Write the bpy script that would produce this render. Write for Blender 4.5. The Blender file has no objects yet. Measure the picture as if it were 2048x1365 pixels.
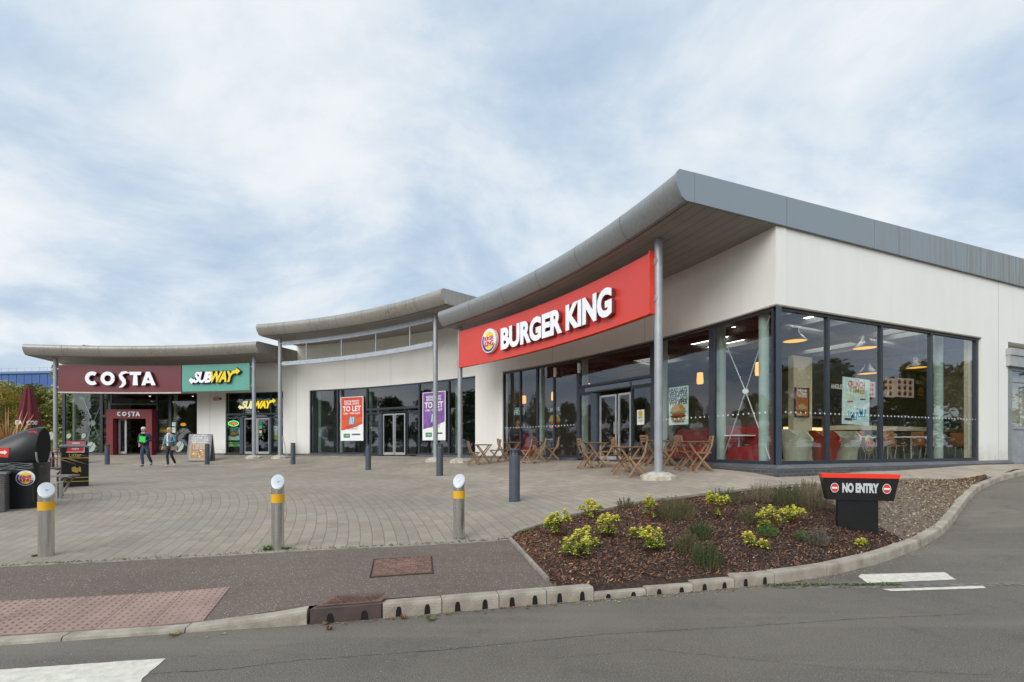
import bpy, math, random
import numpy as np
from mathutils import Vector, Matrix, noise as mnoise
random.seed(7); rng = np.random.RandomState(7)
sc = bpy.context.scene
col = sc.collection
PI = math.pi; R_ = math.radians

# ---------------------------------------------------------------- camera
cam = bpy.data.objects.new('camera', bpy.data.cameras.new('camera')); col.objects.link(cam)
cam.location = (0, 0, 1.5); cam.rotation_euler = (PI/2, 0, 0)
cam.data.sensor_width = 36; cam.data.lens = 1000/2048*36
cam.data.shift_y = (893-682.5)/2048; cam.data.clip_start = .05; cam.data.clip_end = 3000
sc.camera = cam
# ---------------------------------------------------------------- world, sun
SUN_EL = R_(30); SUN_AZ = math.atan2(-.5, -.87)      # azimuth measured from +Y towards +X
world = bpy.data.worlds.new('World'); sc.world = world; world.use_nodes = True
wn = world.node_tree; wn.nodes.clear()
def N(nt, t, **k):
    n = nt.nodes.new(t)
    for a, b in k.items():
        if a == 'inp':
            for i, v in b.items(): n.inputs[i].default_value = v
        else: setattr(n, a, b)
    return n
def L(nt, a, b, ao=0): nt.links.new(a.outputs[ao] if not hasattr(a, 'is_output') else a, b)
def mth(nt, op, a, b=None, c=None, clamp=False):
    n = nt.nodes.new('ShaderNodeMath'); n.operation = op; n.use_clamp = clamp
    for i, v in enumerate((a, b, c)):
        if v is None: continue
        if isinstance(v, (int, float)): n.inputs[i].default_value = v
        else: nt.links.new(v, n.inputs[i])
    return n.outputs[0]
def mixc(nt, f, a, b, mode='MIX'):
    n = nt.nodes.new('ShaderNodeMix'); n.data_type = 'RGBA'; n.blend_type = mode
    for i, v in ((0, f), (6, a), (7, b)):
        if isinstance(v, (int, float)): n.inputs[i].default_value = v
        elif isinstance(v, (tuple, list)): n.inputs[i].default_value = (*v[:3], 1)
        else: nt.links.new(v, n.inputs[i])
    return n.outputs[2]
def ramp(nt, f, stops):
    n = nt.nodes.new('ShaderNodeValToRGB'); e = n.color_ramp.elements
    while len(e) < len(stops): e.new(.5)
    for x, (p, c) in zip(e, stops):
        x.position = p; x.color = (*c, 1) if isinstance(c, (tuple, list)) else (c, c, c, 1)
    nt.links.new(f, n.inputs[0]); return n.outputs[0]
def noise(nt, vec, scale, detail=3, rough=.55, dist=0):
    n = nt.nodes.new('ShaderNodeTexNoise'); n.inputs['Scale'].default_value = scale
    n.inputs['Detail'].default_value = detail; n.inputs['Roughness'].default_value = rough; n.inputs['Distortion'].default_value = dist
    if vec is not None: nt.links.new(vec, n.inputs['Vector'])
    return n.outputs['Fac']
sky = N(wn, 'ShaderNodeTexSky', sky_type='NISHITA', sun_disc=False, sun_elevation=SUN_EL, sun_rotation=SUN_AZ)
sky.air_density = 1; sky.dust_density = 2; sky.ozone_density = 2
tc = N(wn, 'ShaderNodeTexCoord'); sx = N(wn, 'ShaderNodeSeparateXYZ'); wn.links.new(tc.outputs['Generated'], sx.inputs[0])
zz = mth(wn, 'ADD', mth(wn, 'MAXIMUM', sx.outputs[2], 0.0), .22)
cx = N(wn, 'ShaderNodeCombineXYZ')
wn.links.new(mth(wn, 'DIVIDE', sx.outputs[0], zz), cx.inputs[0]); wn.links.new(mth(wn, 'DIVIDE', sx.outputs[1], zz), cx.inputs[1])
cx.inputs[2].default_value = 3.1
n1 = noise(wn, cx.outputs[0], 1.3, 10, .60, .35); n2 = noise(wn, cx.outputs[0], .5, 3, .5, .3)
cf = mth(wn, 'ADD', mth(wn, 'MULTIPLY', n1, .64), mth(wn, 'MULTIPLY', n2, .36))
ccol = ramp(wn, cf, [(.38, (3.7, 4.75, 5.95)), (.44, (4.6, 5.5, 6.5)), (.49, (5.75, 6.4, 7.0)), (.545, (6.8, 7.15, 7.4)), (.61, (7.4, 7.55, 7.65))])
# thin cloud glows round the hidden sun, behind the viewer
_sd = (math.sin(SUN_AZ)*math.cos(SUN_EL), math.cos(SUN_AZ)*math.cos(SUN_EL), math.sin(SUN_EL))
dt = N(wn, 'ShaderNodeVectorMath', operation='DOT_PRODUCT'); wn.links.new(tc.outputs['Generated'], dt.inputs[0]); dt.inputs[1].default_value = _sd
gl_ = mth(wn, 'ADD', 1.0, mth(wn, 'MULTIPLY', mth(wn, 'POWER', mth(wn, 'MAXIMUM', dt.outputs['Value'], 0.0), 1.5), 1.1))
_gm = N(wn, 'ShaderNodeVectorMath', operation='SCALE'); wn.links.new(ccol, _gm.inputs[0]); wn.links.new(gl_, _gm.inputs['Scale']); ccol = _gm.outputs[0]
# ramp outputs are clamped to 0..1 by the colour widget in no way; scale stays linear
skyc = mixc(wn, .93, sky.outputs[0], ccol)
bg = N(wn, 'ShaderNodeBackground'); bg.inputs['Strength'].default_value = .094
wn.links.new(skyc, bg.inputs[0]); wo = N(wn, 'ShaderNodeOutputWorld'); wn.links.new(bg.outputs[0], wo.inputs[0])
sun = bpy.data.objects.new('sun', bpy.data.lights.new('sun', 'SUN')); col.objects.link(sun)
sun.data.energy = 1.15; sun.data.angle = R_(35); sun.data.color = (1, .96, .90)
sd = Vector((math.sin(SUN_AZ)*math.cos(SUN_EL), math.cos(SUN_AZ)*math.cos(SUN_EL), math.sin(SUN_EL)))
sun.rotation_euler = sd.to_track_quat('Z', 'Y').to_euler()
sc.view_settings.view_transform = 'Standard'; sc.view_settings.look = 'None'; sc.view_settings.exposure = .48; sc.view_settings.gamma = 1

# ---------------------------------------------------------------- materials
MATS = {}
def base(name):
    m = bpy.data.materials.new(name); m.use_nodes = True
    nt = m.node_tree; b = nt.nodes['Principled BSDF']; return m, nt, b
def M(name, c, rough=.6, metal=0, var=.12, scale=6, bump=0, bscale=60, emit=0, c2=None, spec=None, coat=0, pos='Object', stretch=None):
    if name in MATS: return MATS[name]
    m, nt, b = base(name); MATS[name] = m
    b.inputs['Roughness'].default_value = rough; b.inputs['Metallic'].default_value = metal
    if spec is not None: b.inputs['Specular IOR Level'].default_value = spec
    if coat: b.inputs['Coat Weight'].default_value = coat; b.inputs['Coat Roughness'].default_value = .1
    t = N(nt, 'ShaderNodeTexCoord'); v = t.outputs[pos]
    if stretch:
        mp = N(nt, 'ShaderNodeMapping'); mp.inputs['Scale'].default_value = stretch; nt.links.new(v, mp.inputs[0]); v = mp.outputs[0]
    if c2 is None: c2 = tuple(x*(1-var*1.6) for x in c); c = tuple(min(1, x*(1+var)) for x in c)
    f = ramp(nt, noise(nt, v, scale, 5, .6), [(.3, 0), (.7, 1)])
    cc = mixc(nt, f, c2, c); nt.links.new(cc, b.inputs['Base Color'])
    if bump:
        bn = N(nt, 'ShaderNodeBump'); bn.inputs['Strength'].default_value = bump; bn.inputs['Distance'].default_value = .02
        nt.links.new(noise(nt, t.outputs[pos], bscale, 4), bn.inputs['Height']); nt.links.new(bn.outputs[0], b.inputs['Normal'])
    if emit:
        nt.links.new(cc, b.inputs['Emission Color']); b.inputs['Emission Strength'].default_value = emit
    return m
def wpos(nt): return N(nt, 'ShaderNodeNewGeometry').outputs['Position']

def glass_mat(name, tint, refl=1.0):
    m, nt, b = base(name); nt.nodes.remove(b); MATS[name] = m
    tr = N(nt, 'ShaderNodeBsdfTransparent'); tr.inputs[0].default_value = (*tint, 1)
    gl = N(nt, 'ShaderNodeBsdfGlossy'); gl.inputs['Roughness'].default_value = .0; gl.inputs[0].default_value = (.93, .95, 1, 1)
    fr = N(nt, 'ShaderNodeFresnel'); fr.inputs[0].default_value = 1.5
    bn = N(nt, 'ShaderNodeBump'); bn.inputs['Strength'].default_value = .035; bn.inputs['Distance'].default_value = .05
    nt.links.new(noise(nt, wpos(nt), 1.3, 2), bn.inputs['Height']); nt.links.new(bn.outputs[0], gl.inputs['Normal'])
    bf = N(nt, 'ShaderNodeNewGeometry').outputs['Backfacing']
    gl.inputs['Roughness'].default_value = .012
    mx = N(nt, 'ShaderNodeMixShader'); nt.links.new(mth(nt, 'MULTIPLY', mth(nt, 'MULTIPLY', fr.outputs[0], refl, clamp=True), mth(nt, 'SUBTRACT', 1.0, bf)), mx.inputs[0])
    nt.links.new(tr.outputs[0], mx.inputs[1]); nt.links.new(gl.outputs[0], mx.inputs[2])
    nt.links.new(mx.outputs[0], nt.nodes['Material Output'].inputs[0]); return m
GLASS = glass_mat('window_glass', (.93, .96, .95), 2.0)
GLASS_DARK = glass_mat('tinted_glass', (.80, .85, .84), 2.0)

def paving_mat():
    m, nt, b = base('block_paving'); MATS['paving'] = m
    s = N(nt, 'ShaderNodeSeparateXYZ'); P = wpos(nt); nt.links.new(P, s.inputs[0])
    dx = mth(nt, 'ADD', s.outputs[0], 20.69); dy = mth(nt, 'SUBTRACT', s.outputs[1], 1.515)
    r = mth(nt, 'SQRT', mth(nt, 'ADD', mth(nt, 'MULTIPLY', dx, dx), mth(nt, 'MULTIPLY', dy, dy)))
    ph = mth(nt, 'MULTIPLY', mth(nt, 'ARCTAN2', dy, dx), 20.0)
    outer = mth(nt, 'GREATER_THAN', r, 22.45)
    wr = mth(nt, 'ADD', .16, mth(nt, 'MULTIPLY', outer, .04))
    rr = mth(nt, 'DIVIDE', r, wr); ri = mth(nt, 'FLOOR', rr); rf = mth(nt, 'FRACT', rr)
    par = mth(nt, 'MULTIPLY', mth(nt, 'MODULO', ri, 2.0), .5)
    aa = mth(nt, 'ADD', mth(nt, 'DIVIDE', ph, .21), par); ai = mth(nt, 'FLOOR', aa); af = mth(nt, 'FRACT', aa)
    def edge(f, w):
        d = mth(nt, 'MINIMUM', f, mth(nt, 'SUBTRACT', 1.0, f)); return mth(nt, 'LESS_THAN', d, w)
    jr = edge(rf, .032); ja = mth(nt, 'MULTIPLY', edge(af, .018), .6)
    cv = N(nt, 'ShaderNodeCombineXYZ'); nt.links.new(ri, cv.inputs[0]); nt.links.new(ai, cv.inputs[1])
    wnz = N(nt, 'ShaderNodeTexWhiteNoise', noise_dimensions='2D'); nt.links.new(cv.outputs[0], wnz.inputs['Vector'])
    fine = noise(nt, P, 80, 5, .8); big = noise(nt, P, .45, 4, .6)
    inner = mixc(nt, wnz.outputs[0], (.34, .28, .215), (.43, .355, .275))
    outc = mixc(nt, wnz.outputs[0], (.405, .33, .25), (.51, .42, .325))
    c = mixc(nt, outer, inner, outc)
    # straight lighter bands of pavers set across the rings
    def band(x0, y0, x1, y1, w, ex=.8):
        ln = math.hypot(x1-x0, y1-y0); nx, ny = -(y1-y0)/ln, (x1-x0)/ln
        d = mth(nt, 'ABSOLUTE', mth(nt, 'ADD', mth(nt, 'ADD', mth(nt, 'MULTIPLY', s.outputs[0], nx), mth(nt, 'MULTIPLY', s.outputs[1], ny)), -(x0*nx+y0*ny)))
        return mth(nt, 'MULTIPLY', mth(nt, 'LESS_THAN', d, w), mth(nt, 'LESS_THAN', r, 22.45))
    bd = mth(nt, 'MAXIMUM', band(-7.3, 7.1, .15, 9.4, .13), band(-12.5, 12.2, -5.3, 19.1, .13))
    ring = mth(nt, 'LESS_THAN', mth(nt, 'ABSOLUTE', mth(nt, 'SUBTRACT', r, 22.5)), .1)
    bd = mth(nt, 'MAXIMUM', bd, ring)
    c = mixc(nt, mth(nt, 'MULTIPLY', bd, .75), c, (.36, .325, .28))
    c = mixc(nt, ramp(nt, fine, [(.35, .75), (.65, 0)]), c, mixc(nt, .5, c, (.08, .075, .07)), 'MIX')
    c = mixc(nt, ramp(nt, big, [(.35, .45), (.6, 0)]), c, (.17, .15, .12))
    gum = N(nt, 'ShaderNodeTexVoronoi'); gum.inputs['Scale'].default_value = 2.6; nt.links.new(P, gum.inputs['Vector'])
    c = mixc(nt, mth(nt, 'MULTIPLY', mth(nt, 'LESS_THAN', gum.outputs['Distance'], .045), .55), c, (.07, .065, .06))
    c = mixc(nt, ramp(nt, noise(nt, P, 1.6, 6, .72, .8), [(.55, 0), (.75, .42)]), c, (.16, .13, .095))
    lichen = noise(nt, P, 7, 5, .7)
    c = mixc(nt, ramp(nt, lichen, [(.6, 0), (.72, .35)]), c, (.38, .36, .32))
    joint = mixc(nt, ramp(nt, noise(nt, P, 1.2, 4), [(.45, 0), (.62, 1)]), (.07, .06, .05), (.085, .095, .04))
    jm = mth(nt, 'MAXIMUM', jr, ja)
    c = mixc(nt, mth(nt, 'MULTIPLY', jm, .55), c, joint)
    nt.links.new(c, b.inputs['Base Color']); b.inputs['Roughness'].default_value = .9
    bn = N(nt, 'ShaderNodeBump'); bn.inputs['Strength'].default_value = .5; bn.inputs['Distance'].default_value = .006
    nt.links.new(mth(nt, 'SUBTRACT', mth(nt, 'MULTIPLY', fine, .6), jm), bn.inputs['Height']); nt.links.new(bn.outputs[0], b.inputs['Normal'])
    return m
def asphalt_mat(name, c, c2, speck, sden=.66):
    m, nt, b = base(name); MATS[name] = m; P = wpos(nt)
    big = noise(nt, P, .6, 5, .6); fine = noise(nt, P, 75, 5, .85)
    cc = mixc(nt, ramp(nt, big, [(.35, 0), (.65, 1)]), c, c2)
    cc = mixc(nt, ramp(nt, fine, [(.3, .75), (.6, 0)]), cc, tuple(x*.3 for x in c))
    cc = mixc(nt, ramp(nt, noise(nt, P, 110, 3, .85), [(.52, 0), (.66, .75)]), cc, tuple(min(1, x*2.3) for x in c2))
    mpz = N(nt, 'ShaderNodeMapping'); mpz.inputs['Scale'].default_value = (.12, 1.6, 1); mpz.inputs['Rotation'].default_value = (0, 0, -.12); nt.links.new(P, mpz.inputs[0])
    cc = mixc(nt, ramp(nt, noise(nt, mpz.outputs[0], 1.3, 3, .5), [(.5, 0), (.66, .45)]), cc, tuple(x*1.25 for x in c2))
    cc = mixc(nt, ramp(nt, noise(nt, P, 1.7, 6, .7, .6), [(.56, 0), (.72, .4)]), cc, tuple(x*.5 for x in c))
    cc = mixc(nt, ramp(nt, noise(nt, P, 5.5, 3, .6), [(.70, 0), (.76, .45)]), cc, tuple(x*.35 for x in c))
    v = N(nt, 'ShaderNodeTexVoronoi'); v.inputs['Scale'].default_value = 34; nt.links.new(P, v.inputs['Vector'])
    sp = mth(nt, 'MULTIPLY', mth(nt, 'LESS_THAN', v.outputs['Distance'], .18), mth(nt, 'GREATER_THAN', noise(nt, P, 14, 3, .8), sden-.12))
    v2 = N(nt, 'ShaderNodeTexVoronoi'); v2.inputs['Scale'].default_value = 85; nt.links.new(P, v2.inputs['Vector'])
    s2 = mth(nt, 'MULTIPLY', mth(nt, 'LESS_THAN', v2.outputs['Distance'], .2), .35)
    cc = mixc(nt, mth(nt, 'MAXIMUM', mth(nt, 'MULTIPLY', sp, .85), s2), cc, speck)
    nt.links.new(cc, b.inputs['Base Color']); b.inputs['Roughness'].default_value = .85
    bn = N(nt, 'ShaderNodeBump'); bn.inputs['Strength'].default_value = .7; bn.inputs['Distance'].default_value = .006
    nt.links.new(fine, bn.inputs['Height']); nt.links.new(bn.outputs[0], b.inputs['Normal']); return m
def brick_mat(name, c1, c2, mort, bw=.215, bh=.075, ms=.006, horiz=False):
    m, nt, b = base(name); MATS[name] = m
    g = N(nt, 'ShaderNodeNewGeometry'); s = N(nt, 'ShaderNodeSeparateXYZ'); nt.links.new(g.outputs['Position'], s.inputs[0])
    # run along the wall = arc length about the building's centre
    dx = mth(nt, 'ADD', s.outputs[0], 20.69); dy = mth(nt, 'SUBTRACT', s.outputs[1], 1.515)
    al = mth(nt, 'ADD', mth(nt, 'MULTIPLY', mth(nt, 'ARCTAN2', dy, dx), 28.0), mth(nt, 'SQRT', mth(nt, 'ADD', mth(nt, 'MULTIPLY', dx, dx), mth(nt, 'MULTIPLY', dy, dy))))
    cv = N(nt, 'ShaderNodeCombineXYZ'); nt.links.new(al, cv.inputs[0]); nt.links.new(s.outputs[2], cv.inputs[1])
    bk = N(nt, 'ShaderNodeTexBrick'); nt.links.new(cv.outputs[0], bk.inputs['Vector']); bk.inputs['Scale'].default_value = 1
    bk.inputs['Brick Width'].default_value = bw; bk.inputs['Row Height'].default_value = bh; bk.inputs['Mortar Size'].default_value = ms
    for k, v in (('Color1', c1), ('Color2', c2), ('Mortar', mort)): bk.inputs[k].default_value = (*v, 1)
    cc = mixc(nt, ramp(nt, noise(nt, g.outputs['Position'], 3, 5, .7), [(.55, 0), (.8, .5)]), bk.outputs[0], (.22, .22, .21))
    nt.links.new(cc, b.inputs['Base Color']); b.inputs['Roughness'].default_value = .5; return m
paving_mat()
asphalt_mat('road_asphalt', (.122, .103, .083), (.178, .152, .122), (.34, .31, .27), .72)
asphalt_mat('path_asphalt', (.114, .082, .063), (.160, .118, .091), (.50, .48, .45), .60)
brick_mat('plinth_brick', (.055, .057, .062), (.085, .087, .093), (.16, .155, .15))
brick_mat('plinth_tile', (.085, .088, .095), (.12, .122, .13), (.03, .03, .03), .22, .4, .007)

def render_mat():
    m, nt, b = base('white_render'); MATS['render'] = m; P = wpos(nt)
    mp = N(nt, 'ShaderNodeMapping'); mp.inputs['Scale'].default_value = (2.2, 2.2, .25); nt.links.new(P, mp.inputs[0])
    st = noise(nt, mp.outputs[0], 1.5, 5, .65); bg_ = noise(nt, P, .7, 4, .6)
    c = mixc(nt, ramp(nt, st, [(.45, .0), (.75, .2)]), (.80, .78, .725), (.64, .61, .54))
    c = mixc(nt, ramp(nt, bg_, [(.35, .3), (.6, 0)]), c, (.73, .71, .65))
    sz_ = N(nt, 'ShaderNodeSeparateXYZ'); nt.links.new(P, sz_.inputs[0])
    foot = mth(nt, 'MULTIPLY', mth(nt, 'SUBTRACT', 1.65, sz_.outputs[2], clamp=True), mth(nt, 'MULTIPLY', ramp(nt, noise(nt, P, 5, 5, .7), [(.3, .2), (.6, 1)]), .9))
    c = mixc(nt, foot, c, (.38, .35, .27))
    nt.links.new(c, b.inputs['Base Color']); b.inputs['Roughness'].default_value = .9
    bn = N(nt, 'ShaderNodeBump'); bn.inputs['Strength'].default_value = .25; bn.inputs['Distance'].default_value = .004
    nt.links.new(noise(nt, P, 220, 2), bn.inputs['Height']); nt.links.new(bn.outputs[0], b.inputs['Normal']); return m
render_mat()
def roof_mat(name, cb, cd, amt, east=False):
    m, nt, b = base(name); MATS[name] = m; P = wpos(nt)
    mp = N(nt, 'ShaderNodeMapping'); mp.inputs['Scale'].default_value = (16, 16, .35); nt.links.new(P, mp.inputs[0])
    st = noise(nt, mp.outputs[0], 1.0, 5, .75); bg_ = noise(nt, P, .35, 4, .6)
    f = mth(nt, 'MULTIPLY', ramp(nt, st, [(.42, 0), (.6, 1)]), ramp(nt, bg_, [(.32, 0), (.55, min(1, amt))]))
    if east:
        sx_ = N(nt, 'ShaderNodeSeparateXYZ'); nt.links.new(P, sx_.inputs[0]); f = mth(nt, 'MULTIPLY', f, mth(nt, 'MULTIPLY', mth(nt, 'SUBTRACT', sx_.outputs[0], 7.0), .11, clamp=True))
    c = mixc(nt, f, cb, cd)
    nt.links.new(c, b.inputs['Base Color']); b.inputs['Roughness'].default_value = .42; b.inputs['Metallic'].default_value = .25; return m
roof_mat('roof_metal', (.27, .28, .285), (.17, .15, .12), .3)
roof_mat('roof_metal_dirty', (.33, .31, .28), (.17, .14, .10), .6)
roof_mat('verge_metal', (.25, .285, .31), (.19, .15, .06), .9, True)
def soffit_mat():
    m, nt, b = base('soffit_boards'); MATS['soffit'] = m
    s = N(nt, 'ShaderNodeSeparateXYZ'); P = wpos(nt); nt.links.new(P, s.inputs[0])
    dx = mth(nt, 'ADD', s.outputs[0], 20.69); dy = mth(nt, 'SUBTRACT', s.outputs[1], 1.515)
    r = mth(nt, 'SQRT', mth(nt, 'ADD', mth(nt, 'MULTIPLY', dx, dx), mth(nt, 'MULTIPLY', dy, dy)))
    f = mth(nt, 'FRACT', mth(nt, 'DIVIDE', r, .3))
    j = mth(nt, 'LESS_THAN', f, .07)
    c = mixc(nt, ramp(nt, noise(nt, P, 1.2, 4), [(.35, 0), (.65, 1)]), (.235, .212, .195), (.275, .25, .23))
    c = mixc(nt, mth(nt, 'MULTIPLY', j, .6), c, (.06, .052, .045)); nt.links.new(c, b.inputs['Base Color'])
    b.inputs['Roughness'].default_value = .6; return m
soffit_mat()
FRAME = M('anthracite_frame', (.035, .042, .052), .4, .1, .1)
FRAMEB = M('blue_grey_frame', (.055, .072, .095), .4, .1, .08)
ALU = M('silver_frame', (.48, .49, .50), .35, .5, .08)
COLM = M('column_paint', (.33, .345, .36), .42, .3, .08, 3)
CONC = M('concrete_pad', (.52, .47, .38), .9, 0, .25, 7, .2, 60)
KERB = M('kerb_concrete', (.50, .44, .36), .9, 0, c2=(.25, .205, .155), scale=3.2, bump=.5, bscale=70)
WHITE = M('white_plastic', (.80, .80, .79), .4, 0, .03)
WPAINT = M('road_paint', (.80, .74, .62), .8, 0, c2=(.56, .52, .44), scale=14, bump=.4, bscale=120)
RED = M('sign_red', (.62, .048, .032), .35, 0, .05, 1)
MAROON = M('maroon_panel', (.135, .012, .017), .4, 0, .08, 1)
TEAL = M('green_panel', (.10, .33, .26), .4, 0, .05, 1)
YEL = M('sign_yellow', (.85, .62, .02), .4, 0, .03)
YEL_L = M('sign_yellow_lit', (.9, .66, .03), .4, 0, .03, emit=.55)
CREAM_L = M('sign_cream_lit', (.85, .78, .40), .4, 0, .03, emit=.5)
BLACK = M('black_plastic', (.012, .012, .013), .38, 0, .2)
BLACKM = M('black_matt', (.012, .012, .012), .7, 0, .2)
INK = M('print_black', (.01, .01, .01), .6, 0, 0)
PWHITE = M('print_white', (.82, .82, .80), .6, 0, .02)
PORANGE = M('print_orange', (.75, .18, .03), .6, 0, .1)
PRED = M('print_red', (.62, .03, .03), .6, 0, .05)
PPURPLE = M('print_purple', (.14, .05, .25), .6, 0, c2=(.3, .14, .45), scale=3)
PREDOR = M('print_red_orange', (.66, .035, .03), .6, 0, c2=(.70, .10, .03), scale=2)
PGREEN = M('print_green', (.02, .22, .06), .6, 0, .05)
PBLUE = M('print_blue', (.02, .04, .30), .6, 0, .05)
PCYAN = M('print_cyan', (.05, .42, .62), .6, 0, .08)
PMINT = M('print_mint', (.62, .74, .68), .6, 0, .04)
PGREY = M('print_grey', (.12, .12, .13), .6, 0, .1)
BUN = M('print_bun', (.55, .27, .08), .6, 0, .2, 25)
LETT = M('print_lettuce', (.2, .42, .04), .6, 0, .4, 60)
TOM = M('print_tomato', (.55, .05, .02), .6, 0, .2, 30)
PATTY = M('print_patty', (.09, .035, .015), .6, 0, .4, 50)
GOLD = M('gold_print', (.55, .36, .05), .4, .2, .05)
WOOD = M('teak', (.33, .19, .095), .55, 0, c2=(.19, .10, .05), scale=4, stretch=(3, 3, 12))
OLDWOOD = M('weathered_wood', (.28, .255, .225), .8, 0, .3, 14, .4)
STEEL = M('brushed_steel', (.64, .62, .58), .27, .95, .1, 3, stretch=(30, 30, 1))
STEELTOP = M('steel_top', (.62, .63, .64), .4, .2, .1)
BAND = M('yellow_band', (.78, .40, .01), .4, 0, .05)
BGREY = M('bollard_grey', (.085, .10, .125), .38, .3, .08, 4)
SOIL = M('soil', (.055, .03, .02), .95, 0, .5, 25, 1, 60)
INTW = M('interior_wall_dark', (.10, .085, .07), .8, 0, .1)
INTC = M('interior_wall_cream', (.58, .50, .36), .8, 0, .06)
INTCEIL = M('interior_ceiling', (.24, .22, .20), .8, 0, .1)
INTFL = M('interior_floor', (.26, .21, .16), .35, 0, .15, 2)
INTCOL = M('interior_column', (.34, .41, .35), .5, 0, .03)
BLACKW = M('dark_void', (.02, .02, .02), .9, 0, .1)
SKYLIT = M('skylight_panel', (.95, .93, .85), .5, 0, .02, emit=7)
LAMPY = M('lamp_inside_lit', (1, .50, .08), .5, 0, .02, emit=.85)
LAMPO = M('orange_shade_lit', (1, .42, .12), .5, 0, .05, emit=1.1)
SKIN = M('skin', (.52, .30, .22), .5, 0, .08, 20)

# ---------------------------------------------------------------- mesh helper
class MB:
    def __init__(s, f=None): s.v = []; s.fc = []; s.mi = []; s.f = f; s.mats = []; s.cur = 0
    def mat(s, m):
        if m not in s.mats: s.mats.append(m)
        s.cur = s.mats.index(m); return s
    def add(s, vs, fs):
        o = len(s.v)
        for v in vs: s.v.append(tuple(s.f(*v)) if s.f else tuple(v))
        for f in fs: s.fc.append([i+o for i in f]); s.mi.append(s.cur)
        return s
    def box(s, c, d, rz=0, M_=None):
        vs = [Vector((x*d[0]/2, y*d[1]/2, z*d[2]/2)) for x in (-1, 1) for y in (-1, 1) for z in (-1, 1)]
        m = Matrix.Translation(c) @ (M_.to_4x4() if M_ else Matrix.Rotation(rz, 4, 'Z'))
        return s.add([m @ v for v in vs], [(0, 1, 3, 2), (4, 6, 7, 5), (0, 4, 5, 1), (2, 3, 7, 6), (0, 2, 6, 4), (1, 5, 7, 3)])
    def bar(s, p, q, w, h, up=(0, 0, 1)):
        p, q = Vector(p), Vector(q); d = (q-p); l = d.length; d.normalize(); u = Vector(up)
        x = d.cross(u)
        if x.length < 1e-4: x = d.cross(Vector((1, 0, 0)))
        x.normalize(); u = x.cross(d)
        m = Matrix((x, d, u)).transposed()
        return s.box((p+q)/2, (w, l, h), M_=m)
    def cyl(s, p, q, r, r2=None, n=16, cap=True):
        p, q = Vector(p), Vector(q); r2 = r if r2 is None else r2
        d = (q-p).normalized(); a = d.orthogonal().normalized(); b = d.cross(a)
        vs = [pp + (a*math.cos(2*PI*i/n) + b*math.sin(2*PI*i/n))*rr for pp, rr in ((p, r), (q, r2)) for i in range(n)]
        fs = [(i, (i+1) % n, n+(i+1) % n, n+i) for i in range(n)]
        if cap: fs += [tuple(range(n))[::-1], tuple(range(n, 2*n))]
        return s.add(vs, fs)
    def tube(s, pts, r, n=8):
        rs = r if isinstance(r, (list, tuple)) else [r]*len(pts)
        pts = [Vector(p) for p in pts]; vs = []; a = None
        for i, p in enumerate(pts):
            d = (pts[min(i+1, len(pts)-1)] - pts[max(i-1, 0)]).normalized()
            a = (a - d*a.dot(d)).normalized() if a is not None and (a - d*a.dot(d)).length > 1e-4 else d.orthogonal().normalized()
            b = d.cross(a)
            vs += [p + (a*math.cos(2*PI*k/n)+b*math.sin(2*PI*k/n))*rs[i] for k in range(n)]
        fs = [(i*n+k, i*n+(k+1) % n, (i+1)*n+(k+1) % n, (i+1)*n+k) for i in range(len(pts)-1) for k in range(n)]
        fs += [tuple(range(n))[::-1], tuple(range((len(pts)-1)*n, len(pts)*n))]
        return s.add(vs, fs)
    def lathe(s, prof, n=24, c=(0, 0, 0)):
        vs = [(c[0]+r*math.cos(2*PI*k/n), c[1]+r*math.sin(2*PI*k/n), c[2]+z) for r, z in prof for k in range(n)]
        fs = [(i*n+k, i*n+(k+1) % n, (i+1)*n+(k+1) % n, (i+1)*n+k) for i in range(len(prof)-1) for k in range(n)]
        return s.add(vs, fs)
    def prism(s, poly, a, b, axis='z'):
        # poly in 2D, extruded a..b ; axis 'y': poly is (x,z), depth along y
        n = len(poly)
        mk = (lambda p, t: (p[0], p[1], t)) if axis == 'z' else ((lambda p, t: (p[0], t, p[1])) if axis == 'y' else (lambda p, t: (t, p[0], p[1])))
        vs = [mk(p, a) for p in poly] + [mk(p, b) for p in poly]
        return s.add(vs, [tuple(range(n))[::-1], tuple(range(n, 2*n))] + [(i, (i+1) % n, n+(i+1) % n, n+i) for i in range(n)])
    def loft(s, rings, cap=True):
        n = len(rings[0]); vs = [p for r in rings for p in r]
        fs = [(i*n+k, i*n+(k+1) % n, (i+1)*n+(k+1) % n, (i+1)*n+k) for i in range(len(rings)-1) for k in range(n)]
        if cap: fs += [tuple(range(n))[::-1], tuple(range((len(rings)-1)*n, len(rings)*n))]
        return s.add(vs, fs)
    def strip(s, F, s0, s1, z0, z1, o0, o1, n=1):
        # a slab following path F(s, off) ; z may be a callable of s
        vs = []
        for i in range(n+1):
            t = s0+(s1-s0)*i/n
            a = z0(t) if callable(z0) else z0; b = z1(t) if callable(z1) else z1
            for o, z in ((o0, a), (o1, a), (o1, b), (o0, b)):
                x, y = F(t, o); vs.append((x, y, z))
        fs = [(i*4+k, i*4+(k+1) % 4, i*4+4+(k+1) % 4, i*4+4+k) for i in range(n) for k in range(4)]
        fs += [(3, 2, 1, 0), (n*4, n*4+1, n*4+2, n*4+3)]
        return s.add(vs, fs)
    def grid(s, P, nu, nv, close=False):
        vs = [P(i/nu, j/nv) for i in range(nu+1) for j in range(nv+1)]
        return s.add(vs, [(i*(nv+1)+j, (i+1)*(nv+1)+j, (i+1)*(nv+1)+j+1, i*(nv+1)+j+1) for i in range(nu) for j in range(nv)])
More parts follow.
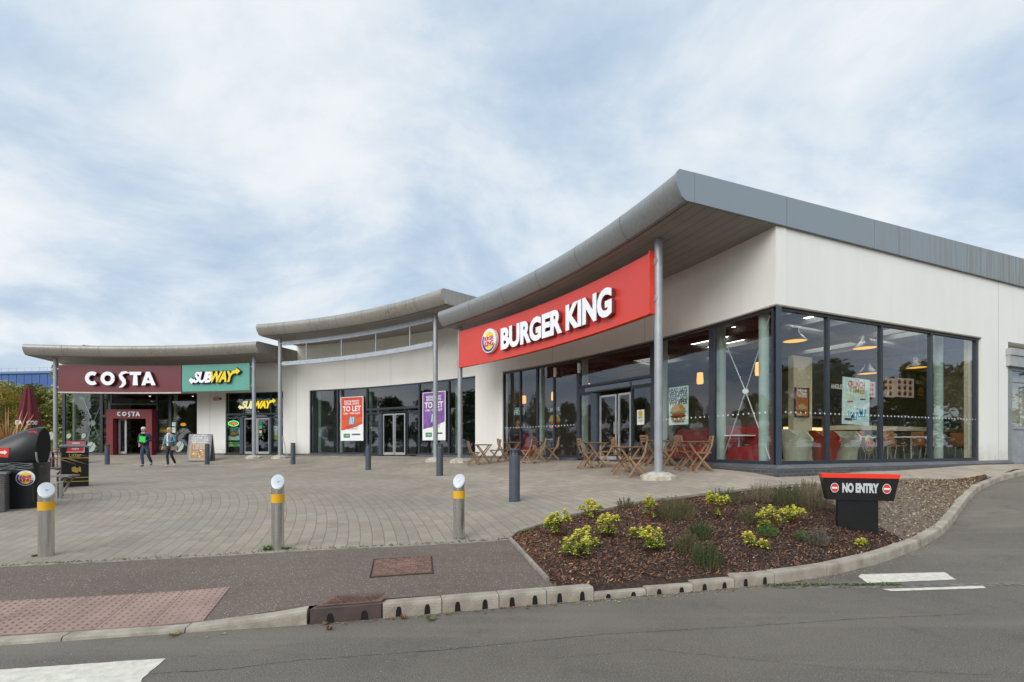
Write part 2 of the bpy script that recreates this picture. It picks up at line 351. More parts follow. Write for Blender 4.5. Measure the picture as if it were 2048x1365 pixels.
    def ball(s, c, r, n=12, m=8, sc_=(1, 1, 1)):
        rings = []
        for j in range(m+1):
            t = PI*j/m; rings.append([(c[0]+r*sc_[0]*math.sin(t)*math.cos(2*PI*k/n), c[1]+r*sc_[1]*math.sin(t)*math.sin(2*PI*k/n), c[2]-r*sc_[2]*math.cos(t)) for k in range(n)])
        return s.loft(rings, False)
    def build(s, name, m=None, parent=None, smooth=False, loc=None):
        me = bpy.data.meshes.new(name)
        off = Vector(loc) if loc is not None else (Vector(parent.location) if (parent is not None and parent.get('_w')) else Vector((0, 0, 0)))
        if parent is not None and parent.get('_wo') is not None: off = Vector(parent['_wo'])
        me.from_pydata([tuple(Vector(v)-off) for v in s.v], [], s.fc)
        mats = s.mats if s.mats else [m]
        for x in mats: me.materials.append(x)
        if s.mats: me.polygons.foreach_set('material_index', s.mi)
        me.update()
        import bmesh
        bm = bmesh.new(); bm.from_mesh(me); bmesh.ops.recalc_face_normals(bm, faces=bm.faces); bm.to_mesh(me); bm.free()
        if smooth:
            me.polygons.foreach_set('use_smooth', [True]*len(me.polygons))
            try: me.set_sharp_from_angle(angle=R_(smooth if smooth is not True else 40))
            except Exception: pass
        o = bpy.data.objects.new(name, me); col.objects.link(o)
        if parent is not None: o.parent = parent
        if loc is not None: o.location = loc
        if parent is not None and (parent.get('_w') or parent.get('_wo') is not None): o['_wo'] = tuple(off)
        return o
def tag(o, label=None, cat=None, group=None, kind=None):
    if label: o['label'] = label
    if cat: o['category'] = cat
    if group: o['group'] = group
    if kind: o['kind'] = kind
    return o
def thing(name, label, cat, loc=(0, 0, 0), rz=0, group=None, world=False):
    o = bpy.data.objects.new(name, None); col.objects.link(o); o.location = loc; o.rotation_euler = (0, 0, rz); o.empty_display_size = .2
    if world: o['_w'] = 1
    return tag(o, label, cat, group)
KIDS = {}
def copy_tree(o, parent=None):
    c = o.copy(); col.objects.link(c)
    if parent is not None: c.parent = parent
    for ch in [x for x in bpy.data.objects if x.parent == o]: copy_tree(ch, c)
    return c
def place(o, loc, rz=0, label=None, group=None, s=None):
    o.location = loc; o.rotation_euler = (0, 0, rz)
    if label: o['label'] = label
    if group: o['group'] = group
    if s: o.scale = (s, s, s) if not isinstance(s, tuple) else s
    return o
def text_geo(txt, size, depth=.01, bold=0, shear=0, align='LEFT', sx=1.0, space=1.0, res=3):
    cu = bpy.data.curves.new('t', 'FONT'); cu.body = txt; cu.size = size; cu.extrude = depth/2; cu.offset = bold; cu.shear = shear
    cu.align_x = align; cu.resolution_u = res; cu.space_character = space
    ob = bpy.data.objects.new('t', cu); col.objects.link(ob)
    dg = bpy.context.evaluated_depsgraph_get(); me = bpy.data.meshes.new_from_object(ob.evaluated_get(dg))
    vs = [(v.co.x*sx, -v.co.z-depth/2, v.co.y) for v in me.vertices]; fs = [tuple(p.vertices) for p in me.polygons]
    bpy.data.objects.remove(ob); bpy.data.curves.remove(cu); bpy.data.meshes.remove(me)
    return vs, fs      # x right, -y towards the viewer, z up
def add_text(mb, txt, x, z, size, m, depth=.004, y=0, width=None, **k):
    vs, fs = text_geo(txt, size, depth, **k)
    if not vs: return
    if width:
        xs = [v[0] for v in vs]; w = max(xs)-min(xs); kx = width/w; c = (max(xs)+min(xs))/2; vs = [((v[0]-c)*kx, v[1], v[2]) for v in vs]
    mb.mat(m); mb.add([(v[0]+x, v[1]+y, v[2]+z) for v in vs], fs)

# ---------------------------------------------------------------- site geometry
CX, CY, RR = -20.69, 1.515, 28.15
def ray(px, r):
    t = (px-1024)/1000; a = t*t+1; b = -2*(t*CX+CY); c = CX*CX+CY*CY-r*r
    Y = (-b+math.sqrt(b*b-4*a*c))/(2*a); return t*Y, Y
def phi(px, r=RR):
    x, y = ray(px, r); return math.atan2(y-CY, x-CX)
def F(p, o=0): return CX+(RR-o)*math.cos(p), CY+(RR-o)*math.sin(p)
KC = F(phi(1552)); KD = Vector((.9155, .4022)); KN = Vector((.4022, -.9155))
def W(t, o=0): return KC[0]+KD.x*t+KN.x*o, KC[1]+KD.y*t+KN.y*o
def wt(px, o=0):
    t = (px-1024)/1000; x0, y0 = W(0, o); return (t*y0-x0)/(KD.x-t*KD.y)
def cv(x, xs, ys): return float(np.interp(x, xs, ys))
KX = [-60, -30, -8, -3.85, -2.63, -1.7, -.5, .78, 1.87, 2.89, 3.66, 4.74, 5.92, 6.97, 8, 9.1, 10.3, 11.6, 13, 20, 40]
KY = [-7, -1.2, 3.0, 3.76, 4.02, 4.2, 4.53, 4.88, 5.16, 5.45, 5.78, 6.38, 7.2, 8.05, 9, 10, 11.02, 11.9, 12.65, 15.9, 24.7]
KZ = [0]*11 + [.02, .05, .1, .2, .36, .52, .66, .78, 1.0, 1.2]
KH = {-60: .03, -2.7: .03, -2.0: .09, -1.7: .125, 40: .125}
_kx = np.linspace(-60, 40, 4001); _ky = np.interp(_kx, KX, KY); _kz = np.interp(_kx, KX, KZ)
_ker = np.hanning(33); _ker /= _ker.sum(); _pad = np.pad(_ky, 16, mode='edge'); _ky = np.where((_kx > -58) & (_kx < 38), np.convolve(_pad, _ker, 'valid'), _ky)
def yk(x): return float(np.interp(x, _kx, _ky))
def zk(x): return float(np.interp(x, _kx, _kz))
def hk(x): return float(np.interp(x, sorted(KH), [KH[k] for k in sorted(KH)]))
UX = [-60, -30, -12, -5.7, -.03, .05, .88, 1.64, 2.3, 3.7, 4.5, 6.5, 9, 11.2, 13]
UY = [-4.6, 1.0, 4.4, 5.6, 6.77, 7.1, 7.9, 8.25, 8.8, 9.45, 9.75, 10.45, 11.25, 11.75, 12.9]
def yu(x): return cv(x, UX, UY)
def tps(pts, lam=.02):
    P = np.array(pts, float); n = len(P)
    d = np.hypot(P[:, None, 0]-P[None, :, 0], P[:, None, 1]-P[None, :, 1]); K = np.where(d > 0, d*d*np.log(d+1e-9), 0) + lam*np.eye(n)
    A = np.zeros((n+3, n+3)); A[:n, :n] = K; A[:n, n:] = np.c_[np.ones(n), P[:, :2]]; A[n:, :n] = A[:n, n:].T
    w = np.linalg.solve(A, np.r_[P[:, 2], 0, 0, 0])
    def f(x, y):
        d = np.hypot(P[:, 0]-x, P[:, 1]-y); k = np.where(d > 0, d*d*np.log(d+1e-9), 0)
        return float(k @ w[:n] + w[n] + w[n+1]*x + w[n+2]*y)
    return f
up = []
for x in (-14, -8, -3.85, -2.63, -1.7, -.5, .78, 1.87, 2.89, 3.66, 4.74, 5.92, 6.97, 8, 9.1, 10.3, 11.6, 13, 20):
    up.append((x, yk(x)+.15, zk(x)+hk(x)))
up += [(-5.7, 5.6, .15), (-2.8, 6.2, .19), (0, 6.8, .24), (-.75, 7, .23), (-12, 4.6, .12), (-9, 9.4, .35), (.05, 9.5, .455), (1.64, 8.2, .46), (3.7, 9.5, .6), (6.5, 10.5, .70), (9, 11.3, .77), (11.2, 11.9, .8),
       (5.8, 10.8, .82), (3.42, 11.66, .74), (9.5, 12.7, .9), (14.6, 14.9, .97), (-11.4, 13.1, .45), (-6, 12, .47), (-16.6, 22.6, .60), (-30, 5, .15), (-30, 15, .45), (-45, 0, .05), (-45, 25, .8), (22, 18, 1.05), (-20, 10, .35)]
for a in range(15, 125, 8):
    for r_, z in ((28.1, .99), (26.15, .87), (23.5, .60 if a > 25 else .6), (34, 1.0), (40, 1.0)):
        x, y = CX+r_*math.cos(R_(a)), CY+r_*math.sin(R_(a))
        if y > 14.2 and x < 4.5 or (r_ > 28 and a > 25): up.append((x, y, z))
_up = tps(up)
def gz(x, y): return max(-.02, min(1.0, _up(x, y)))
rd = [(x, yk(x), zk(x)) for x in KX[2:19]] + [(-8, 0, 0), (0, 0, 0), (-20, -5, 0), (0, -12, 0), (8, 0, 0), (4, 4, 0), (8, 5.5, .02), (12, 6, .12), (12.5, 9, .40), (16, 12, .72), (20, 0, 0), (22, 10, .5), (20, 15.9, .95), (-30, -20, 0), (30, -15, 0)]
_rd = tps(rd)
def rz_(x, y): return _rd(x, y) if (x > 3 and y > 3) else min(0, 0)
def rz(x, y):
    f = min(1, max(0, (x-2.5)/3))*min(1, max(0, (y-2.5)/3)); return max(-.01, _rd(x, y))*f
def hit(px, py, h=gz):
    # the point of the ground seen at this pixel, found once to place a thing's base
    tx, tz = (px-1024)/1000, (893-py)/1000
    lo = 2.0
    for i in range(4000):
        Y = 2+i*.01
        if 1.5+tz*Y <= h(tx*Y, Y): return tx*Y, Y, h(tx*Y, Y)
    return tx*30, 30, h(tx*30, 30)

# ---- ground, road, paving
mb = MB(); mb.grid(lambda u, v: (-1500+3000*u, -1500+3000*v, -.06 if True else 0), 6, 6)
tag(mb.build('ground', M('far_grass', (.06, .075, .03), .95, 0, .3, .5)), kind='structure')
def road_P(u, v):
    x = -60+100*u
    # v=1 touches the kerb line ; v=0 well behind the camera
    y1 = yk(x)+.02; y0 = -30; t = 1-(1-v)**2.2; y = y0+(y1-y0)*t; return (x, y, rz(x, y))
mb = MB(); mb.grid(road_P, 400, 60); tag(mb.build('road', MATS['road_asphalt'], smooth=180), kind='structure')
def plaza_P(u, v):
    x = -60+75*u; y0 = yu(x); y1 = 36; t = v**1.6; y = y0+(y1-y0)*t; return (x, y, gz(x, y)+.004)
mb = MB(); mb.grid(plaza_P, 300, 90); tag(mb.build('plaza_paving', MATS['paving'], smooth=180), kind='structure')
LX = [(-.03, 6.77), (.40, 5.0)]   # slanted left edge of the bed
def bedleft(x): return cv(x, [-.03, .40], [6.77, 4.9])
def path_P(u, v):
    x = -60+60.42*u; y0 = yk(x)+.125
    y1 = yu(x) if x < -.03 else max(y0+.001, bedleft(x)); y = y0+(y1-y0)*v; return (x, y, gz(x, y)+.002)
mb = MB(); mb.grid(path_P, 400, 14); tag(mb.build('footpath', MATS['path_asphalt'], smooth=180), kind='structure')
def dome(x, y):
    y0, y1 = yk(x)+.13, yu(x)
    if x < .42: y0 = max(y0, bedleft(x))
    t = (y-y0)/max(.01, y1-y0); e = max(0, min(1, t*(1-t)*4)); return .07*e*min(1, max(0, (x+.1)/1.2))
def bz(x, y): return gz(x, y)+dome(x, y)+.012*mnoise.noise(Vector((x*3, y*3, 0)))-.012
def bed_P(u, v):
    x = -.03+11.6*u; y0 = yk(x)+.12; y1 = yu(x)
    if x < .42: y0 = max(y0, bedleft(x))
    y = y0+(max(y1, y0+.01)-y0)*max(0, v-.025)/.975
    if v < .02 and x > .41: return (x, yk(x)+.03, zk(x)+.02)
    return (x, y, bz(x, y))
mb = MB(); mb.grid(bed_P, 150, 40); tag(mb.build('planting_bed', SOIL, smooth=180), kind='structure')
# bark chips: nobody could count them
BARK = M('bark', (.33, .15, .075), .9, 0, c2=(.085, .035, .02), scale=60)
PALECH = M('pale_chips', (.56, .43, .30), .9, 0, c2=(.28, .20, .13), scale=40)
def chips(n, xr, test, m, name, size, lift=.004):
    mb = MB(); c = 0
    while c < n:
        x = random.uniform(*xr); y0 = yk(x)+.13; y1 = yu(x)-.03
        if x < .42: y0 = max(y0, bedleft(x)+.05)
        if y1 <= y0: continue
        y = random.uniform(y0, y1)
        if not test(x, y): continue
        z = bz(x, y)+random.uniform(0, .012); l = random.uniform(*size); w = l*random.uniform(.15, .4)
        a = random.uniform(0, PI); dx, dy = math.cos(a)*l/2, math.sin(a)*l/2; t = random.uniform(-.3, .3)*l
        ex, ey = -math.sin(a)*w/2, math.cos(a)*w/2
        mb.add([(x-dx-ex, y-dy-ey, z-t+lift), (x+dx-ex, y+dy-ey, z+t+lift), (x+dx+ex, y+dy+ey, z+t+lift+w*.3), (x-dx+ex, y-dy+ey, z-t+lift+w*.3)], [(0, 1, 2, 3)]); c += 1
    return tag(mb.build(name, m), kind='stuff')
pale = lambda x, y: x > 5.3 + .35*mnoise.noise(Vector((y*2, 3, 1)))*2 and (y-yk(x)) > .14
chips(26000, (0, 7.4), lambda x, y: not (pale(x, y)), BARK, 'bark_mulch', (.014, .045))
chips(1300, (0, 6.4), lambda x, y: not (pale(x, y)), PALECH, 'pale_bark_chips', (.015, .045))
chips(6500, (5, 11.3), lambda x, y: pale(x, y), PALECH, 'wood_chippings', (.02, .06))
mb = MB()
def pale_P(u, v):
    x = 5.6+5.6*u; y0 = yk(x)+.14; y1 = yu(x)-.02; y = y0+max(.01, y1-y0)*v; return (x, y, bz(x, y)+.006)
mb.grid(pale_P, 60, 14); tag(mb.build('gravelly_soil', M('pale_soil', (.27, .20, .14), .95, 0, c2=(.13, .09, .065), scale=45, bump=1, bscale=90), smooth=180), kind='structure')
chips(260, (0, 7), lambda x, y: True, M('stray_leaf', (.45, .30, .07), .8, 0, .5, 30), 'stray_leaves', (.02, .05), .012)
# edging strip between footpath and paving, and round the bed
EDGE = M('edging_stone', (.30, .27, .22), .9, 0, .25, 8)
mb = MB(); mb.strip(lambda x, o: (x, yu(x)+o), -60, -.03, lambda x: gz(x, yu(x)), lambda x: gz(x, yu(x))+.011, -.025, .025, 200)
mb.strip(lambda x, o: (x, yu(x)+o), -.03, 11.2, lambda x: gz(x, yu(x))-.02, lambda x: gz(x, yu(x))+.03, -.02, .03, 90)
mb.bar((-.03, 6.77, gz(-.03, 6.77)+.012), (.36, 5.07, gz(.36, 5.07)+.012), .04, .05)
tag(mb.build('edging', EDGE), kind='structure')

# ---- kerb: plain runs are the setting; the slotted stones are things
def kerb_seg(mb, x0, x1, n, hfun=None, gap=.005, drop=0, top_w=.125):
    hfun = hfun or hk; rings = []
    for i in range(n+1):
        x = x0+(x1-x0)*i/n; e = .02
        dy = (yk(x+e)-yk(x-e))/(2*e); nl = math.hypot(1, dy); nx, ny = -dy/nl, 1/nl
        if i == 0: x += gap
        if i == n: x -= gap
        y = yk(x); z0 = zk(x); h = hfun(x); jit = 0
        prof = [(0, -.05), (0, h-.03), (.006, h-.008), (.02, h), (top_w, h), (top_w, -.05)]
        rings.append([(x+nx*a, y+ny*a, z0+b-drop) for a, b in prof])
    mb.loft(rings)
mb = MB()
xs = [-30.0]
while xs[-1] < -2.2: xs.append(min(xs[-1]+.915, -2.2) if xs[-1]+.915 < -2.6 else (-2.63 if xs[-1] < -2.7 else -1.72))
for a, b in zip(xs[:-1], xs[1:]): kerb_seg(mb, a, b, 6)
x = 2.86
while x < 22: kerb_seg(mb, x, x+.78, 8); x += .78
tag(mb.build('kerb', KERB), kind='structure')
# slotted drain kerbs
SLOT = M('slot_dark', (.008, .007, .006), .9, 0, 0)
dk = [(-1.13, -.63), (-.63, -.12), (-.12, .33), (.33, .80)] ; low = [(.80, 1.35), (1.35, 1.87), (1.87, 2.36), (2.36, 2.86)]
lab = ['slotted concrete kerb stone touching the brown drain box', 'second slotted kerb stone right of the brown drain box, clean edged', 'third slotted kerb stone right of the brown drain box, beside the asphalt path',
       'last tall slotted kerb stone, at the tip of the planting bed', 'sunken slotted kerb stone just right of the tall run, furthest left of the broken ones',
       'chipped low slotted kerb stone tilted at the bed edge, second of the sunken ones', 'slotted kerb stone tipped back in front of the bark mulch', 'slotted kerb stone next to the plain curved kerb']
for i, (a, b) in enumerate(dk+low):
    mb = MB(); hf = (lambda x: .125) if i < 4 else {4: lambda x: .062, 5: lambda x: .075, 6: lambda x: .095, 7: lambda x: .118}[i]
    kerb_seg(mb, a, b, 4, hf, .004, top_w=.125 if i < 4 else .17)
    lo = (a, yk(a), 0); t = mb.build('slotted_kerb_stone', KERB, loc=lo)
    tag(t, lab[i], 'kerb stone', 'slotted drain kerb stones along the road')
    for q in (.27, .75):
        x = a+(b-a)*q; h = hf(x)*.72; s = MB()
        dyx = (yk(x+.02)-yk(x-.02))/.04
        def fs(u, d, z, x=x, dyx=dyx): return (x+u-lo[0], yk(x)+dyx*u-d-lo[1], z)
        w = .026; s.f = fs; pl = [(-w, .004), (w, .004), (w*.8, h*.75), (w*.45, h), (-w*.45, h), (-w*.8, h*.75)]
        s.prism(pl, -.02, .003, 'y'); s.build('drain_slot', SLOT, t)
# brown plastic drain box with chequered lid
BROWN = M('rust_brown_iron', (.17, .09, .065), .6, .1, .2, 6, .3, 40); BROWNB = M('brown_box', (.095, .065, .058), .5, .1, .15)
dx0, dx1 = -1.70, -1.14
t = thing('drain_box', 'brown gully box with chequered lid and two slots in the kerb line', 'drain', (dx0, yk(dx0), 0), world=True)
mb = MB(); mb.strip(lambda x, o: (x+o*.16, yk(x)+o), dx0, dx1, -.02, .128, 0, .14, 4); mb.strip(lambda x, o: (x-o*-.16, yk(x)+o), dx0, dx1, -.02, .132, .14, .40, 4); mb.build('body', BROWNB, t)
mb = MB(); mb.strip(lambda x, o: (x+o*.16, yk(x)+o), dx0+.02, dx1-.02, .131, .139, .05, .38, 4)
def lidp(u, v): x = dx0+.06+(dx1-dx0-.14)*u; o = .08+.26*v; return (x+o*.16, yk(x)+o, .141)
for k in range(9):
    for (a, b) in (((k/9, 0), (k/9+.0, 1)),):
        pass
for k in range(-5, 10):
    for sgn in (1, -1):
        pts = []
        for q in range(0, 9):
            v = q/8; u = k/8+v*.5 if sgn > 0 else k/8+.5-v*.5
            if 0 <= u <= 1: pts.append(lidp(u, v))
        if len(pts) > 1: mb.tube(pts, .0045, 4)
mb.build('lid', BROWN, t)
for q in (.28, .76):
    x = dx0+(dx1-dx0)*q; s = MB(lambda u, d, z, x=x: (x+u, yk(x)+.2*u-d, z)); w = .03
    s.prism([(-w, .004), (w, .004), (w*.8, .06), (w*.4, .082), (-w*.4, .082), (-w*.8, .06)], -.02, .003, 'y'); s.build('drain_slot', SLOT, t)
# inspection cover
def lq(px, py): return hit(px, py)
cs = [lq(744, 1155), lq(863, 1147), lq(860, 1116), lq(751, 1122)]
t = thing('manhole_cover', 'rusty brown rectangular inspection cover with raised pattern set in the asphalt path', 'manhole cover', cs[0], world=True)
def cvp(u, v, h=0):
    p = (Vector(cs[0])*(1-u)+Vector(cs[1])*u)*(1-v) + (Vector(cs[3])*(1-u)+Vector(cs[2])*u)*v; return (p.x, p.y, p.z+.008+h)
mb = MB(); mb.loft([[cvp(a, b, -.03) for a, b in ((0, 0), (1, 0), (1, 1), (0, 1))], [cvp(a, b, .004) for a, b in ((0, 0), (1, 0), (1, 1), (0, 1))]]); mb.build('plate', BROWN, t)
mb = MB()
for i in range(8):
    for j in range(6):
        a, b = (i+.15)/8, (j+.2)/6
        if (i+j) % 2: pts = [cvp(a, b, .006), cvp(a+.06, b, .006), cvp(a+.085, b+.09, .006)]
        else: pts = [cvp(a, b+.1, .006), cvp(a+.1, b+.1, .006), cvp(a+.1, b+.02, .006)]
        mb.tube(pts, .007, 4)
mb.tube([cvp(.2, .5, .006), cvp(.8, .6, .006)], .009, 4); mb.tube([cvp(.25, .4, .006), cvp(.75, .45, .006)], .009, 4)
mb.build('raised_pattern', M('worn_iron', (.34, .20, .15), .55, .2, .15), t)
mb = MB(); e = [cvp(-.03, -.04, -.004), cvp(1.03, -.04, -.004), cvp(1.03, 1.04, -.004), cvp(-.03, 1.04, -.004), cvp(-.03, -.04, -.004)]
mb.tube(e, .008, 4); mb.build('rim', M('rim_dark', (.035, .025, .02), .8), t)
# tactile paving
TACT = M('tactile_buff', (.37, .25, .20), .85, 0, c2=(.28, .185, .15), scale=3, bump=.3, bscale=80)
A = Vector(hit(392, 1254)); B = Vector(hit(461, 1176))
A.y = yk(A.x)+.14; xA0 = A.x; yA0 = A.y; dv = Vector((-(1), -.215, 0)).normalized()
mb = MB(); uu = (B-A); lu = uu.length; uu.normalize(); nt_ = 14; Lm = .40*nt_
def tp(s, v, h): xx = xA0-s*.975; p = Vector((xx, yk(xx)+.14, 0))+uu*v*lu/.8; return (p.x, p.y, gz(p.x, p.y)+.008+h)
for i in range(nt_):
    for j in range(2):
        s0, s1, v0, v1 = i*.4+.003, i*.4+.397, j*.4+.003, j*.4+.397
        mb.loft([[tp(s0, v0, -.02), tp(s1, v0, -.02), tp(s1, v1, -.02), tp(s0, v1, -.02)], [tp(s0, v0, .001), tp(s1, v0, .001), tp(s1, v1, .001), tp(s0, v1, .001)]])
        for a in range(6):
            for b in range(6):
                c = tp(s0+.033+a*.066, v0+.033+b*.066, 0); r = .013
                rr = [[(c[0]+q*math.cos(k*PI/4), c[1]+q*math.sin(k*PI/4), c[2]+h) for k in range(8)] for q, h in ((r*1.25, .0), (r, .009), (r*.5, .011))]; mb.loft(rr)
tag(mb.build('tactile_paving', TACT), kind='structure')
# road markings
def flat(name, pts, m, h=.004, f=rz, jag=0):
    mb = MB(); P = []
    for i in range(len(pts)):
        a, b = Vector(pts[i]), Vector(pts[(i+1) % len(pts)]); n = max(1, int((b-a).length/.05)) if jag else 1
        for k in range(n):
            p = a+(b-a)*k/n
            if jag: p += Vector((random.uniform(-jag, jag), random.uniform(-jag, jag)))
            P.append((p.x, p.y, f(p.x, p.y)+h))
    mb.add(P, [tuple(range(len(P)))]); return mb.build(name, m)
def g0(px, py, h=rz): x, y, z = hit(px, py, h); return (x, y)
tag(flat('road_marking', [g0(-300, 1365), g0(0, 1342), g0(333, 1318), g0(285, 1358), (-2.0, 2.6), (-5, 2.0)], WPAINT, jag=.004), kind='structure')
tag(flat('road_marking', [g0(1716, 1154), g0(1722, 1150), g0(1890, 1146), g0(1912, 1160), g0(1736, 1167)], WPAINT, jag=.006), kind='structure')
tag(flat('road_marking', [g0(1764, 1180), g0(1965, 1173), g0(1972, 1178), g0(1782, 1184)], WPAINT, .006, jag=.004), kind='structure')
mb = MB(); pa, pb = g0(1560, 1177), g0(2300, 1168)
for k in range(160):
    a = k/160; b = (k+.85)/160; x0, y0 = pa[0]+(pb[0]-pa[0])*a, pa[1]+(pb[1]-pa[1])*a; x1, y1 = pa[0]+(pb[0]-pa[0])*b, pa[1]+(pb[1]-pa[1])*b
    for j in range(2):
        o = j*.05; z = rz(x0, y0)+.003; mb.box(((x0+x1)/2, (y0+y1)/2+o, z), (x1-x0, .042, .008))
tag(mb.build('sett_strip', M('setts', (.20, .185, .165), .9, 0, .4, 12)), kind='structure')
# cracks in the road surface
mb = MB(); CR = M('crack', (.02, .019, .018), .95, 0, 0)
def crack(pts, w=.006):
    P = [Vector((*g0(*p), 0)) for p in pts]; out = []
    for a, b in zip(P[:-1], P[1:]):
        n = max(2, int((b-a).length/.04))
        for k in range(n): p = a+(b-a)*k/n; out.append(p+Vector((random.uniform(-.006, .006), random.uniform(-.008, .008), 0)))
    vs = []
    for p in out: q = w*random.uniform(.3, 1); z = rz(p.x, p.y)+.003; vs += [(p.x, p.y-q/2, z), (p.x, p.y+q/2, z)]
    mb.add(vs, [(2*i, 2*i+2, 2*i+3, 2*i+1) for i in range(len(out)-1)])
crack([(300, 1350), (450, 1340), (600, 1322), (900, 1300), (1200, 1270), (1500, 1254), (1700, 1240), (1950, 1228)])
crack([(1100, 1320), (1300, 1300), (1420, 1312), (1700, 1340), (2000, 1352)], .004)
tag(mb.build('road_crack', CR), kind='structure')
# partial painted arrow at lower right edge of the road is beside the frame; leave the asphalt bare
# leaf litter and grit along the kerb
LEAFB = M('dead_leaf', (.24, .10, .04), .8, 0, .5, 30); LEAFG = M('yellow_leaf', (.35, .30, .10), .8, 0, .4, 30); GRIT = M('grit', (.42, .36, .28), .9, 0, .4, 40)
def litter(name, n, m, size, xr=(-1.9, 10), spread=.09, kind='stuff'):
    mb = MB()
    for _ in range(n):
        x = random.uniform(*xr); y = yk(x)-abs(random.gauss(0, spread))-.012; z = rz(x, y)+.004; l = random.uniform(*size); a = random.uniform(0, 6.3)
        w = l*random.uniform(.3, .8); c, s = math.cos(a), math.sin(a)
        mb.add([(x-c*l/2, y-s*l/2, z), (x+s*w/2, y-c*w/2, z+.004), (x+c*l/2, y+s*l/2, z+.002), (x-s*w/2, y+c*w/2, z+.007)], [(0, 1, 2, 3)])
    return tag(mb.build(name, m), kind=kind)
litter('leaf_litter', 150, LEAFB, (.01, .05), (-1.6, 3.2), .045); litter('grit', 1500, GRIT, (.006, .02), (.6, 9.5), .08); litter('dry_leaf_litter', 90, LEAFG, (.01, .045), (-2.6, 4), .06)
MOSS = M('moss', (.09, .13, .03), .95, 0, .4, 30)
mb = MB()
for _ in range(900):
    r = random.random()
    if r < .35: x = random.uniform(-6, 0); y = yu(x)+abs(random.gauss(0, .05)); z = gz(x, y)+.006
    elif r < .7: x = random.uniform(2.7, 4.2); y = yk(2.8)-.02+.02*(x-2.8)-abs(random.gauss(0, .05)); z = rz(x, y)+.005
    else: x = random.uniform(0, 1.2); y = yu(x)-abs(random.gauss(0, .08)); z = bz(x, y)+.01
    for k in range(3):
        a = random.uniform(0, 6.3); l = random.uniform(.01, .028); mb.add([(x, y, z), (x+l*math.cos(a), y+l*math.sin(a), z+l*.7), (x+l*math.cos(a+.6), y+l*math.sin(a+.6), z+l*.5)], [(0, 1, 2)])
tag(mb.build('moss', MOSS), kind='stuff')

# ================================================================ BUILDINGS
ZS, ZH, FL = 1.17, 4.635, 1.05     # sill, window head, floor level
pBK, pCE, pCO = (phi(1552), phi(978)), (phi(978), phi(592)), (phi(592), phi(118))
def zrel(px, py, r): return 1.5+(893-py)/1000*ray(px, r)[1]
def prr(px, r): x, y = ray(px, r); return math.atan2(y-CY, x-CX)
def make_roof(b, name, pr, pl, zr, zl, rf, Rb, zback, dirR=None, th=.57, mat_='roof_metal', dl=0):
    """front edge on an arc of radius rf from angle pr (right) to pl (left)"""
    n = 48
    def G(u): p = pr+(pl-pr)*u; return Vector((CX+rf*math.cos(p), CY+rf*math.sin(p)))
    if dirR is not None:
        g = G(0); t = 0
        while (g+dirR*t-Vector((CX, CY))).length < Rb: t += .02
        q = g+dirR*t; pb0 = math.atan2(q.y-CY, q.x-CX)
    else: pb0 = pr
    def B(u): p = pb0+(pl-pb0)*u; return Vector((CX+Rb*math.cos(p), CY+Rb*math.sin(p)))
    Z = lambda u: zr+(zl-zr)*u
    def prof(u, d, z): g = G(u); k = (B(u)-g).normalized(); L_ = (B(u)-g).length; d = L_ if d > 50 else d; q = g+k*d; return (q.x, q.y, Z(u)+z)
    pf = [(99, .02), (.34, .02), (.30, 0), (.22, .0), (.15, .06), (.05, .2), (.0, .32), (-.015, .41), (.01, .49), (.07, th-.02), (.16, th), (99, zback)]
    mb = MB(); mb.loft([[prof(i/n, d, z) for d, z in pf] for i in range(n+1)])
    ro = mb.build(name, MATS[mat_], b, smooth=35)
    # standing joints of the fascia panels
    mb = MB(); nj = max(3, int(abs(pl-pr)*rf/1.75))
    for j in range(1, nj):
        u = j/nj; w = .007/(abs(pl-pr)*rf)
        p2 = [(.30, -.003), (.22, -.004), (.147, .057), (.045, .197), (-.005, .32), (-.02, .41), (.006, .494), (.068, th-.014), (.16, th+.004), (.5, th+.008)]
        mb.loft([[prof(u-w, d, z) for d, z in p2], [prof(u+w, d, z) for d, z in p2]], False)
    mb.build('fascia_joint', M('joint_dark', (.10, .095, .085), .7), ro)
    mb = MB(); mb.loft([[prof(i/n, d, z) for d, z in ((99, .018), (.345, .018), (.345, -.012), (99, -.012))] for i in range(n+1)])
    mb.build('soffit', MATS['soffit'], b)
    return G, B, Z, prof
# roof numbers
r1, r2 = prr(1350, 25.3), prr(876, 25.3)
zBr, zBl = zrel(1350, 398, 25.3), zrel(876, 651, 25.3)
c1, c2 = prr(882, 25.2), prr(512, 25.2); zCr, zCl = zrel(882, 605, 25.2), zrel(512, 670, 25.2)
o1, o2 = prr(512, 25.2), prr(44, 25.2); zOr, zOl = zrel(512, 704, 25.2), zrel(47, 709, 25.2)
print('roof z', zBr, zBl, zCr, zCl, zOr, zOl)
REND = MATS['render']
def arc_wall(mb, p0, p1, z0, z1, o0=0, o1=-.3): mb.strip(F, p0, p1, z0, z1, o0, o1, max(1, int(abs(p1-p0)*RR/.5)))
def plinth(b, segs):
    mb = MB(); mt = MB()
    for p0, p1, Fn, n in segs:
        mb.strip(Fn, p0, p1, .3, 1.0, -.25, .13, n)
        rings = []
        for i in range(n+1):
            s = p0+(p1-p0)*i/n; rings.append([(*Fn(s, o), z) for o, z in ((-.2, .95), (.135, .998), (.137, 1.012), (.005, 1.088), (-.2, 1.088))])
        mt.loft(rings)
    pl = mb.build('plinth', MATS['plinth_brick'], b); mt.build('plinth_coping', MATS['plinth_tile'], pl)
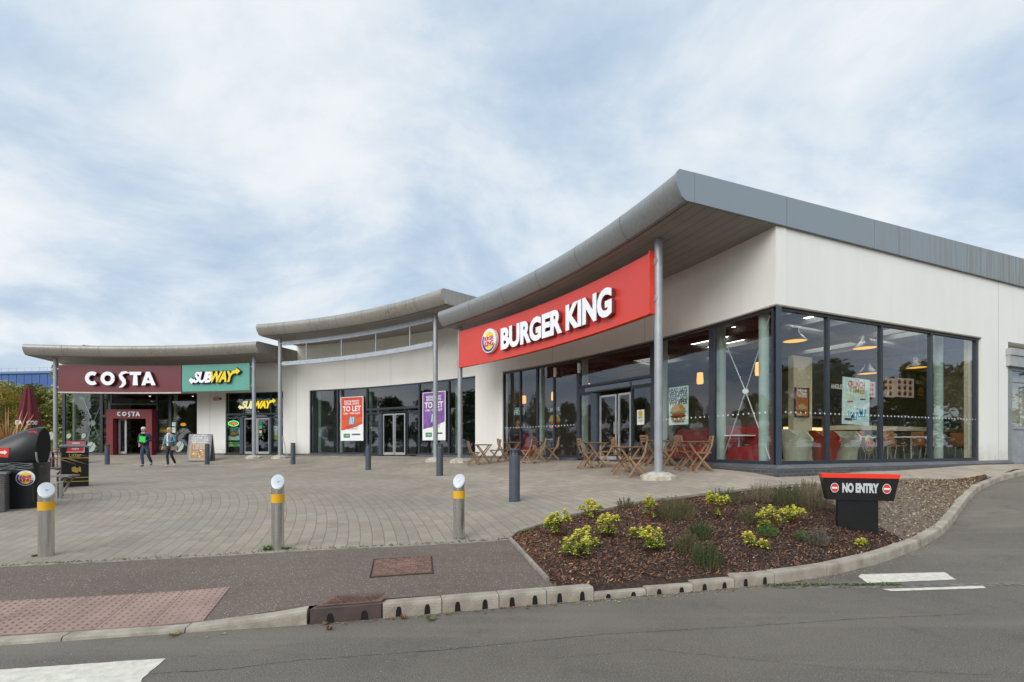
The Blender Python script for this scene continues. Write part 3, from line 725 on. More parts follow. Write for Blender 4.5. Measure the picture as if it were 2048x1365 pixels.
def bay(b, Fn, s0, s1, z0, z1, fl=.05, fr=.05, ft=.06, fb=.08, glass=None, mat_=None, unit=RR, pane=True, o0=-.16, o1=-.05, name='window', gname='pane'):
    sg = 1 if s1 > s0 else -1; e = sg/unit
    mb = MB(); n = 1
    mb.strip(Fn, s0, s1, z0, z0+fb, o0, o1, n); mb.strip(Fn, s0, s1, z1-ft, z1, o0, o1, n)
    mb.strip(Fn, s0, s0+fl*e, z0+fb, z1-ft, o0, o1); mb.strip(Fn, s1-fr*e, s1, z0+fb, z1-ft, o0, o1)
    w = mb.build(name, mat_ or FRAME, b)
    if pane:
        g = MB(); om = (o0+o1)/2; g.strip(Fn, s0+fl*e, s1-fr*e, z0+fb, z1-ft, om-.006, om+.006); g.build(gname, glass or GLASS, w)
    return w
def dots(Fn, s0, s1, z, unit, w, parent, o=-.075, pitch=.15, r=.022, z2=None):
    mb = MB(); n = int(abs(s1-s0)*unit/pitch)
    for i in range(n):
        s = s0+(s1-s0)*(i+.5)/n; e = (1 if s1 > s0 else -1)*r/unit
        mb.add([(*Fn(s+e*math.cos(a), o), z+r*math.sin(a)) for a in [k*PI/4 for k in range(8)]], [tuple(range(8))])
    mb.build('dot_marking', M('frosted_dot', (.75, .78, .76), .7), w)

# ---------------- burger restaurant
bk = thing('restaurant_building', 'nearest rendered unit with swept grey roof and tall glazed corner behind the red sign', 'building', (*KC, FL), world=True)
zwB = lambda p: zBr+(zBl-zBr)*min(1, max(0, (p-r1)/(r2-r1)))+.01
mb = MB(); gl0, gl1 = phi(1552)+.0, phi(1005)
mb.strip(F, pBK[0], gl1, ZH, zwB, 0, -.3, 30); arc_wall(mb, gl1, pBK[1], 1.08, zwB)
tEnd, tA, tFar = wt(1962), wt(2016), 18.0
mb.strip(W, .0, .4, ZH, zBr+.015, .0, -.02, 1); mb.strip(W, .4, tFar, ZH, zBr+.015, .0, -.3, 6); mb.strip(W, tEnd, tA, 1.07, ZH, .0, -.3, 1)
wl = mb.build('wall', REND, bk)
mb = MB(); mb.strip(W, tEnd+.95, tEnd+.958, 1.1, zBr, .001, .003)
for px in (1290, 1105): mb.strip(F, phi(px), phi(px)+.010/RR, ZH, zBl, .001, .003)
mb.build('render_joint', M('render_joint_line', (.30, .28, .24), .9), wl)  # movement joints in the render, drawn as thin grey-brown lines
mb = MB(); mb.strip(W, 0, tEnd, ZH-.035, ZH, -.3, .012, 1); mb.strip(F, gl0, gl1, ZH-.03, ZH+.0, -.3, .01, 20); mb.build('lintel_trim', M('trim_tan', (.30, .25, .19), .6), bk)
plinth(bk, [(gl0, phi(1300), F, 8), (phi(1154), pBK[1], F, 8), (-.0, tA+.02, W, 4)])
mb = MB(); P0 = Vector((*KC, 0)); 
cn = [(*F(gl0, .13), 0), (*W(0, .13), 0)]
apex = Vector((KC[0], KC[1], 0))+Vector((F(gl0, .13)[0]-KC[0]+KN.x*.13, F(gl0, .13)[1]-KC[1]+KN.y*.13, 0))
q = [(KC[0]+.05, KC[1]+.1), (F(gl0, .13)), (apex.x, apex.y), (W(0, .13))]
mb.prism(q, .3, .9995); pc = mb.build('plinth_corner', MATS['plinth_brick'], bk)
mb = MB(); mb.add([(*F(gl0, .135), .998), (apex.x, apex.y, .998), (*W(0, .135), .998), (KC[0], KC[1], 1.09), (*F(gl0, .135), 1.012), (apex.x, apex.y, 1.012), (*W(0, .135), 1.012)],
   [(0, 1, 5, 4), (1, 2, 6, 5), (4, 5, 3), (5, 6, 3)]); mb.build('corner_coping', MATS['plinth_tile'], pc)
GB, BB, ZB, profB = make_roof(bk, 'roof', r1, r2, zBr, zBl, 25.3, RR+16, .88, KD)
# blue-grey verge panels down the right-hand side
mb = MB(); g0_ = GB(0); Lb = (BB(0)-g0_).length
def vp(d, z, o): q = g0_+KD*d+KN*o; return (q.x, q.y, zBr+z)
vt = lambda d: .585+.23*d/12.2
cuts = [.45, 3.1, 6.2, 7.2, 10.8, 14.5, 18.2]
poly = [(.24, -.005), (.14, .05), (.04, .2), (-.01, .32), (-.025, .41), (.0, .5), (.07, .58), (.45, .59), (.45, -.005)]
mb.loft([[vp(d, z, .0) for d, z in poly], [vp(d, z, .05) for d, z in poly]])
for a, b_ in zip(cuts[:-1], cuts[1:]):
    mb.loft([[vp(d, z, .0) for d, z in ((a+.006, -.005), (b_-.006, -.005), (b_-.006, vt(b_)), (a+.006, vt(a)))], [vp(d, z, .05) for d, z in ((a+.006, -.005), (b_-.006, -.005), (b_-.006, vt(b_)), (a+.006, vt(a)))]])
mb.build('verge_panel', MATS['verge_metal'], bk)
# glazing, front (curved side), from the corner leftwards
m_ = [1555, 1418, 1303, 1154, 1105, 1072, 1038, 1005]
ps = [phi(x) for x in m_]
corner = MB(); corner.prism([F(gl0, -.17), F(gl0, -.02), (KC[0]-.0, KC[1]), W(0.02, -.02), W(.12, -.02), W(.12, -.15), (F(gl0+.004, -.17))], 1.08, ZH-.04); corner.build('corner_post', FRAMEB, bk)
w = bay(bk, F, gl0+.004, ps[1], 1.088, ZH-.03, .06, .10); dots(F, gl0+.01, ps[1], 2.27, RR, w, w)
w = bay(bk, F, ps[1], ps[2], 1.088, ZH-.03, .06, .10); dots(F, ps[1], ps[2], 2.27, RR, w, w)
zt0, zt1 = 3.42, 3.56
w = bay(bk, F, ps[2], ps[3], zt1, ZH-.03, .12, .08)
e = 1/RR
bay(bk, F, ps[2], phi(1259), FL, 3.35, .1, .05, name='side_light'); w = bay(bk, F, phi(1183), ps[3], FL, 3.35, .05, .08, name='side_light')
mb = MB(); mb.strip(F, ps[2], ps[3], 3.35, 3.37, -.2, -.02, 3); mb.strip(F, ps[2], ps[3], 3.36, 3.55, -.16, -.06, 3); tr_ = mb.build('transom', FRAME, bk)
mb = MB(); mb.strip(F, phi(1261), phi(1300), 3.39, 3.53, -.055, -.05); mb.strip(F, phi(1168), phi(1258), 3.39, 3.53, -.055, -.05); mb.build('transom_glass', GLASS, tr_)
mb = MB(); mb.strip(F, phi(1194), phi(1183), FL, 3.30, -.14, .03); mb.build('door_post', FRAMEB, bk)
def leaf(px0, px1, top=3.2, b=bk, par_=None, st=.05):
    d = bay(b, F, phi(px0), phi(px1), FL+.01, top, st, st, .06, .11, name='door', mat_=ALU, o0=-.12, o1=-.07)
    return d
d1 = leaf(1258, 1233); d2 = leaf(1229, 1196)
for d_, px in ((d1, 1235), (d2, 1227)):
    mb = MB(); x, y = F(phi(px), -.03); mb.cyl((x, y, 1.9), (x, y, 2.3), .014); mb.build('handle', ALU, d_)
for i in (3, 4, 5, 6):
    w = bay(bk, F, ps[i], ps[i+1], 1.088, ZH-.03, .03 if i != 3 else .08, .035); dots(F, ps[i], ps[i+1], 2.27, RR, w, w)
# right-hand wall glazing
tm = [.13, wt(1662), wt(1769), wt(1868.5), tEnd-.02]
for i in range(4):
    w = bay(bk, W, tm[i], tm[i+1], 1.088, ZH-.035, .035 if i else .03, .035 if i < 3 else .1, unit=1); dots(W, tm[i]+.03, tm[i+1]-.03, 2.27, 1, w, w)
# recessed side entrance at the far right
mb = MB(); mb.strip(W, tA-.12, tFar, 3.90, 4.22, -.9, .10, 1); mb.strip(W, tA-.14, tFar, 4.22, 4.42, -.9, .14, 1); cp = mb.build('side_canopy', M('canopy_grey', (.42, .42, .42), .5, .1), bk)
mb = MB(); mb.strip(W, tA, tA+.3, .6, 3.9, -.9, -.02); mb.strip(W, tA+.3, tFar, .6, .98, -.45, -.3)
sf = mb.build('side_frame', M('side_grey', (.30, .31, .32), .5, .1), bk)
w = bay(bk, W, tA+.02, tA+1.5, .95, 3.9, .09, .09, .1, .06, mat_=M('side_grey', (.3, .31, .32)), unit=1, pane=False, name='side_door', o0=-.14, o1=-.02)
mb = MB(); mb.strip(W, tA+.1, tA+1.4, .98, 2.02, -.1, -.06); mb.strip(W, tA+.1, tA+1.4, 2.02, 2.1, -.12, -.03); mb.strip(W, tA+.1, tA+1.4, 3.45, 3.52, -.12, -.03); mb.build('door_panel', M('side_panel', (.36, .37, .38), .5, .1), w)
mb = MB(); mb.strip(W, tA+.1, tA+1.4, 2.1, 3.8, -.09, -.08); mb.build('pane', GLASS, w)
mb = MB(); mb.strip(W, tA+1.5, tFar, .6, 3.9, -.3, -.02); mb.build('side_wall', REND, bk)
# interior shell
Rbk = RR+13.2; t = 0
while math.hypot(W(t, -.35)[0]-CX, W(t, -.35)[1]-CY) < Rbk: t += .02
pbR = math.atan2(W(t, -.35)[1]-CY, W(t, -.35)[0]-CX)
def inner(u, v, ds=0): 
    a = F(gl0+.012+(pBK[1]-gl0-.012)*u, -.18); p = pbR+(pBK[1]-pbR)*u; b_ = (CX+Rbk*math.cos(p), CY+Rbk*math.sin(p)); return (a[0]+(b_[0]-a[0])*v, a[1]+(b_[1]-a[1])*v)
mb = MB(); mb.loft([[(*inner(i/20, v), z) for v, z in ((-.0, .9), (1, .9), (1, FL), (-.0, FL))] for i in range(21)]); mb.build('floor', INTFL, bk)
zc = 5.35
mb = MB(); mb.loft([[(*inner(i/20, v), z) for v, z in ((0, zc), (1, zc), (1, zc+.1), (0, zc+.1))] for i in range(21)]); mb.build('ceiling', INTCEIL, bk)
mb = MB()
for i in range(14):
    v = (i+.5)/14; mb.loft([[(*inner(.04+.94*k/20, v+dv_), z) for dv_, z in ((-.006, zc-.02), (.006, zc-.02), (.006, zc-.2), (-.006, zc-.2))] for k in range(21)])
for k in (3, 8, 13, 17):
    mb.tube([(*inner(k/20, .05), zc-.4), (*inner(k/20, .95), zc-.4)], .12, 8)
mb.build('ceiling_beam', M('beam_dark', (.05, .05, .05), .7), bk)
mb = MB(); mb.strip(lambda p, o: (CX+(Rbk-o)*math.cos(p), CY+(Rbk-o)*math.sin(p)), pbR, pBK[1], FL, zc, -.1, 0, 20); mb.build('back_wall', INTC, bk)
mb = MB(); a = inner(1, 0); b_ = inner(1, 1); mb.bar((a[0], a[1], 3.1), (b_[0], b_[1], 3.1), .1, 4.4); mb.build('party_wall', INTW, bk)
mb = MB(); mb.strip(W, wt(1962), t, FL, zc, -.3, -.4, 1); mb.build('inner_lining', INTC, bk)
mb = MB()
for (u, v, du, dv_) in ((.05, .25, .10, .12), (.05, .55, .1, .12), (.35, .3, .12, .1), (.6, .35, .12, .1), (.22, .62, .12, .1)):
    mb.loft([[(*inner(u+du*i/4, vv), z) for vv, z in ((v, zc-.03), (v+dv_, zc-.03), (v+dv_, zc-.012), (v, zc-.012))] for i in range(5)])
mb.build('skylight', SKYLIT, bk)
mb = MB(); random.seed(9)
for i in range(26):
    x, y = inner(random.uniform(.03, .95), random.uniform(.08, .8)); mb.cyl((x, y, zc-.03), (x, y, zc-.012), .07, n=10)
mb.build('added_downlight', M('added_downlight_lit', (1, .86, .62), .5, emit=9), bk)  # added glowing ceiling discs, put in to brighten and warm the room
mb = MB()
for i in range(18):
    a_ = 4.6+i*.56; mb.strip(W, a_, a_+.46, FL+1.15+.2*(i % 3), FL+1.9+.15*(i % 2), -4.45, -4.35)
mb.build('kitchen_unit', M('kitchen_steel', (.42, .38, .32), .35, .5, .3, 3), bk)
mb = MB()
for i in range(9): mb.strip(W, 4.8+i*1.1, 5.6+i*1.1, FL+1.0, FL+1.12, -4.4, -4.3)
mb.build('added_glow_strip', M('added_strip_glow', (1, .55, .25), .5, emit=1.6), bk)  # added glowing strips, invented small lights at the kitchen back
def icol(b, px, off=-.6, r=.12, zt=None, m=INTCOL):
    x, y = ray(px, RR-off); mb = MB(); mb.cyl((x, y, FL), (x, y, zt or zc), r, n=20); return mb.build('inner_column', m, b, smooth=True)
for px in (1442, 1327, 1170, 1083): icol(bk, px)
for tt in (.35, tEnd-.9): 
    x, y = W(tt, -.6); mb = MB(); mb.cyl((x, y, FL), (x, y, zc), .11, n=20); mb.build('inner_column', INTCOL, bk, smooth=True)
# crossed bracing rods behind the corner window
mb = MB(); xa, xb = ray(1448, RR+.5), ray(1540, RR+.25); xc = ((xa[0]+xb[0])/2, (xa[1]+xb[1])/2, 2.85)
for (p, z0) in ((xa, 4.3), (xb, 4.5), (xa, 1.25), (xb, 1.2)): mb.cyl((p[0], p[1], z0), xc, .012)
mb.cyl((xc[0]-.01, xc[1]-.02, 2.85), (xc[0]+.01, xc[1]+.02, 2.85), .07, n=16)
mb.build('bracing', M('brace_steel', (.6, .6, .56), .4, .3), bk)
def column(b, px, r, ztop, ang=0):
    x, y = ray(px, r); z = gz(x, y)
    c = MB(); c.cyl((x, y, z+.16), (x, y, ztop), .098, n=24); c.cyl((x, y, z+.15), (x, y, z+.19), .17, n=24); co = c.build('column', COLM, b, smooth=True)
    p = MB(); rings = []
    for rr_, zz_ in ((.42, -.15), (.42, .07), (.22, .16)):
        rings.append([(x+rr_*math.cos(k*PI/4+PI/8+ang), y+rr_*math.sin(k*PI/4+PI/8+ang), z+zz_) for k in range(8)])
    p.loft(rings); p.build('base_pad', CONC, co)
    return x, y, z
RC = 26.15
def zat(p, a, b, za, zb_): return za+(zb_-za)*min(1, max(0, (p-a)/(b-a)))
cb1 = column(bk, 1317, RC, zat(prr(1317, RC), r1, r2, zBr, zBl)+.01); cb2 = column(bk, 920, RC, zBl+.01)

# ---------------- empty unit
ce = thing('vacant_unit_building', 'middle rendered unit with steel railing frame under its roof and to let boards', 'building', (*F(phi(785)), FL), world=True)
zwC = lambda p: zat(p, c1, c2, zCr, zCl)+.01
mb = MB(); q0, q1 = phi(950.5), phi(619)
arc_wall(mb, pCE[0], q0, 1.08, zwC); arc_wall(mb, q1, pCE[1], 1.08, zwC); mb.strip(F, q0, q1, ZH, zwC, 0, -.3, 30)
for p in (pCE[0], pCE[1]):
    mb.strip(lambda s, o, p=p: (CX+s*math.cos(p)-o*math.sin(p), CY+s*math.sin(p)+o*math.cos(p)), RR+.3, RR+10, 1.0, zwC(p), (-.15 if p == pCE[1] else .0), (0 if p == pCE[1] else .15))
mb.build('wall', REND, ce)
mb = MB(); [mb.strip(F, phi(px), phi(px)+.010/RR, ZH, 6.9, .001, .003) for px in (782, 690)]; mb.build('render_joint', M('render_joint_line', 0), ce)
plinth(ce, [(pCE[0], phi(836), F, 8), (phi(731), pCE[1], F, 8)])
make_roof(ce, 'roof', c1, c2, zCr, zCl, 25.2, RR+10.5, .62, mat_='roof_metal_dirty')
cc_ = [950.5, 895.6, 836.3, 731.9, 673.6, 619]
pp = [phi(x) for x in cc_]
for i in (0, 1, 3, 4): bay(ce, F, pp[i], pp[i+1], 1.088, ZH, .05, .05, glass=GLASS_DARK)
w = bay(ce, F, pp[2], pp[3], 3.42, ZH, .05, .05, glass=GLASS_DARK)
mb = MB(); mb.strip(F, pp[2], pp[3], 3.24, 3.27, -.17, -.02, 3); mb.strip(F, pp[2], pp[3], 3.39, 3.42, -.17, -.02, 3)
for px in (836.3, 808.8, 757, 732): mb.strip(F, phi(px), phi(px)+.05*e, 3.27, 3.39, -.16, -.04)
tr_ = mb.build('transom', FRAME, ce); mb = MB(); mb.strip(F, pp[2], pp[3], 3.275, 3.385, -.11, -.1, 3); mb.build('transom_glass', GLASS, tr_)
bay(ce, F, pp[2], phi(812), FL, 3.24, .06, .04, name='side_light', glass=GLASS_DARK); bay(ce, F, phi(757), pp[3], FL, 3.24, .04, .06, name='side_light', glass=GLASS_DARK)
mb = MB(); mb.strip(F, phi(763.5), phi(757), FL, 3.2, -.14, .02); mb.build('door_post', FRAMEB, ce)
def leafc(b, a, c, top=3.17, g=None): return bay(b, F, phi(a), phi(c), FL+.01, top, .06, .06, .06, .13, name='door', mat_=ALU, o0=-.12, o1=-.07, glass=g or GLASS_DARK)
leafc(ce, 808, 787); leafc(ce, 785.5, 764)
RB2 = RR+8
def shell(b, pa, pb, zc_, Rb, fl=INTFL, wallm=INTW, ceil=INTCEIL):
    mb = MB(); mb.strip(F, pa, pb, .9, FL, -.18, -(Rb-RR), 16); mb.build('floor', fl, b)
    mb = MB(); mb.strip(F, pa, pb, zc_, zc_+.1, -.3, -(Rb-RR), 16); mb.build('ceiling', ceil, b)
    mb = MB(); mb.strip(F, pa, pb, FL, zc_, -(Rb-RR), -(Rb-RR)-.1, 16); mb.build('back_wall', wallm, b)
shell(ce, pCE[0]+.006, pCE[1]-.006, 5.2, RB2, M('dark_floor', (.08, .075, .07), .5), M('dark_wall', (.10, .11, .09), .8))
for px in (915, 868, 742, 684, 640): icol(ce, px, -.7, .11, 5.2)
ZRa, ZRb = 5.72+1.17, 1.5+4.33
# railing frame between the two columns
cc1 = column(ce, 871, RC, zat(prr(871, RC), c1, c2, zCr, zCl)+.01); cc2 = column(ce, 560, RC, zCl+.01)
pa_, pb_ = prr(868.5, RC)+.003, prr(563, RC)-.003
Fc = lambda p, o: (CX+(RC-o)*math.cos(p), CY+(RC-o)*math.sin(p))
mb = MB(); mb.strip(Fc, pa_, pb_, 6.78, 6.97, -.04, .04, 24); rb = mb.build('upper_beam', M('beam_paint', (.40, .43, .46), .4, .3), ce)
mb = MB(); mb.strip(Fc, pa_, pb_, 5.72, 5.92, -.04, .04, 24); mb.build('lower_beam', M('beam_paint', 0), ce)
for px in (613, 683, 752, 820):
    x, y = ray(px, RC); mb = MB(); mb.cyl((x, y, 5.92), (x, y, 6.78), .035, n=12); mb.build('strut', COLM, ce, smooth=True)
mb = MB()
for p in (pa_, pb_):
    for z in (5.82, 6.87):
        sgn = 1 if p == pb_ else -1; x, y = Fc(p, 0); x2, y2 = Fc(p+sgn*.005, 0); mb.cyl((x, y, z), (x2, y2, z), .05, n=10)
mb.build('beam_bracket', ALU, ce)

# ---------------- coffee shop and sandwich shop share the low roof
co = thing('coffee_shop_building', 'low rendered unit at the left behind the maroon and green signs', 'building', (*F(phi(340)), FL), world=True)
zwO = lambda p: zat(p, o1, o2, zOr, zOl)+.01
mb = MB()
for a, b_ in ((592, 566), (451, 394)): arc_wall(mb, phi(a), phi(b_), 1.08, zwO)
mb.strip(F, phi(566), phi(451), ZH, zwO, 0, -.3, 10); mb.strip(F, phi(394), phi(118), ZH, zwO, 0, -.3, 16)
mb.build('wall', REND, co)
mb = MB()
for px in (592.5, 420): mb.strip(F, phi(px), phi(px)+.012*e, 1.1, 5.9, .001, .004)
mb.build('render_joint', M('render_joint_line', (.25, .23, .19), .9), co)
plinth(co, [(phi(592), phi(566), F, 2), (phi(451), phi(312), F, 6), (phi(221), phi(119), F, 6)])
make_roof(co, 'roof', o1, o2, zOr, zOl, 25.2, RR+10.5, .62, mat_='roof_metal_dirty')
co_m = [394, 338, 312]; ppo = [phi(x) for x in co_m]
bay(co, F, ppo[0], ppo[1], 1.088, ZH, .05, .09, glass=GLASS_DARK); bay(co, F, ppo[1], ppo[2], 1.088, ZH, .06, .05, glass=GLASS_DARK)
bay(co, F, phi(312), phi(221), 3.95, ZH, .05, .05, glass=GLASS_DARK)
bay(co, F, phi(221), phi(202), 1.088, 3.28, .04, .05, glass=GLASS_DARK); bay(co, F, phi(221), phi(202), 3.28, ZH, .04, .05, glass=GLASS_DARK)
bay(co, F, phi(202), phi(124), 1.088, ZH, .1, .12, glass=GLASS_DARK)
# glazed return wall at the left end
pe = phi(122)
Fe = lambda s, o: (CX+(RR+s)*math.cos(pe)-o*math.sin(pe), CY+(RR+s)*math.sin(pe)+o*math.cos(pe))
for s0, s1 in ((.1, 2.2), (2.2, 4.4)): bay(co, Fe, s0, s1, 1.088, ZH, .06, .06, unit=1, glass=GLASS_DARK, o0=-.1, o1=.0)
mb = MB(); mb.strip(Fe, .1, 8, ZH, zwO(o2)-.0, -.25, 0); mb.strip(Fe, 4.4, 8, .5, ZH+.02, -.2, .0); mb.strip(Fe, 0, 4.4, .5, 1.088, -.2, .02); mb.build('end_wall', REND, co)
# projecting maroon portal with its own lettering
t_o, t_i = 1.5+.072*29, 1.5+.056*29
mb = MB(); MP = M('portal_maroon', (.20, .018, .02), .45, 0, .05, 1)
mb.strip(F, phi(312), phi(300), FL-.1, 3.66, -.15, .35); mb.strip(F, phi(234), phi(221), FL-.1, 3.66, -.15, .35); mb.strip(F, phi(300), phi(234), 3.12, 3.66, -.15, .35, 3)
po = mb.build('portal', MP, co)
d_ = bay(co, F, phi(252), phi(236), FL+.01, 3.1, .1, .1, .06, .13, name='door', mat_=ALU, glass=GLASS_DARK, o0=-.1, o1=-.04)
# sandwich shop front
for a, b_ in ((566, 540), (540, 486), (486, 451)): bay(co, F, phi(a), phi(b_), 3.35, ZH, .04, .04, glass=GLASS_DARK)
mb = MB(); mb.strip(F, phi(566), phi(451), 3.18, 3.21, -.17, -.02, 4); mb.strip(F, phi(566), phi(451), 3.32, 3.35, -.17, -.02, 4); tr_ = mb.build('transom', FRAME, co)
mb = MB(); mb.strip(F, phi(566), phi(451), 3.215, 3.315, -.12, -.1, 4); mb.build('transom_glass', GLASS_DARK, tr_)
bay(co, F, phi(566), phi(542), FL, 3.18, .04, .04, name='side_light', glass=GLASS_DARK); bay(co, F, phi(480), phi(451), FL, 3.18, .04, .04, name='side_light', glass=GLASS_DARK)
mb = MB(); mb.strip(F, phi(486.5), phi(480), FL, 3.18, -.14, .03); mb.strip(F, phi(542), phi(538), FL, 3.18, -.14, .0); mb.build('door_post', FRAMEB, co)
leafc(co, 537, 513, 3.14); leafc(co, 512, 487, 3.14)
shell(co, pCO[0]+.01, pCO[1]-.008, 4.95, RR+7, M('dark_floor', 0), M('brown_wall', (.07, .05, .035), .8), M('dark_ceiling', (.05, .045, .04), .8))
mb = MB(); p = phi(430); a = F(p, -.3); b_ = F(p, -7); mb.bar((*a, 3), (*b_, 3), .15, 4); mb.build('party_wall', INTW, co)
for px in (150, 352): icol(co, px, -.7, .11, 4.95, M('cream_column', (.5, .48, .32), .5))
mb = MB(); xa, xb = F(phi(156), -.4), F(phi(198), -.4); xc = ((xa[0]+xb[0])/2, (xa[1]+xb[1])/2, 2.88)
for (pq, z0) in ((xa, 4.4), (xb, 4.4), (xa, 1.3), (xb, 1.3)): mb.cyl((pq[0], pq[1], z0), xc, .016)
mb.cyl((xc[0], xc[1]-.02, xc[2]), (xc[0], xc[1]+.03, xc[2]), .16, n=16); mb.build('bracing', M('brace_steel', 0), co)
mb = MB()
for i in range(14):
    px = random.uniform(130, 390); x, y = F(phi(px), -random.uniform(.8, 5)); mb.cyl((x, y, 4.93), (x, y, 4.95), .05, n=8)
mb.build('ceiling_spotlight', M('spot_lit', (1, .9, .7), .5, emit=3), co)
cz1 = column(co, 508, RC, zOr+.01); cz2 = column(co, 111, RC, zOl+.01)
# alarm box on the pier
al = thing('alarm_box', 'small red and white bell box on the cream pier left of the sandwich shop door', 'alarm box', (*F(phi(434), .0), 4.28), PI/2+phi(434)-PI)
mb = MB(); mb.box((0, -.05, 0), (.36, .1, .2)); mb.build('case', M('alarm_cream', (.62, .52, .45), .5), al)
mb = MB(); add_text(mb, 'ATA', 0, -.06, .17, PRED, .004, -.1, align='CENTER', bold=.006); mb.box((0, -.102, -.085), (.30, .004, .02)); mb.build('lettering', None, al)
mb = MB(); mb.box((.24, -.05, 0), (.09, .08, .09)); mb.build('lamp', M('alarm_brown', (.10, .03, .025), .5), al)

# ================================================================ SIGNS
def frame_at(px, r, z):   # local frame on the arc: x to the right, -y towards the viewer
    x, y = ray(px, r); p = math.atan2(y-CY, x-CX); return (x, y, z), p-PI/2
def arcmap(pref, r, z0):
    return lambda x, y, z: (CX+(r+y)*math.cos(pref-x/r), CY+(r+y)*math.sin(pref-x/r), z0+z)
def sign_panel(name, label, pxl, pxr, r, z0, z1, mp_, group=None, lip=None):
    pl, pr = prr(pxl, r), prr(pxr, r); w = (pl-pr)*r; pm = (pl+pr)/2
    loc = (CX+r*math.cos(pm), CY+r*math.sin(pm), z0); t = thing(name, label, 'shop sign', loc, world=True, group=group)
    f = arcmap(pm, r, z0); mb = MB(f); n = 24; H_ = z1-z0
    mb.loft([[(-w/2+w*i/n, 0, 0), (-w/2+w*i/n, .1, 0), (-w/2+w*i/n, .1, H_), (-w/2+w*i/n, 0, H_)] for i in range(n+1)])
    mb.build('panel', mp_, t)
    return t, f, w, H_, pm
G_DARK = M('letter_side', (.28, .05, .045), .5)
def letters(t, f, txt, x, z, size, m, side, depth=.12, gap=.05, width=None, **k):
    mb = MB(f); add_text(mb, txt, x, z, size, side, depth, -gap, width, **k); mb.build('letter_side', None, t)
    mb = MB(f); add_text(mb, txt, x, z, size, m, .012, -gap-depth, width, **k); return mb.build('lettering', None, t)
# burger sign
sg, f, w, H_, pm = sign_panel('fascia_sign', 'long red curved sign with round burger logo and raised white BURGER KING letters', 917.5, 1300, 25.95, 4.62, 6.0, RED)
mb = MB(f)
mb.loft([[(-w/2+w*i/24, -.02, -.04), (-w/2+w*i/24, .14, -.04), (-w/2+w*i/24, .14, .0), (-w/2+w*i/24, -.02, .0)] for i in range(25)])
mb.box((w/2+.015, .04, H_/2), (.03, .16, H_+.08)); mb.build('edge_trim', M('red_trim', (.75, .05, .02), .4), sg)
def xs_(px, r, pm): return (pm-prr(px, r))*r
xa, xb = xs_(1001, 25.8, pm), xs_(1224, 25.8, pm)
BW = M('sign_white', (.86, .86, .88), .35, 0, .02)
letters(sg, f, 'BURGER KING', (xa+xb)/2, .28, .96, BW, M('letter_side_red', (.20, .05, .045), .4), .11, .03, width=xb-xa, bold=.045, space=1.0, res=4)
xl = xs_(977, 25.8, pm)
def bk_logo(t, f, cx_, cz_, R0, y=-.03, depth=.1, sub=True, name='logo'):
    mb = MB(f); n = 32
    def disc(m, r, y0, y1, sx=1., sy=1., dx=0, dz=0, a0=0, a1=2*PI, inner=None):
        mb.mat(m)
        if inner is None and a1-a0 > 6.2: mb.prism([(cx_+dx+r*sx*math.cos(a), cz_+dz+r*sy*math.sin(a)) for a in [2*PI*k/n for k in range(n)]], y0, y1, 'y')
        else:
            aa = [a0+(a1-a0)*k/n for k in range(n+1)]
            o = [(cx_+dx+r*sx*math.cos(a), cz_+dz+r*sy*math.sin(a)) for a in aa]
            i_ = [(cx_+inner[2]+inner[0]*math.cos(a), cz_+inner[3]+inner[1]*math.sin(a)) for a in aa] if inner else [o[0]]
            for k in range(n):
                if inner: mb.add([(o[k][0], y1, o[k][1]), (o[k+1][0], y1, o[k+1][1]), (i_[k+1][0], y1, i_[k+1][1]), (i_[k][0], y1, i_[k][1])], [(0, 1, 2, 3)])
            if not inner: mb.prism(o, y0, y1, 'y')
    disc(WHITE, R0, y, y-depth)
    yy = y-depth
    disc(PBLUE, R0*.93, 0, yy-.003, a0=R_(150), a1=R_(335), inner=(R0*.78, R0*.80, R0*.06, R0*.05))
    # bun halves
    disc(YEL, R0*.60, yy-.004, yy-.009, a0=R_(18), a1=R_(162), sy=.95, dz=R0*.18, dx=R0*.06)
    disc(YEL, R0*.60, yy-.004, yy-.009, a0=R_(198), a1=R_(342), sy=.95, dz=-R0*.20, dx=R0*.06)
    disc(WHITE, R0*.66, yy-.010, yy-.012, sx=1.1, sy=.60, dx=R0*.05, dz=-R0*.02)
    add_text(mb, 'BURGER', cx_+R0*.05, cz_+R0*.04, R0*.42, PRED, .004, yy-.013, R0*1.25, align='CENTER', bold=R0*.02)
    add_text(mb, 'KING', cx_+R0*.05, cz_-R0*.44, R0*.58, PRED, .004, yy-.013, R0*1.2, align='CENTER', bold=R0*.03)
    return mb.build(name, None, t)
bk_logo(sg, f, xl, .68, .43, -.03, .12)
mb = MB(f)
for z in (.32, H_-.2):
    mb.box((w/2+.06, .14, z), (.08, .1, .14)); mb.cyl((w/2-.1, .16, z), (w/2+.12, .16, z), .055, n=10)
mb.build('bracket', ALU, sg)
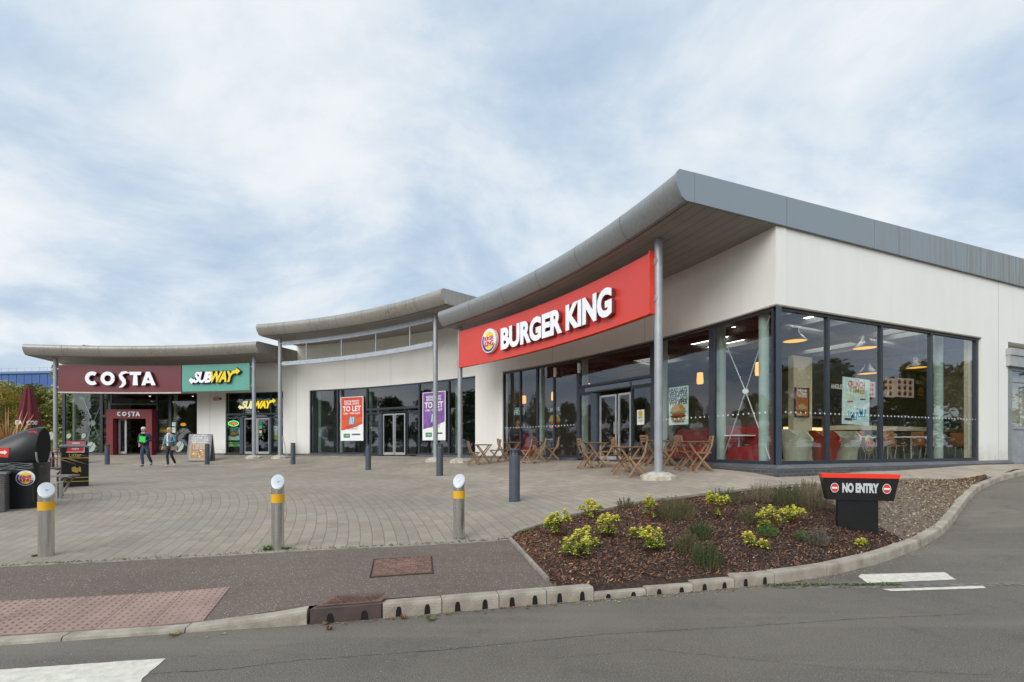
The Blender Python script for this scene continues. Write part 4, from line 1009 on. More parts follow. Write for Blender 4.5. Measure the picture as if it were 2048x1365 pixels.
# coffee sign: custom letter shapes
def ribbon(mb, pts, ws, y0, y1):
    P = [Vector(p) for p in pts]
    for i in range(len(P)-1):
        a, b = P[i], P[i+1]; da = (P[min(i+1, len(P)-1)]-P[max(0, i-1)]).normalized(); db = (P[min(i+2, len(P)-1)]-P[i]).normalized()
        na, nb = Vector((-da.y, da.x))*ws[i]/2, Vector((-db.y, db.x))*ws[i+1]/2
        mb.prism([tuple(a-na), tuple(b-nb), tuple(b+nb), tuple(a+na)], y0, y1, 'y')
def costa(t, f, xc, zb_, h, m, side, depth=.1, gap=.04, w=None):
    W_ = w or h*5.0; k = W_/5.0; out = []
    for mm, y0, y1, nm in ((side, -gap, -gap-depth, 'letter_side'), (m, -gap-depth, -gap-depth-.012, 'lettering')):
        mb = MB(f); mb.mat(mm)
        def arc(cx_, a0, a1, r, wd, n=20):
            pts = [(xc+(cx_+r*math.cos(R_(a0+(a1-a0)*i/n)))*k, zb_+h/2+r*1.0*math.sin(R_(a0+(a1-a0)*i/n))*h) for i in range(n+1)]
            ribbon(mb, pts, [wd*h*(1 if not callable(wd) else 1)]*(n+1), y0, y1)
        arc(-2.0, 52, 308, .37, .27); arc(-.93, 0, 360, .37, .27)
        sp = [(.62, .40), (.38, .47), (.10, .40), (-.02, .22), (.08, .02), (.22, -.14), (.26, -.36), (.10, -.56), (-.12, -.66)]
        ribbon(mb, [(xc+x*k, zb_+h/2+z*h) for x, z in sp], [.05*h, .16*h, .24*h, .27*h, .3*h, .3*h, .27*h, .2*h, .03*h], y0, y1)
        P = lambda L_: mb.prism([(xc+x*k, zb_+z*h) for x, z in L_], y0, y1, 'y')
        P([(.62, 1), (1.52, 1), (1.47, .76), (.67, .76)]); P([(.93, .76), (1.21, .76), (1.26, 0), (.88, 0)])
        P([(1.52, 0), (1.82, 0), (2.16, 1), (1.88, 1)]); P([(1.88, 1), (2.16, 1), (2.60, 0), (2.28, 0)]); P([(1.75, .16), (2.36, .16), (2.3, .36), (1.8, .36)])
        out.append(mb.build(nm, None, t))
cs_, f, w, H_, pm = sign_panel('fascia_sign', 'wide maroon curved sign with raised white COSTA letters', 116.5, 362.5, 26.05, 4.48, 5.92, MAROON)
xa, xb = xs_(172, 25.95, pm), xs_(311, 25.95, pm)
costa(cs_, f, (xa+xb)/2, .36, .74, BW, M('letter_side_maroon', (.12, .06, .06), .5), .12, .05, xb-xa)
mb = MB(f); mb.loft([[(-w/2+w*i/24, -.02, -.08), (-w/2+w*i/24, .12, -.08), (-w/2+w*i/24, .12, 0), (-w/2+w*i/24, -.02, 0)] for i in range(25)]); mb.build('bottom_rail', M('rail_cream', (.5, .44, .38), .6), cs_)
mb = MB(f)
for z in (.25, H_-.2): mb.cyl((-w/2-.15, .12, z), (-w/2+.1, .12, z), .05, n=10)
mb.build('bracket', ALU, cs_)
# portal lettering
pf_ = arcmap(phi(266.5), RR-.35, 3.26); costa(po, pf_, 0, 0, .26, BW, M('letter_side_maroon', 0), .03, .01, 1.27)
# sandwich sign
def subway(t, f, xc, zb_, W_, h, mw, my, edge=None, depth=.06, gap=.03):
    sh = .32
    def go(mb, m1, m2, y, d, bold, grow):
        vs, fs = text_geo('SUB', 1, d, bold=bold, shear=sh, res=3, space=.9); vs2, fs2 = text_geo('WAY', 1, d, bold=bold, shear=sh, res=3, space=.9)
        xs1 = [v[0] for v in vs]; xs2 = [v[0] for v in vs2]; w1 = max(xs1)-min(xs1); w2 = max(xs2)-min(xs2)
        kx = W_*.80/(w1+w2-.12); kz = h/.72; x0 = xc-W_*.40
        mb.mat(m1); mb.add([((v[0]-min(xs1))*kx+x0, v[1]+y, v[2]*kz+zb_) for v in vs], fs)
        mb.mat(m2); mb.add([((v[0]-min(xs2)+w1-.12)*kx+x0, v[1]+y-.001, v[2]*kz+zb_) for v in vs2], fs2)
        g = grow; mb.mat(m1)
        a = [(-.40, .10), (-.33, -.02), (-.41, -.02)]
        L_ = [(x0-.085*W_-g, zb_+.16*h), (x0-.045*W_, zb_+.46*h+g), (x0+.02*W_+g, zb_+.20*h+g), (x0+.06*W_, zb_+.14*h), (x0+.05*W_, zb_-.02*h-g), (x0-.0*W_, zb_+.0*h), (x0-.03*W_, zb_-.16*h-g)]
        mb.prism(L_, y, y-d, 'y'); mb.mat(m2)
        x1 = xc+W_*.40
        R = [(x1-.05*W_, zb_+.70*h-g), (x1+.03*W_, zb_+.78*h-g), (x1+.03*W_, zb_+.62*h-g), (x1+.10*W_+g, zb_+.95*h), (x1+.015*W_, zb_+1.30*h+g), (x1+.02*W_, zb_+1.08*h+g), (x1-.07*W_, zb_+1.0*h+g)]
        mb.prism(R, y, y-d, 'y')
    if edge: mb = MB(f); go(mb, edge, edge, -gap, depth, .085, .02); mb.build('letter_backing', None, t)
    mb = MB(f); go(mb, mw, my, -gap-(depth+.006 if edge else 0), .02, .045, 0); mb.build('lettering', None, t)
sb, f, w, H_, pm = sign_panel('fascia_sign', 'green sign with raised white and yellow SUBWAY lettering and arrow ends', 364, 499, 26.05, 4.50, 5.95, TEAL)
xa, xb = xs_(377, 25.95, pm), xs_(482, 25.95, pm)
subway(sb, f, (xa+xb)/2, .48, (xb-xa)*1.0, .56, BW, YEL, INK, .1)
mb = MB(f)
for z in (.25, H_-.2): mb.cyl((w/2-.1, .12, z), (w/2+.2, .12, z), .06, n=10)
mb.build('bracket', ALU, sb)
ws = thing('window_sign', 'lit cream and yellow SUBWAY lettering hanging behind the glass above the sandwich shop doors', 'window sign', (*F(phi(512), -.3), 3.6), world=True)
fw = arcmap(phi(512), RR+.0, 3.72); subway(ws, fw, .05, .0, 2.55, .42, CREAM_L, YEL_L, None, .03, -.02)
mb = MB(arcmap(phi(512), RR+.35, 3.4)); mb.box((0, 0, .5), (3.2, .02, 1.1)); mb.build('backing_board', BLACKM, ws)

# ---------------- flat posters
def burger(mb, x, z, w, y=-.006):
    def ell(m, cx_, cz_, a, b, yy, h0=0, h1=2*PI): mb.mat(m); mb.prism([(cx_+a*math.cos(h0+(h1-h0)*k/18), cz_+b*math.sin(h0+(h1-h0)*k/18)) for k in range(19 if h1-h0 < 6 else 18)], yy, yy-.001, 'y')
    ell(BUN, x, z-w*.30, w*.46, w*.12, y); ell(PATTY, x, z-w*.17, w*.5, w*.09, y-.0015); ell(TOM, x-.12*w, z-w*.07, w*.3, w*.06, y-.003); ell(TOM, x+.16*w, z-w*.07, w*.28, w*.06, y-.0032)
    for k in range(9): ell(LETT, x+(k-4)*w*.11, z+w*.02+w*.02*(k % 2), w*.09, w*.05, y-.0045-.0002*k)
    ell(BUN, x, z+w*.06, w*.47, w*.36, y-.007, 0, PI)
def poster(name, label, Fn, s, off, zc_, w, h, bgm, texts=(), extra=None, dirv=None, group=None, frame=None, cat='poster', tilt=0, thick=.012):
    x, y = Fn(s, off); rz0 = dirv if dirv is not None else s-PI/2
    t = thing(name, label, cat, (x, y, zc_), rz0, group); t.rotation_euler = (0, tilt, rz0)
    mb = MB(); mb.box((0, thick/2, 0), (w, thick, h)); mb.build('sheet', bgm, t)
    if frame is not None:
        mb = MB(); q = .025
        for c, d in (((0, 0, h/2), (w+q*2, .03, q)), ((0, 0, -h/2), (w+q*2, .03, q)), ((-w/2-q/2, 0, 0), (q, .03, h)), ((w/2+q/2, 0, 0), (q, .03, h))): mb.box(c, d)
        mb.build('frame', frame, t)
    mb = MB()
    for (tx, xx, z_, sz, m, wd) in texts: add_text(mb, tx, xx*w, z_*h, sz, m, .002, -.003, wd*w if wd else None, align='CENTER', bold=sz*.022)
    if extra: extra(mb, w, h)
    if mb.v: mb.build('print', None, t)
    return t
def tolet(mb, w, h, m2):
    mb.mat(PWHITE); mb.prism([(-w*.47, -h*.485), (w*.47, -h*.485), (w*.47, -h*.12), (w*.1, -h*.20), (-w*.47, -h*.27)], -.001, -.0018, 'y')
    mb.mat(m2)
    for k in range(6): mb.prism([(-w*.47, -h*.05-k*h*.03), (w*.47, h*.02-k*h*.016), (w*.47, h*.03-k*h*.016), (-w*.47, -h*.04-k*h*.03)], -.002, -.0025, 'y')
    mb.mat(M('print_teal', (.08, .25, .33), .6)); mb.prism([(-.13*w, -.13*h), (.14*w, -.13*h), (.14*w, .05*h), (-.13*w, .05*h)], -.003, -.004, 'y')
    mb.mat(PWHITE)
    for k in range(3): mb.prism([(-.10*w+k*.07*w, -.12*h), (-.07*w+k*.07*w, -.12*h), (-.04*w+k*.07*w, .04*h), (-.07*w+k*.07*w, .04*h)], -.0045, -.005, 'y')
    add_text(mb, 'HOLYWOOD', .03*w, -.195*h, .13, PGREY, .002, -.004, w*.5, align='CENTER'); add_text(mb, 'EXCHANGE', .03*w, -.245*h, .13, PGREY, .002, -.004, w*.45, align='CENTER')
    mb.mat(PGREEN); mb.prism([(-.36*w, -.43*h), (-.08*w, -.43*h), (-.08*w, -.34*h), (-.36*w, -.34*h)], -.003, -.004, 'y')
    mb.mat(PGREY); mb.prism([(-.0*w, -.375*h), (.37*w, -.375*h), (.37*w, -.34*h), (0, -.34*h)], -.003, -.004, 'y')
    add_text(mb, 'CBRE', -.22*w, -.40*h, .11, PWHITE, .002, -.005, w*.2, align='CENTER')
Fpt = lambda px, z0, z1: None
def tl(px0, px1, y0, y1, bg, lab, acc):
    p = phi((px0+px1)/2, RR-.05); Y = ray((px0+px1)/2, RR-.02)[1]; zc_ = 1.5+(893-(y0+y1)/2)/1000*Y; h = (y1-y0)/1000*Y
    pw = abs(phi(px0)-phi(px1))*RR; 
    t = poster('to_let_board', lab, F, p, .0, zc_, pw, h, PWHITE, (), None, cat='to let board', group='to let boards in the middle unit windows', thick=.02)
    mb = MB(); mb.box((0, -.0004, 0), (pw*.94, .0008, h*.972)); mb.build('background', bg, t)
    mb = MB(); tolet(mb, pw, h, acc)
    for tx, z_, sz, wd in (('RESTAURANT/', .375, .15, .66), ('RETAIL UNITS', .318, .15, .64), ('TO LET', .175, .38, .8), ('1,500 - 7,000 SQFT', .105, .13, .74)):
        add_text(mb, tx, 0, z_*h, sz, PWHITE, .002, -.005, wd*pw, align='CENTER', bold=sz*.03)
    mb.build('print', None, t)
tl(679.5, 725, 794, 882, PREDOR, 'red and white TO LET board in the left windows of the middle unit', PORANGE)
tl(843, 889, 784, 881, PPURPLE, 'purple and white TO LET board behind the slim column', PPURPLE)
def whop(mb, w, h): burger(mb, 0, -.18*h, w*.8)
def fpost(name, lab, px0, px1, y0, y1, bg, texts, extra=None, off=-.22, **k):
    pm_ = (px0+px1)/2; p = prr(pm_, RR-off); Y = ray(pm_, RR-off)[1]; w_ = abs(prr(px0, RR-off)-prr(px1, RR-off))*(RR-off)
    return poster(name, lab, F, p, off, 1.5+(893-(y0+y1)/2)/1000*Y, w_, (y1-y0)/1000*Y, bg, texts, extra, **k)
fpost('window_poster', 'pale poster with black HEAD SAYS WHOPPER lettering above a burger behind the front glass', 1337, 1376, 774, 850, PMINT,
      [('HEAD SAYS', 0, .36, .17, INK, .94), ('WHOPPER', 0, .25, .2, INK, .94), ('HEART SAYS', 0, .15, .17, INK, .94), ('WHOPPER', 0, .03, .2, INK, .94), ('WHOPPER SINCE 1957', 0, -.44, .06, INK, .6)], whop)
def fries(mb, w, h):
    mb.mat(M('print_fries', (.5, .22, .05), .6, 0, .4, 40))
    for k in range(26):
        a = random.uniform(-.5, .5); x = random.uniform(-.3, .3)*w; z = random.uniform(-.42, -.12)*h; mb.bar((x, -.004-.0003*k, z), (x+.14*w*math.cos(a), -.004-.0003*k, z+.14*w*math.sin(a)), .03, .03, (0, 1, 0))
fpost('window_poster', 'dark hanging poster reading CHICKEN FRIES with a pile of fries', 1026, 1052, 812, 862, BLACKM,
      [('CHICKEN', 0, .3, .2, PMINT, .7), ('FRIES!', 0, .14, .28, PMINT, .8)], fries)
fpost('window_poster', 'dark hanging poster reading ANGUS above a burger, right of the fries poster', 1096, 1123, 812, 862, BLACKM, [('ANGUS', 0, .28, .2, PMINT, .7)], lambda mb, w, h: burger(mb, 0, -.12*h, w*.85))
fpost('window_notice', 'small white and yellow notices taped on the glass right of the burger shop doors', 1274, 1288, 820, 850, M('notice', (.72, .72, .62), .6), [('NOW', 0, -.1, .1, PGREEN, .6), ('OPEN', 0, -.3, .1, GOLD, .7)],
      lambda mb, w, h: (mb.mat(GOLD), mb.prism([(w*.3*math.cos(k*PI/8), h*.25+w*.3*math.sin(k*PI/8)) for k in range(16)], -.003, -.004, 'y')), off=-.05)
# crunch poster on the right-hand wall
def wpost(name, lab, px0, px1, y0, y1, bg, texts, extra=None, off=-.25, **k):
    t0, t1 = wt(px0, off), wt(px1, off); tmid = (t0+t1)/2; Y = W(tmid, off)[1]
    return poster(name, lab, W, tmid, off, 1.5+(893-(y0+y1)/2)/1000*Y, t1-t0, (y1-y0)/1000*Y, bg, texts, extra, dirv=math.atan2(KD.y, KD.x), **k)
def crunch(mb, w, h):
    for dx_, dz_ in ((-.12, -.30), (.2, -.22)):
        mb.mat(PCYAN); mb.prism([((dx_-.13)*w, (dz_-.1)*h), ((dx_+.13)*w, (dz_-.1)*h), ((dx_+.18)*w, (dz_+.09)*h), ((dx_-.18)*w, (dz_+.09)*h)], -.003, -.004, 'y')
        mb.mat(PWHITE)
        for k in range(3): mb.prism([((dx_-.11+k*.09)*w, (dz_-.08)*h), ((dx_-.08+k*.09)*w, (dz_-.08)*h), ((dx_-.10+k*.10)*w, (dz_+.07)*h), ((dx_-.14+k*.10)*w, (dz_+.07)*h)], -.0042, -.005, 'y')
        mb.prism([(dx_*w+.2*w*math.cos(k*PI/8), (dz_+.1)*h+.035*h*math.sin(k*PI/8)) for k in range(16)], -.0052, -.006, 'y')
        mb.mat(PATTY); mb.prism([((dx_-.02)*w+.05*w*math.cos(k*PI/5), (dz_-.02)*h+.05*w*math.sin(k*PI/5)) for k in range(10)], -.006, -.0065, 'y')
    mb.mat(M('print_cream', (.7, .7, .5), .6)); mb.prism([(-.25*w+.2*w*math.cos(k*PI/8), .08*h+.07*h*math.sin(k*PI/8)) for k in range(16)], -.003, -.0035, 'y'); mb.prism([(.22*w+.17*w*math.cos(k*PI/8), .12*h+.06*h*math.sin(k*PI/8)) for k in range(16)], -.003, -.0035, 'y')
    mb.mat(PBLUE); mb.prism([(.14*w, .04*h), (.34*w, .05*h), (.34*w, .08*h), (.14*w, .07*h)], -.004, -.0045, 'y')
    mb.mat(PRED); mb.prism([(-.33*w, -.04*h), (-.12*w, -.02*h), (-.12*w, .01*h), (-.33*w, -.01*h)], -.004, -.0045, 'y')
    mb.mat(PATTY)
    for k in range(5): mb.prism([(-.42*w+k*.05*w, -.42*h), (-.36*w+k*.05*w, -.42*h), (-.36*w+k*.05*w, -.37*h), (-.42*w+k*.05*w, -.37*h)], -.004-.0003*k, -.0045-.0003*k, 'y')
wpost('window_poster', 'pale hanging poster reading IT\'S CRUNCH TIME! with two blue ice cream cups', 1685, 1739, 757, 850, M('print_pale', (.66, .78, .72), .6),
      [("IT'S", 0, .41, .12, GOLD, .22), ('CRUNCH', 0, .30, .22, PRED, .62), ('TIME!', 0, .185, .2, GOLD, .58)], crunch, tilt=.03)
wpost('wall_poster', 'framed brown poster reading FREE WHOPPER on the cream partition inside', 1591, 1617, 777, 834, M('print_brownorange', (.42, .12, .03), .6),
      [('FREE', 0, .30, .3, PWHITE, .7), ('WHOPPER', 0, .18, .14, PWHITE, .7)], lambda mb, w, h: burger(mb, 0, -.25*h, w*.75), off=-3.2, frame=BLACK)
# partition that carries it
mb = MB(); d0 = wt(1585, -3.3); d1 = wt(1622, -3.3); mb.strip(W, d0, d1, FL, 4.4, -3.45, -3.26); mb.build('partition', INTC, bk)
# menu boards above the counter
menus = [(1660, 1685, 'dark menu board with a white ANGUS heading'), (1738, 1751, 'narrow menu board half hidden by the crunch poster'), (1770, 1790, 'first backlit menu board right of the second mullion'), (1790, 1828, 'widest backlit menu board with six burgers'), (1829, 1850, 'menu board with pale heading over an orange meal'), (1869, 1897, 'white menu board reading CRUNCH TIME! at the far right')]
MENU = M('menu_lit', (.52, .40, .36), .5, 0, .15, 8, emit=.25)
for i, (a, b_, lb) in enumerate(menus):
    bgm = BLACKM if i in (0, 4) else (MENU if i < 5 else M('menu_white', (.7, .66, .66), .5, emit=.25))
    tx = {0: [('ANGUS', 0, .05, .22, PWHITE, .9)], 4: [('MEALS', 0, .2, .2, PWHITE, .8)], 5: [('CRUNCH', 0, .22, .25, PRED, .9), ('TIME!', 0, .05, .2, GOLD, .7)]}.get(i, [])
    def ex(mb, w, h, i=i):
        if i in (1, 2, 3):
            for a_ in range(2 if i != 3 else 3):
                for b2 in range(3): burger(mb, (-.28+.28*a_)*w*(1 if i == 3 else 1.6)+(.0), (.3-.3*b2)*h, min(w*.3, .2))
        if i == 4: burger(mb, .05*w, -.2*h, w*.6)
        if i == 5: mb.mat(M('print_violet', (.3, .22, .6), .6)); mb.prism([(-w*.5, -.1*h), (w*.5, -.1*h), (w*.5, -.02*h), (-w*.5, -.02*h)], -.003, -.004, 'y')
    wpost('menu_board', lb, a, b_, 757 if i > 1 else 764, 795, bgm, tx, ex, off=-3.3, group='menu boards above the counter', cat='menu board')
# counter with round logo
ct = thing('serving_counter', 'long pale topped counter with a round burger logo on its front, inside the right windows', 'counter', (*W(wt(1738, -2.3), -2.3), FL), math.atan2(KD.y, KD.x))
mb = MB(); mb.box((2.6, .3, .5), (7.6, .6, 1.0)); mb.build('front', M('counter_dark', (.09, .07, .05), .5, 0, .4, 12), ct)
mb = MB(); mb.box((2.6, .25, 1.03), (7.7, .8, .14)); mb.build('worktop', INTC, ct)
bk_logo(ct, lambda x, y, z: (x, y, z), -.05, .5, .30, 0, .02)
mb = MB(); random.seed(3)
for k in range(12): mb.box((-.9+k*.58, .3, 1.1+.15), (.3, .3, .3+.1*(k % 3)))
mb.build('till', M('till_dark', (.03, .03, .035), .4), ct)
mb = MB()
for k in range(40): mb.box((-2.6+k*.15, .34, .45), (.03, .55, .5))
mb = MB(); k0 = wt(1625, -3.45); mb.strip(W, k0, 14, 2.5, 4.35, -3.5, -3.42); mb.strip(W, k0, 14, FL, 2.5, -4.6, -4.5); mb.build('kitchen_screen', M('kitchen_dark', (.025, .022, .02), .5), bk)

# ================================================================ STREET FURNITURE
def steel_bollard(px, py, ytop, dpx, yaw, label):
    x, y, z = hit(px, py); h = (py-ytop)/1000*y; r = dpx/2000*y*math.cos(math.atan((px-1024)/1000))
    t = thing('steel_bollard', label, 'bollard', (x, y, z), yaw, 'stainless bollards along the asphalt path')
    mb = MB(); n = 40; sl = 1.05
    mb.loft([[(r*math.cos(2*PI*k/n), r*math.sin(2*PI*k/n), zz if zz is not None else h-r*sl*.99+r*math.sin(2*PI*k/n)*sl) for k in range(n)] for zz in (-.1, None)]); mb.build('post', STEEL, t, smooth=40)
    mb = MB(); mb.loft([[(q*r*math.cos(2*PI*k/n), q*r*math.sin(2*PI*k/n), h-r*sl*.99+q*r*math.sin(2*PI*k/n)*sl+d) for k in range(n)] for q, d in ((1.012, -.012), (1.012, .004), (.96, .008))]); mb.build('slanted_cap', STEELTOP, t, smooth=40)
    mb = MB(); zb_ = h*.635; mb.lathe([(r+.0005, zb_), (r+.003, zb_), (r+.003, zb_+h*.115), (r+.0005, zb_+h*.115)], n); mb.build('reflective_band', BAND, t, smooth=40)
    mb = MB(); mb.cyl((0, 0, h-r*sl), (0, -.02*sl, h-r*sl+.012), .012); mb.build('fixing', STEEL, t)
    # weeds at its foot
    return t, x, y, z, r
B1 = steel_bollard(92.5, 1113, 967, 35, .75, 'left steel bollard with yellow band, in front of the big black bin')
B2 = steel_bollard(555.5, 1099, 951, 26.5, .38, 'middle one of the three steel bollards, with a weed tuft at its foot')
B3 = steel_bollard(918, 1078, 950, 23, -.1, 'steel bollard with yellow band nearest the planting bed')
WEED = M('weed_green', (.075, .16, .025), .7, 0, .3, 20)
def weed(x, y, z, n, R0, label):
    mb = MB()
    for _ in range(n):
        a = random.uniform(0, 6.3); l = random.uniform(.4, 1)*R0; px_, py_ = x+random.gauss(0, R0*.4), y+random.gauss(0, R0*.25)
        w = .012; hh = random.uniform(.1, .6)*R0; c, s = math.cos(a), math.sin(a)
        mb.add([(px_, py_, z), (px_+c*l*.5-s*w, py_+s*l*.5+c*w, z+hh), (px_+c*l, py_+s*l, z+hh*.8), (px_+c*l*.5+s*w, py_+s*l*.5-c*w, z+hh)], [(0, 1, 2, 3)])
    o = mb.build('weed', WEED, loc=(x, y, z)); tag(o, label, 'weed')
weed(B2[1]-.10, B2[2]-.02, B2[3], 70, .09, 'tuft of green weeds left of the middle steel bollard'); weed(B2[1]+.12, B2[2], B2[3], 30, .05, 'small weeds right of the middle steel bollard')
weed(B3[1]+.02, B3[2]-.05, B3[3], 40, .05, 'green weeds ringing the foot of the right steel bollard'); weed(B1[1]-.1, B1[2]-.02, B1[3], 24, .05, 'small weeds at the foot of the left steel bollard')

def light_bollard():
    t = thing('light_bollard', 'x', 'bollard light', group='grey bollard lights in an arc across the paving')
    mb = MB(); mb.cyl((0, 0, -.05), (0, 0, .87), .105, n=32); mb.cyl((0, 0, 0), (0, 0, .02), .112, n=32); mb.build('post', BGREY, t, smooth=40)
    mb = MB(); mb.cyl((0, 0, .87), (0, 0, .965), .085, n=24)
    mb.build('lens', M('lens_grey', (.30, .31, .32), .25, .2), t, smooth=40)
    mb = MB()
    for k in range(8): a = k*PI/4; mb.cyl((.095*math.cos(a), .095*math.sin(a), .86), (.095*math.cos(a), .095*math.sin(a), .975), .006, n=6)
    for z in (.895, .925, .95): mb.lathe([(.07, z+.012), (.1, z), (.1, z+.003), (.07, z+.015)], 24)
    mb.build('louvre', BLACK, t)
    mb = MB(); mb.cyl((0, 0, .965), (0, 0, .99), .107, n=32); mb.cyl((0, 0, .99), (0, 0, 1.0), .1, .085, n=32); mb.build('cap', BGREY, t, smooth=40)
    return t
lb0 = light_bollard(); first = True
for px, py, Y, lb in ((1029, 1004, 9.5, 'nearest grey bollard light, right of the steel bollards'), (879.5, 955, 15.4, 'second nearest grey bollard light, in front of the slim grey columns'), (736.5, 940, 19.2, 'grey bollard light in front of the middle unit doors'),
                      (586, 932, 23.2, 'grey bollard light near the column left of the middle unit'), (414.5, 930, 24.3, 'grey bollard light in front of the sandwich advertising board'), (214.5, 930, 24.9, 'furthest left grey bollard light, near the coffee shop door')):
    o = lb0 if first else copy_tree(lb0); first = False; x = (px-1024)/1000*Y; z = gz(x, Y); zz = 1.5-(py-893)/1000*Y
    place(o, (x, Y, z), random.uniform(0, 1), lb)

# ---------------- folding chairs and tables
def chair():
    t = thing('folding_chair', 'x', 'chair')   # faces +x ; backrest at -x
    W2 = .19
    for s in (-1, 1):
        mb = MB(); y = s*W2   # long member: front foot -> top of the back
        P = [(.21, y, 0), (.05, y, .25), (-.10, y, .46), (-.17, y, .62), (-.215, y, .86)]
        for a, b in zip(P[:-1], P[1:]): mb.bar(a, b, .022, .038)
        mb.build('leg', WOOD, t)
        mb = MB(); y2 = s*(W2-.028); mb.bar((-.23, y2, 0), (.17, y2, .455), .022, .034, (0, 0, 1)); mb.build('leg', WOOD, t)
    mb = MB(); mb.bar((.19, -W2, .04), (.19, W2, .04), .03, .018); mb.build('stretcher', WOOD, t)
    mb = MB(); mb.bar((-.2, -W2+.03, .05), (-.2, W2-.03, .05), .03, .018); mb.build('stretcher', WOOD, t)
    mb = MB()
    for k in range(6): mb.box((-.15+k*.066, 0, .465), (.055, 2*W2-.05, .018))
    for s in (-1, 1): mb.box((.02, s*(W2-.05), .447), (.36, .03, .02))
    mb.build('seat', WOOD, t)
    mb = MB()
    for z, x in ((.84, -.212), (.765, -.2), (.69, -.185)): mb.box((x, 0, z), (.016, 2*W2+.0, .052), M_=Matrix.Rotation(-.17, 3, 'Y'))
    mb.build('backrest', WOOD, t); return t
def table():
    t = thing('folding_table', 'x', 'table'); mb = MB()
    for k in range(8): mb.box((-.2625+k*.075, 0, .715), (.066, .6, .018))
    mb.build('tabletop', WOOD, t)
    for s in (-1, 1):
        mb = MB(); mb.box((0, s*.24, .698), (.56, .03, .03)); 
        mb.build('rail', WOOD, t)
        for q in (-1, 1): mb = MB(); mb.bar((q*.27, s*(.24-.012*q), 0), (-q*.24, s*(.24-.012*q), .70), .022, .04); mb.build('leg', WOOD, t)
    mb = MB(); mb.bar((.22, -.24, .07), (.22, .24, .07), .03, .02); mb.build('stretcher', WOOD, t)
    return t
ch0, tb0 = chair(), table(); cu = [False, False]
def put(kind, px, Y, rz_, lb, dz=0):
    i = 0 if kind == 'c' else 1; src = (ch0, tb0)[i]; o = src if not cu[i] else copy_tree(src); cu[i] = True
    x = (px-1024)/1000*Y; place(o, (x, Y, gz(x, Y)+.006+dz), rz_, lb, 'folding wooden chairs outside the burger shop' if i == 0 else 'folding wooden tables outside the burger shop')
put('t', 1190, 14.5, .1, 'slatted wooden table directly in front of the burger shop doors'); put('c', 1172, 14.35, .1, 'wooden folding chair on the left of the table before the doors'); put('c', 1212, 14.35, PI-.15, 'wooden folding chair on the right of the table before the doors')
put('t', 1254, 12.45, .08, 'nearest slatted wooden table, left of the right-hand column'); put('c', 1243, 13.1, .1, 'wooden folding chair left of the nearest table, facing right'); put('c', 1276, 12.1, PI-.3, 'wooden folding chair right of the nearest table, next to the thick column')
put('t', 1315, 13.9, .1, 'wooden table behind the thick column'); put('c', 1301, 14.2, .25, 'wooden folding chair behind and left of the thick column'); put('c', 1338, 13.5, PI-.1, 'wooden folding chair right behind the thick column with its back to the glass')
put('t', 1387, 12.5, .12, 'wooden table below the burger poster, right of the thick column'); put('c', 1371, 12.75, .15, 'wooden folding chair left of the table below the burger poster'); put('c', 1405, 12.15, PI-.2, 'rightmost wooden folding chair, by the corner glazing')
put('t', 967, 18.4, .2, 'leftmost wooden table, beside the left column of the red sign'); put('c', 948, 18.3, .25, 'leftmost wooden folding chair'); put('c', 990, 18.7, PI+.1, 'wooden folding chair right of the leftmost table')
put('t', 1024, 18.9, .15, 'wooden table in front of the fries poster'); put('c', 1007, 18.95, .2, 'wooden folding chair left of the table by the fries poster'); put('c', 1056, 17.2, PI-.35, 'wooden folding chair just right of the near grey bollard light')
put('t', 1075, 18.2, .1, 'wooden table in front of the burger poster by the doors'); put('c', 1080, 17.4, PI-.1, 'wooden folding chair with its back turned, between fries and angus posters'); put('c', 1107, 17.9, PI-.2, 'wooden folding chair nearest the left side of the shop doors')

# ---------------- no entry sign
sxp, syp, szp = hit(1716, 1052, bz); pL, pR = hit(1668, 1038, bz), hit(1757, 1063, bz)
dd = Vector((pR[0]-pL[0], pR[1]-pL[1])); ang = math.atan2(dd.y, dd.x); ang = -.32
Ys = 7.35; X0 = (1716-1024)/1000*Ys
ne = thing('no_entry_sign', 'low black plinth sign with red top edge reading NO ENTRY between two red discs', 'traffic sign', (X0, Ys, bz(X0, Ys)), ang)
ne.scale = (.84, .84, 1.13)
hS = .72; wT, wB = 1.13, .98; NB = M('gloss_black', (.008, .008, .009), .25, 0, .2)
mb = MB(); mb.box((-.02, 0, .2), (.60, .13, .6)); mb.build('post', NB, ne)
z0, z1 = .40, .685
mb = MB(); mb.prism([(-wB/2, z0), (wB/2, z0), (wT/2, z1), (-wT/2, z1)], -.115, .115, 'y'); mb.build('board', NB, ne)
mb = MB(); mb.prism([(-wT/2-.006, z1), (wT/2+.006, z1), (wT/2+.02, z1+.052), (-wT/2-.02, z1+.052)], -.122, .122, 'y'); mb.build('top_edge', M('bright_red', (.80, .035, .01), .4, 0, .03), ne)
mb = MB(); add_text(mb, 'NO ENTRY', 0, .505, .155, M('retro_grey', (.55, .56, .56), .5, 0, .15, 40), .004, -.118, .54, bold=.009)
for x in (-.385, .385):
    for rr_, m, yy in ((.062, PWHITE, -.119), (.056, PRED, -.1205)):
        mb.mat(m); mb.prism([(x+rr_*math.cos(k*PI/14), .555+rr_*math.sin(k*PI/14)) for k in range(28)], yy, yy-.001, 'y')
    mb.mat(PWHITE); mb.prism([(x-.043, .543), (x+.043, .543), (x+.043, .565), (x-.043, .565)], -.122, -.1235, 'y')
mb.build('lettering', None, ne)

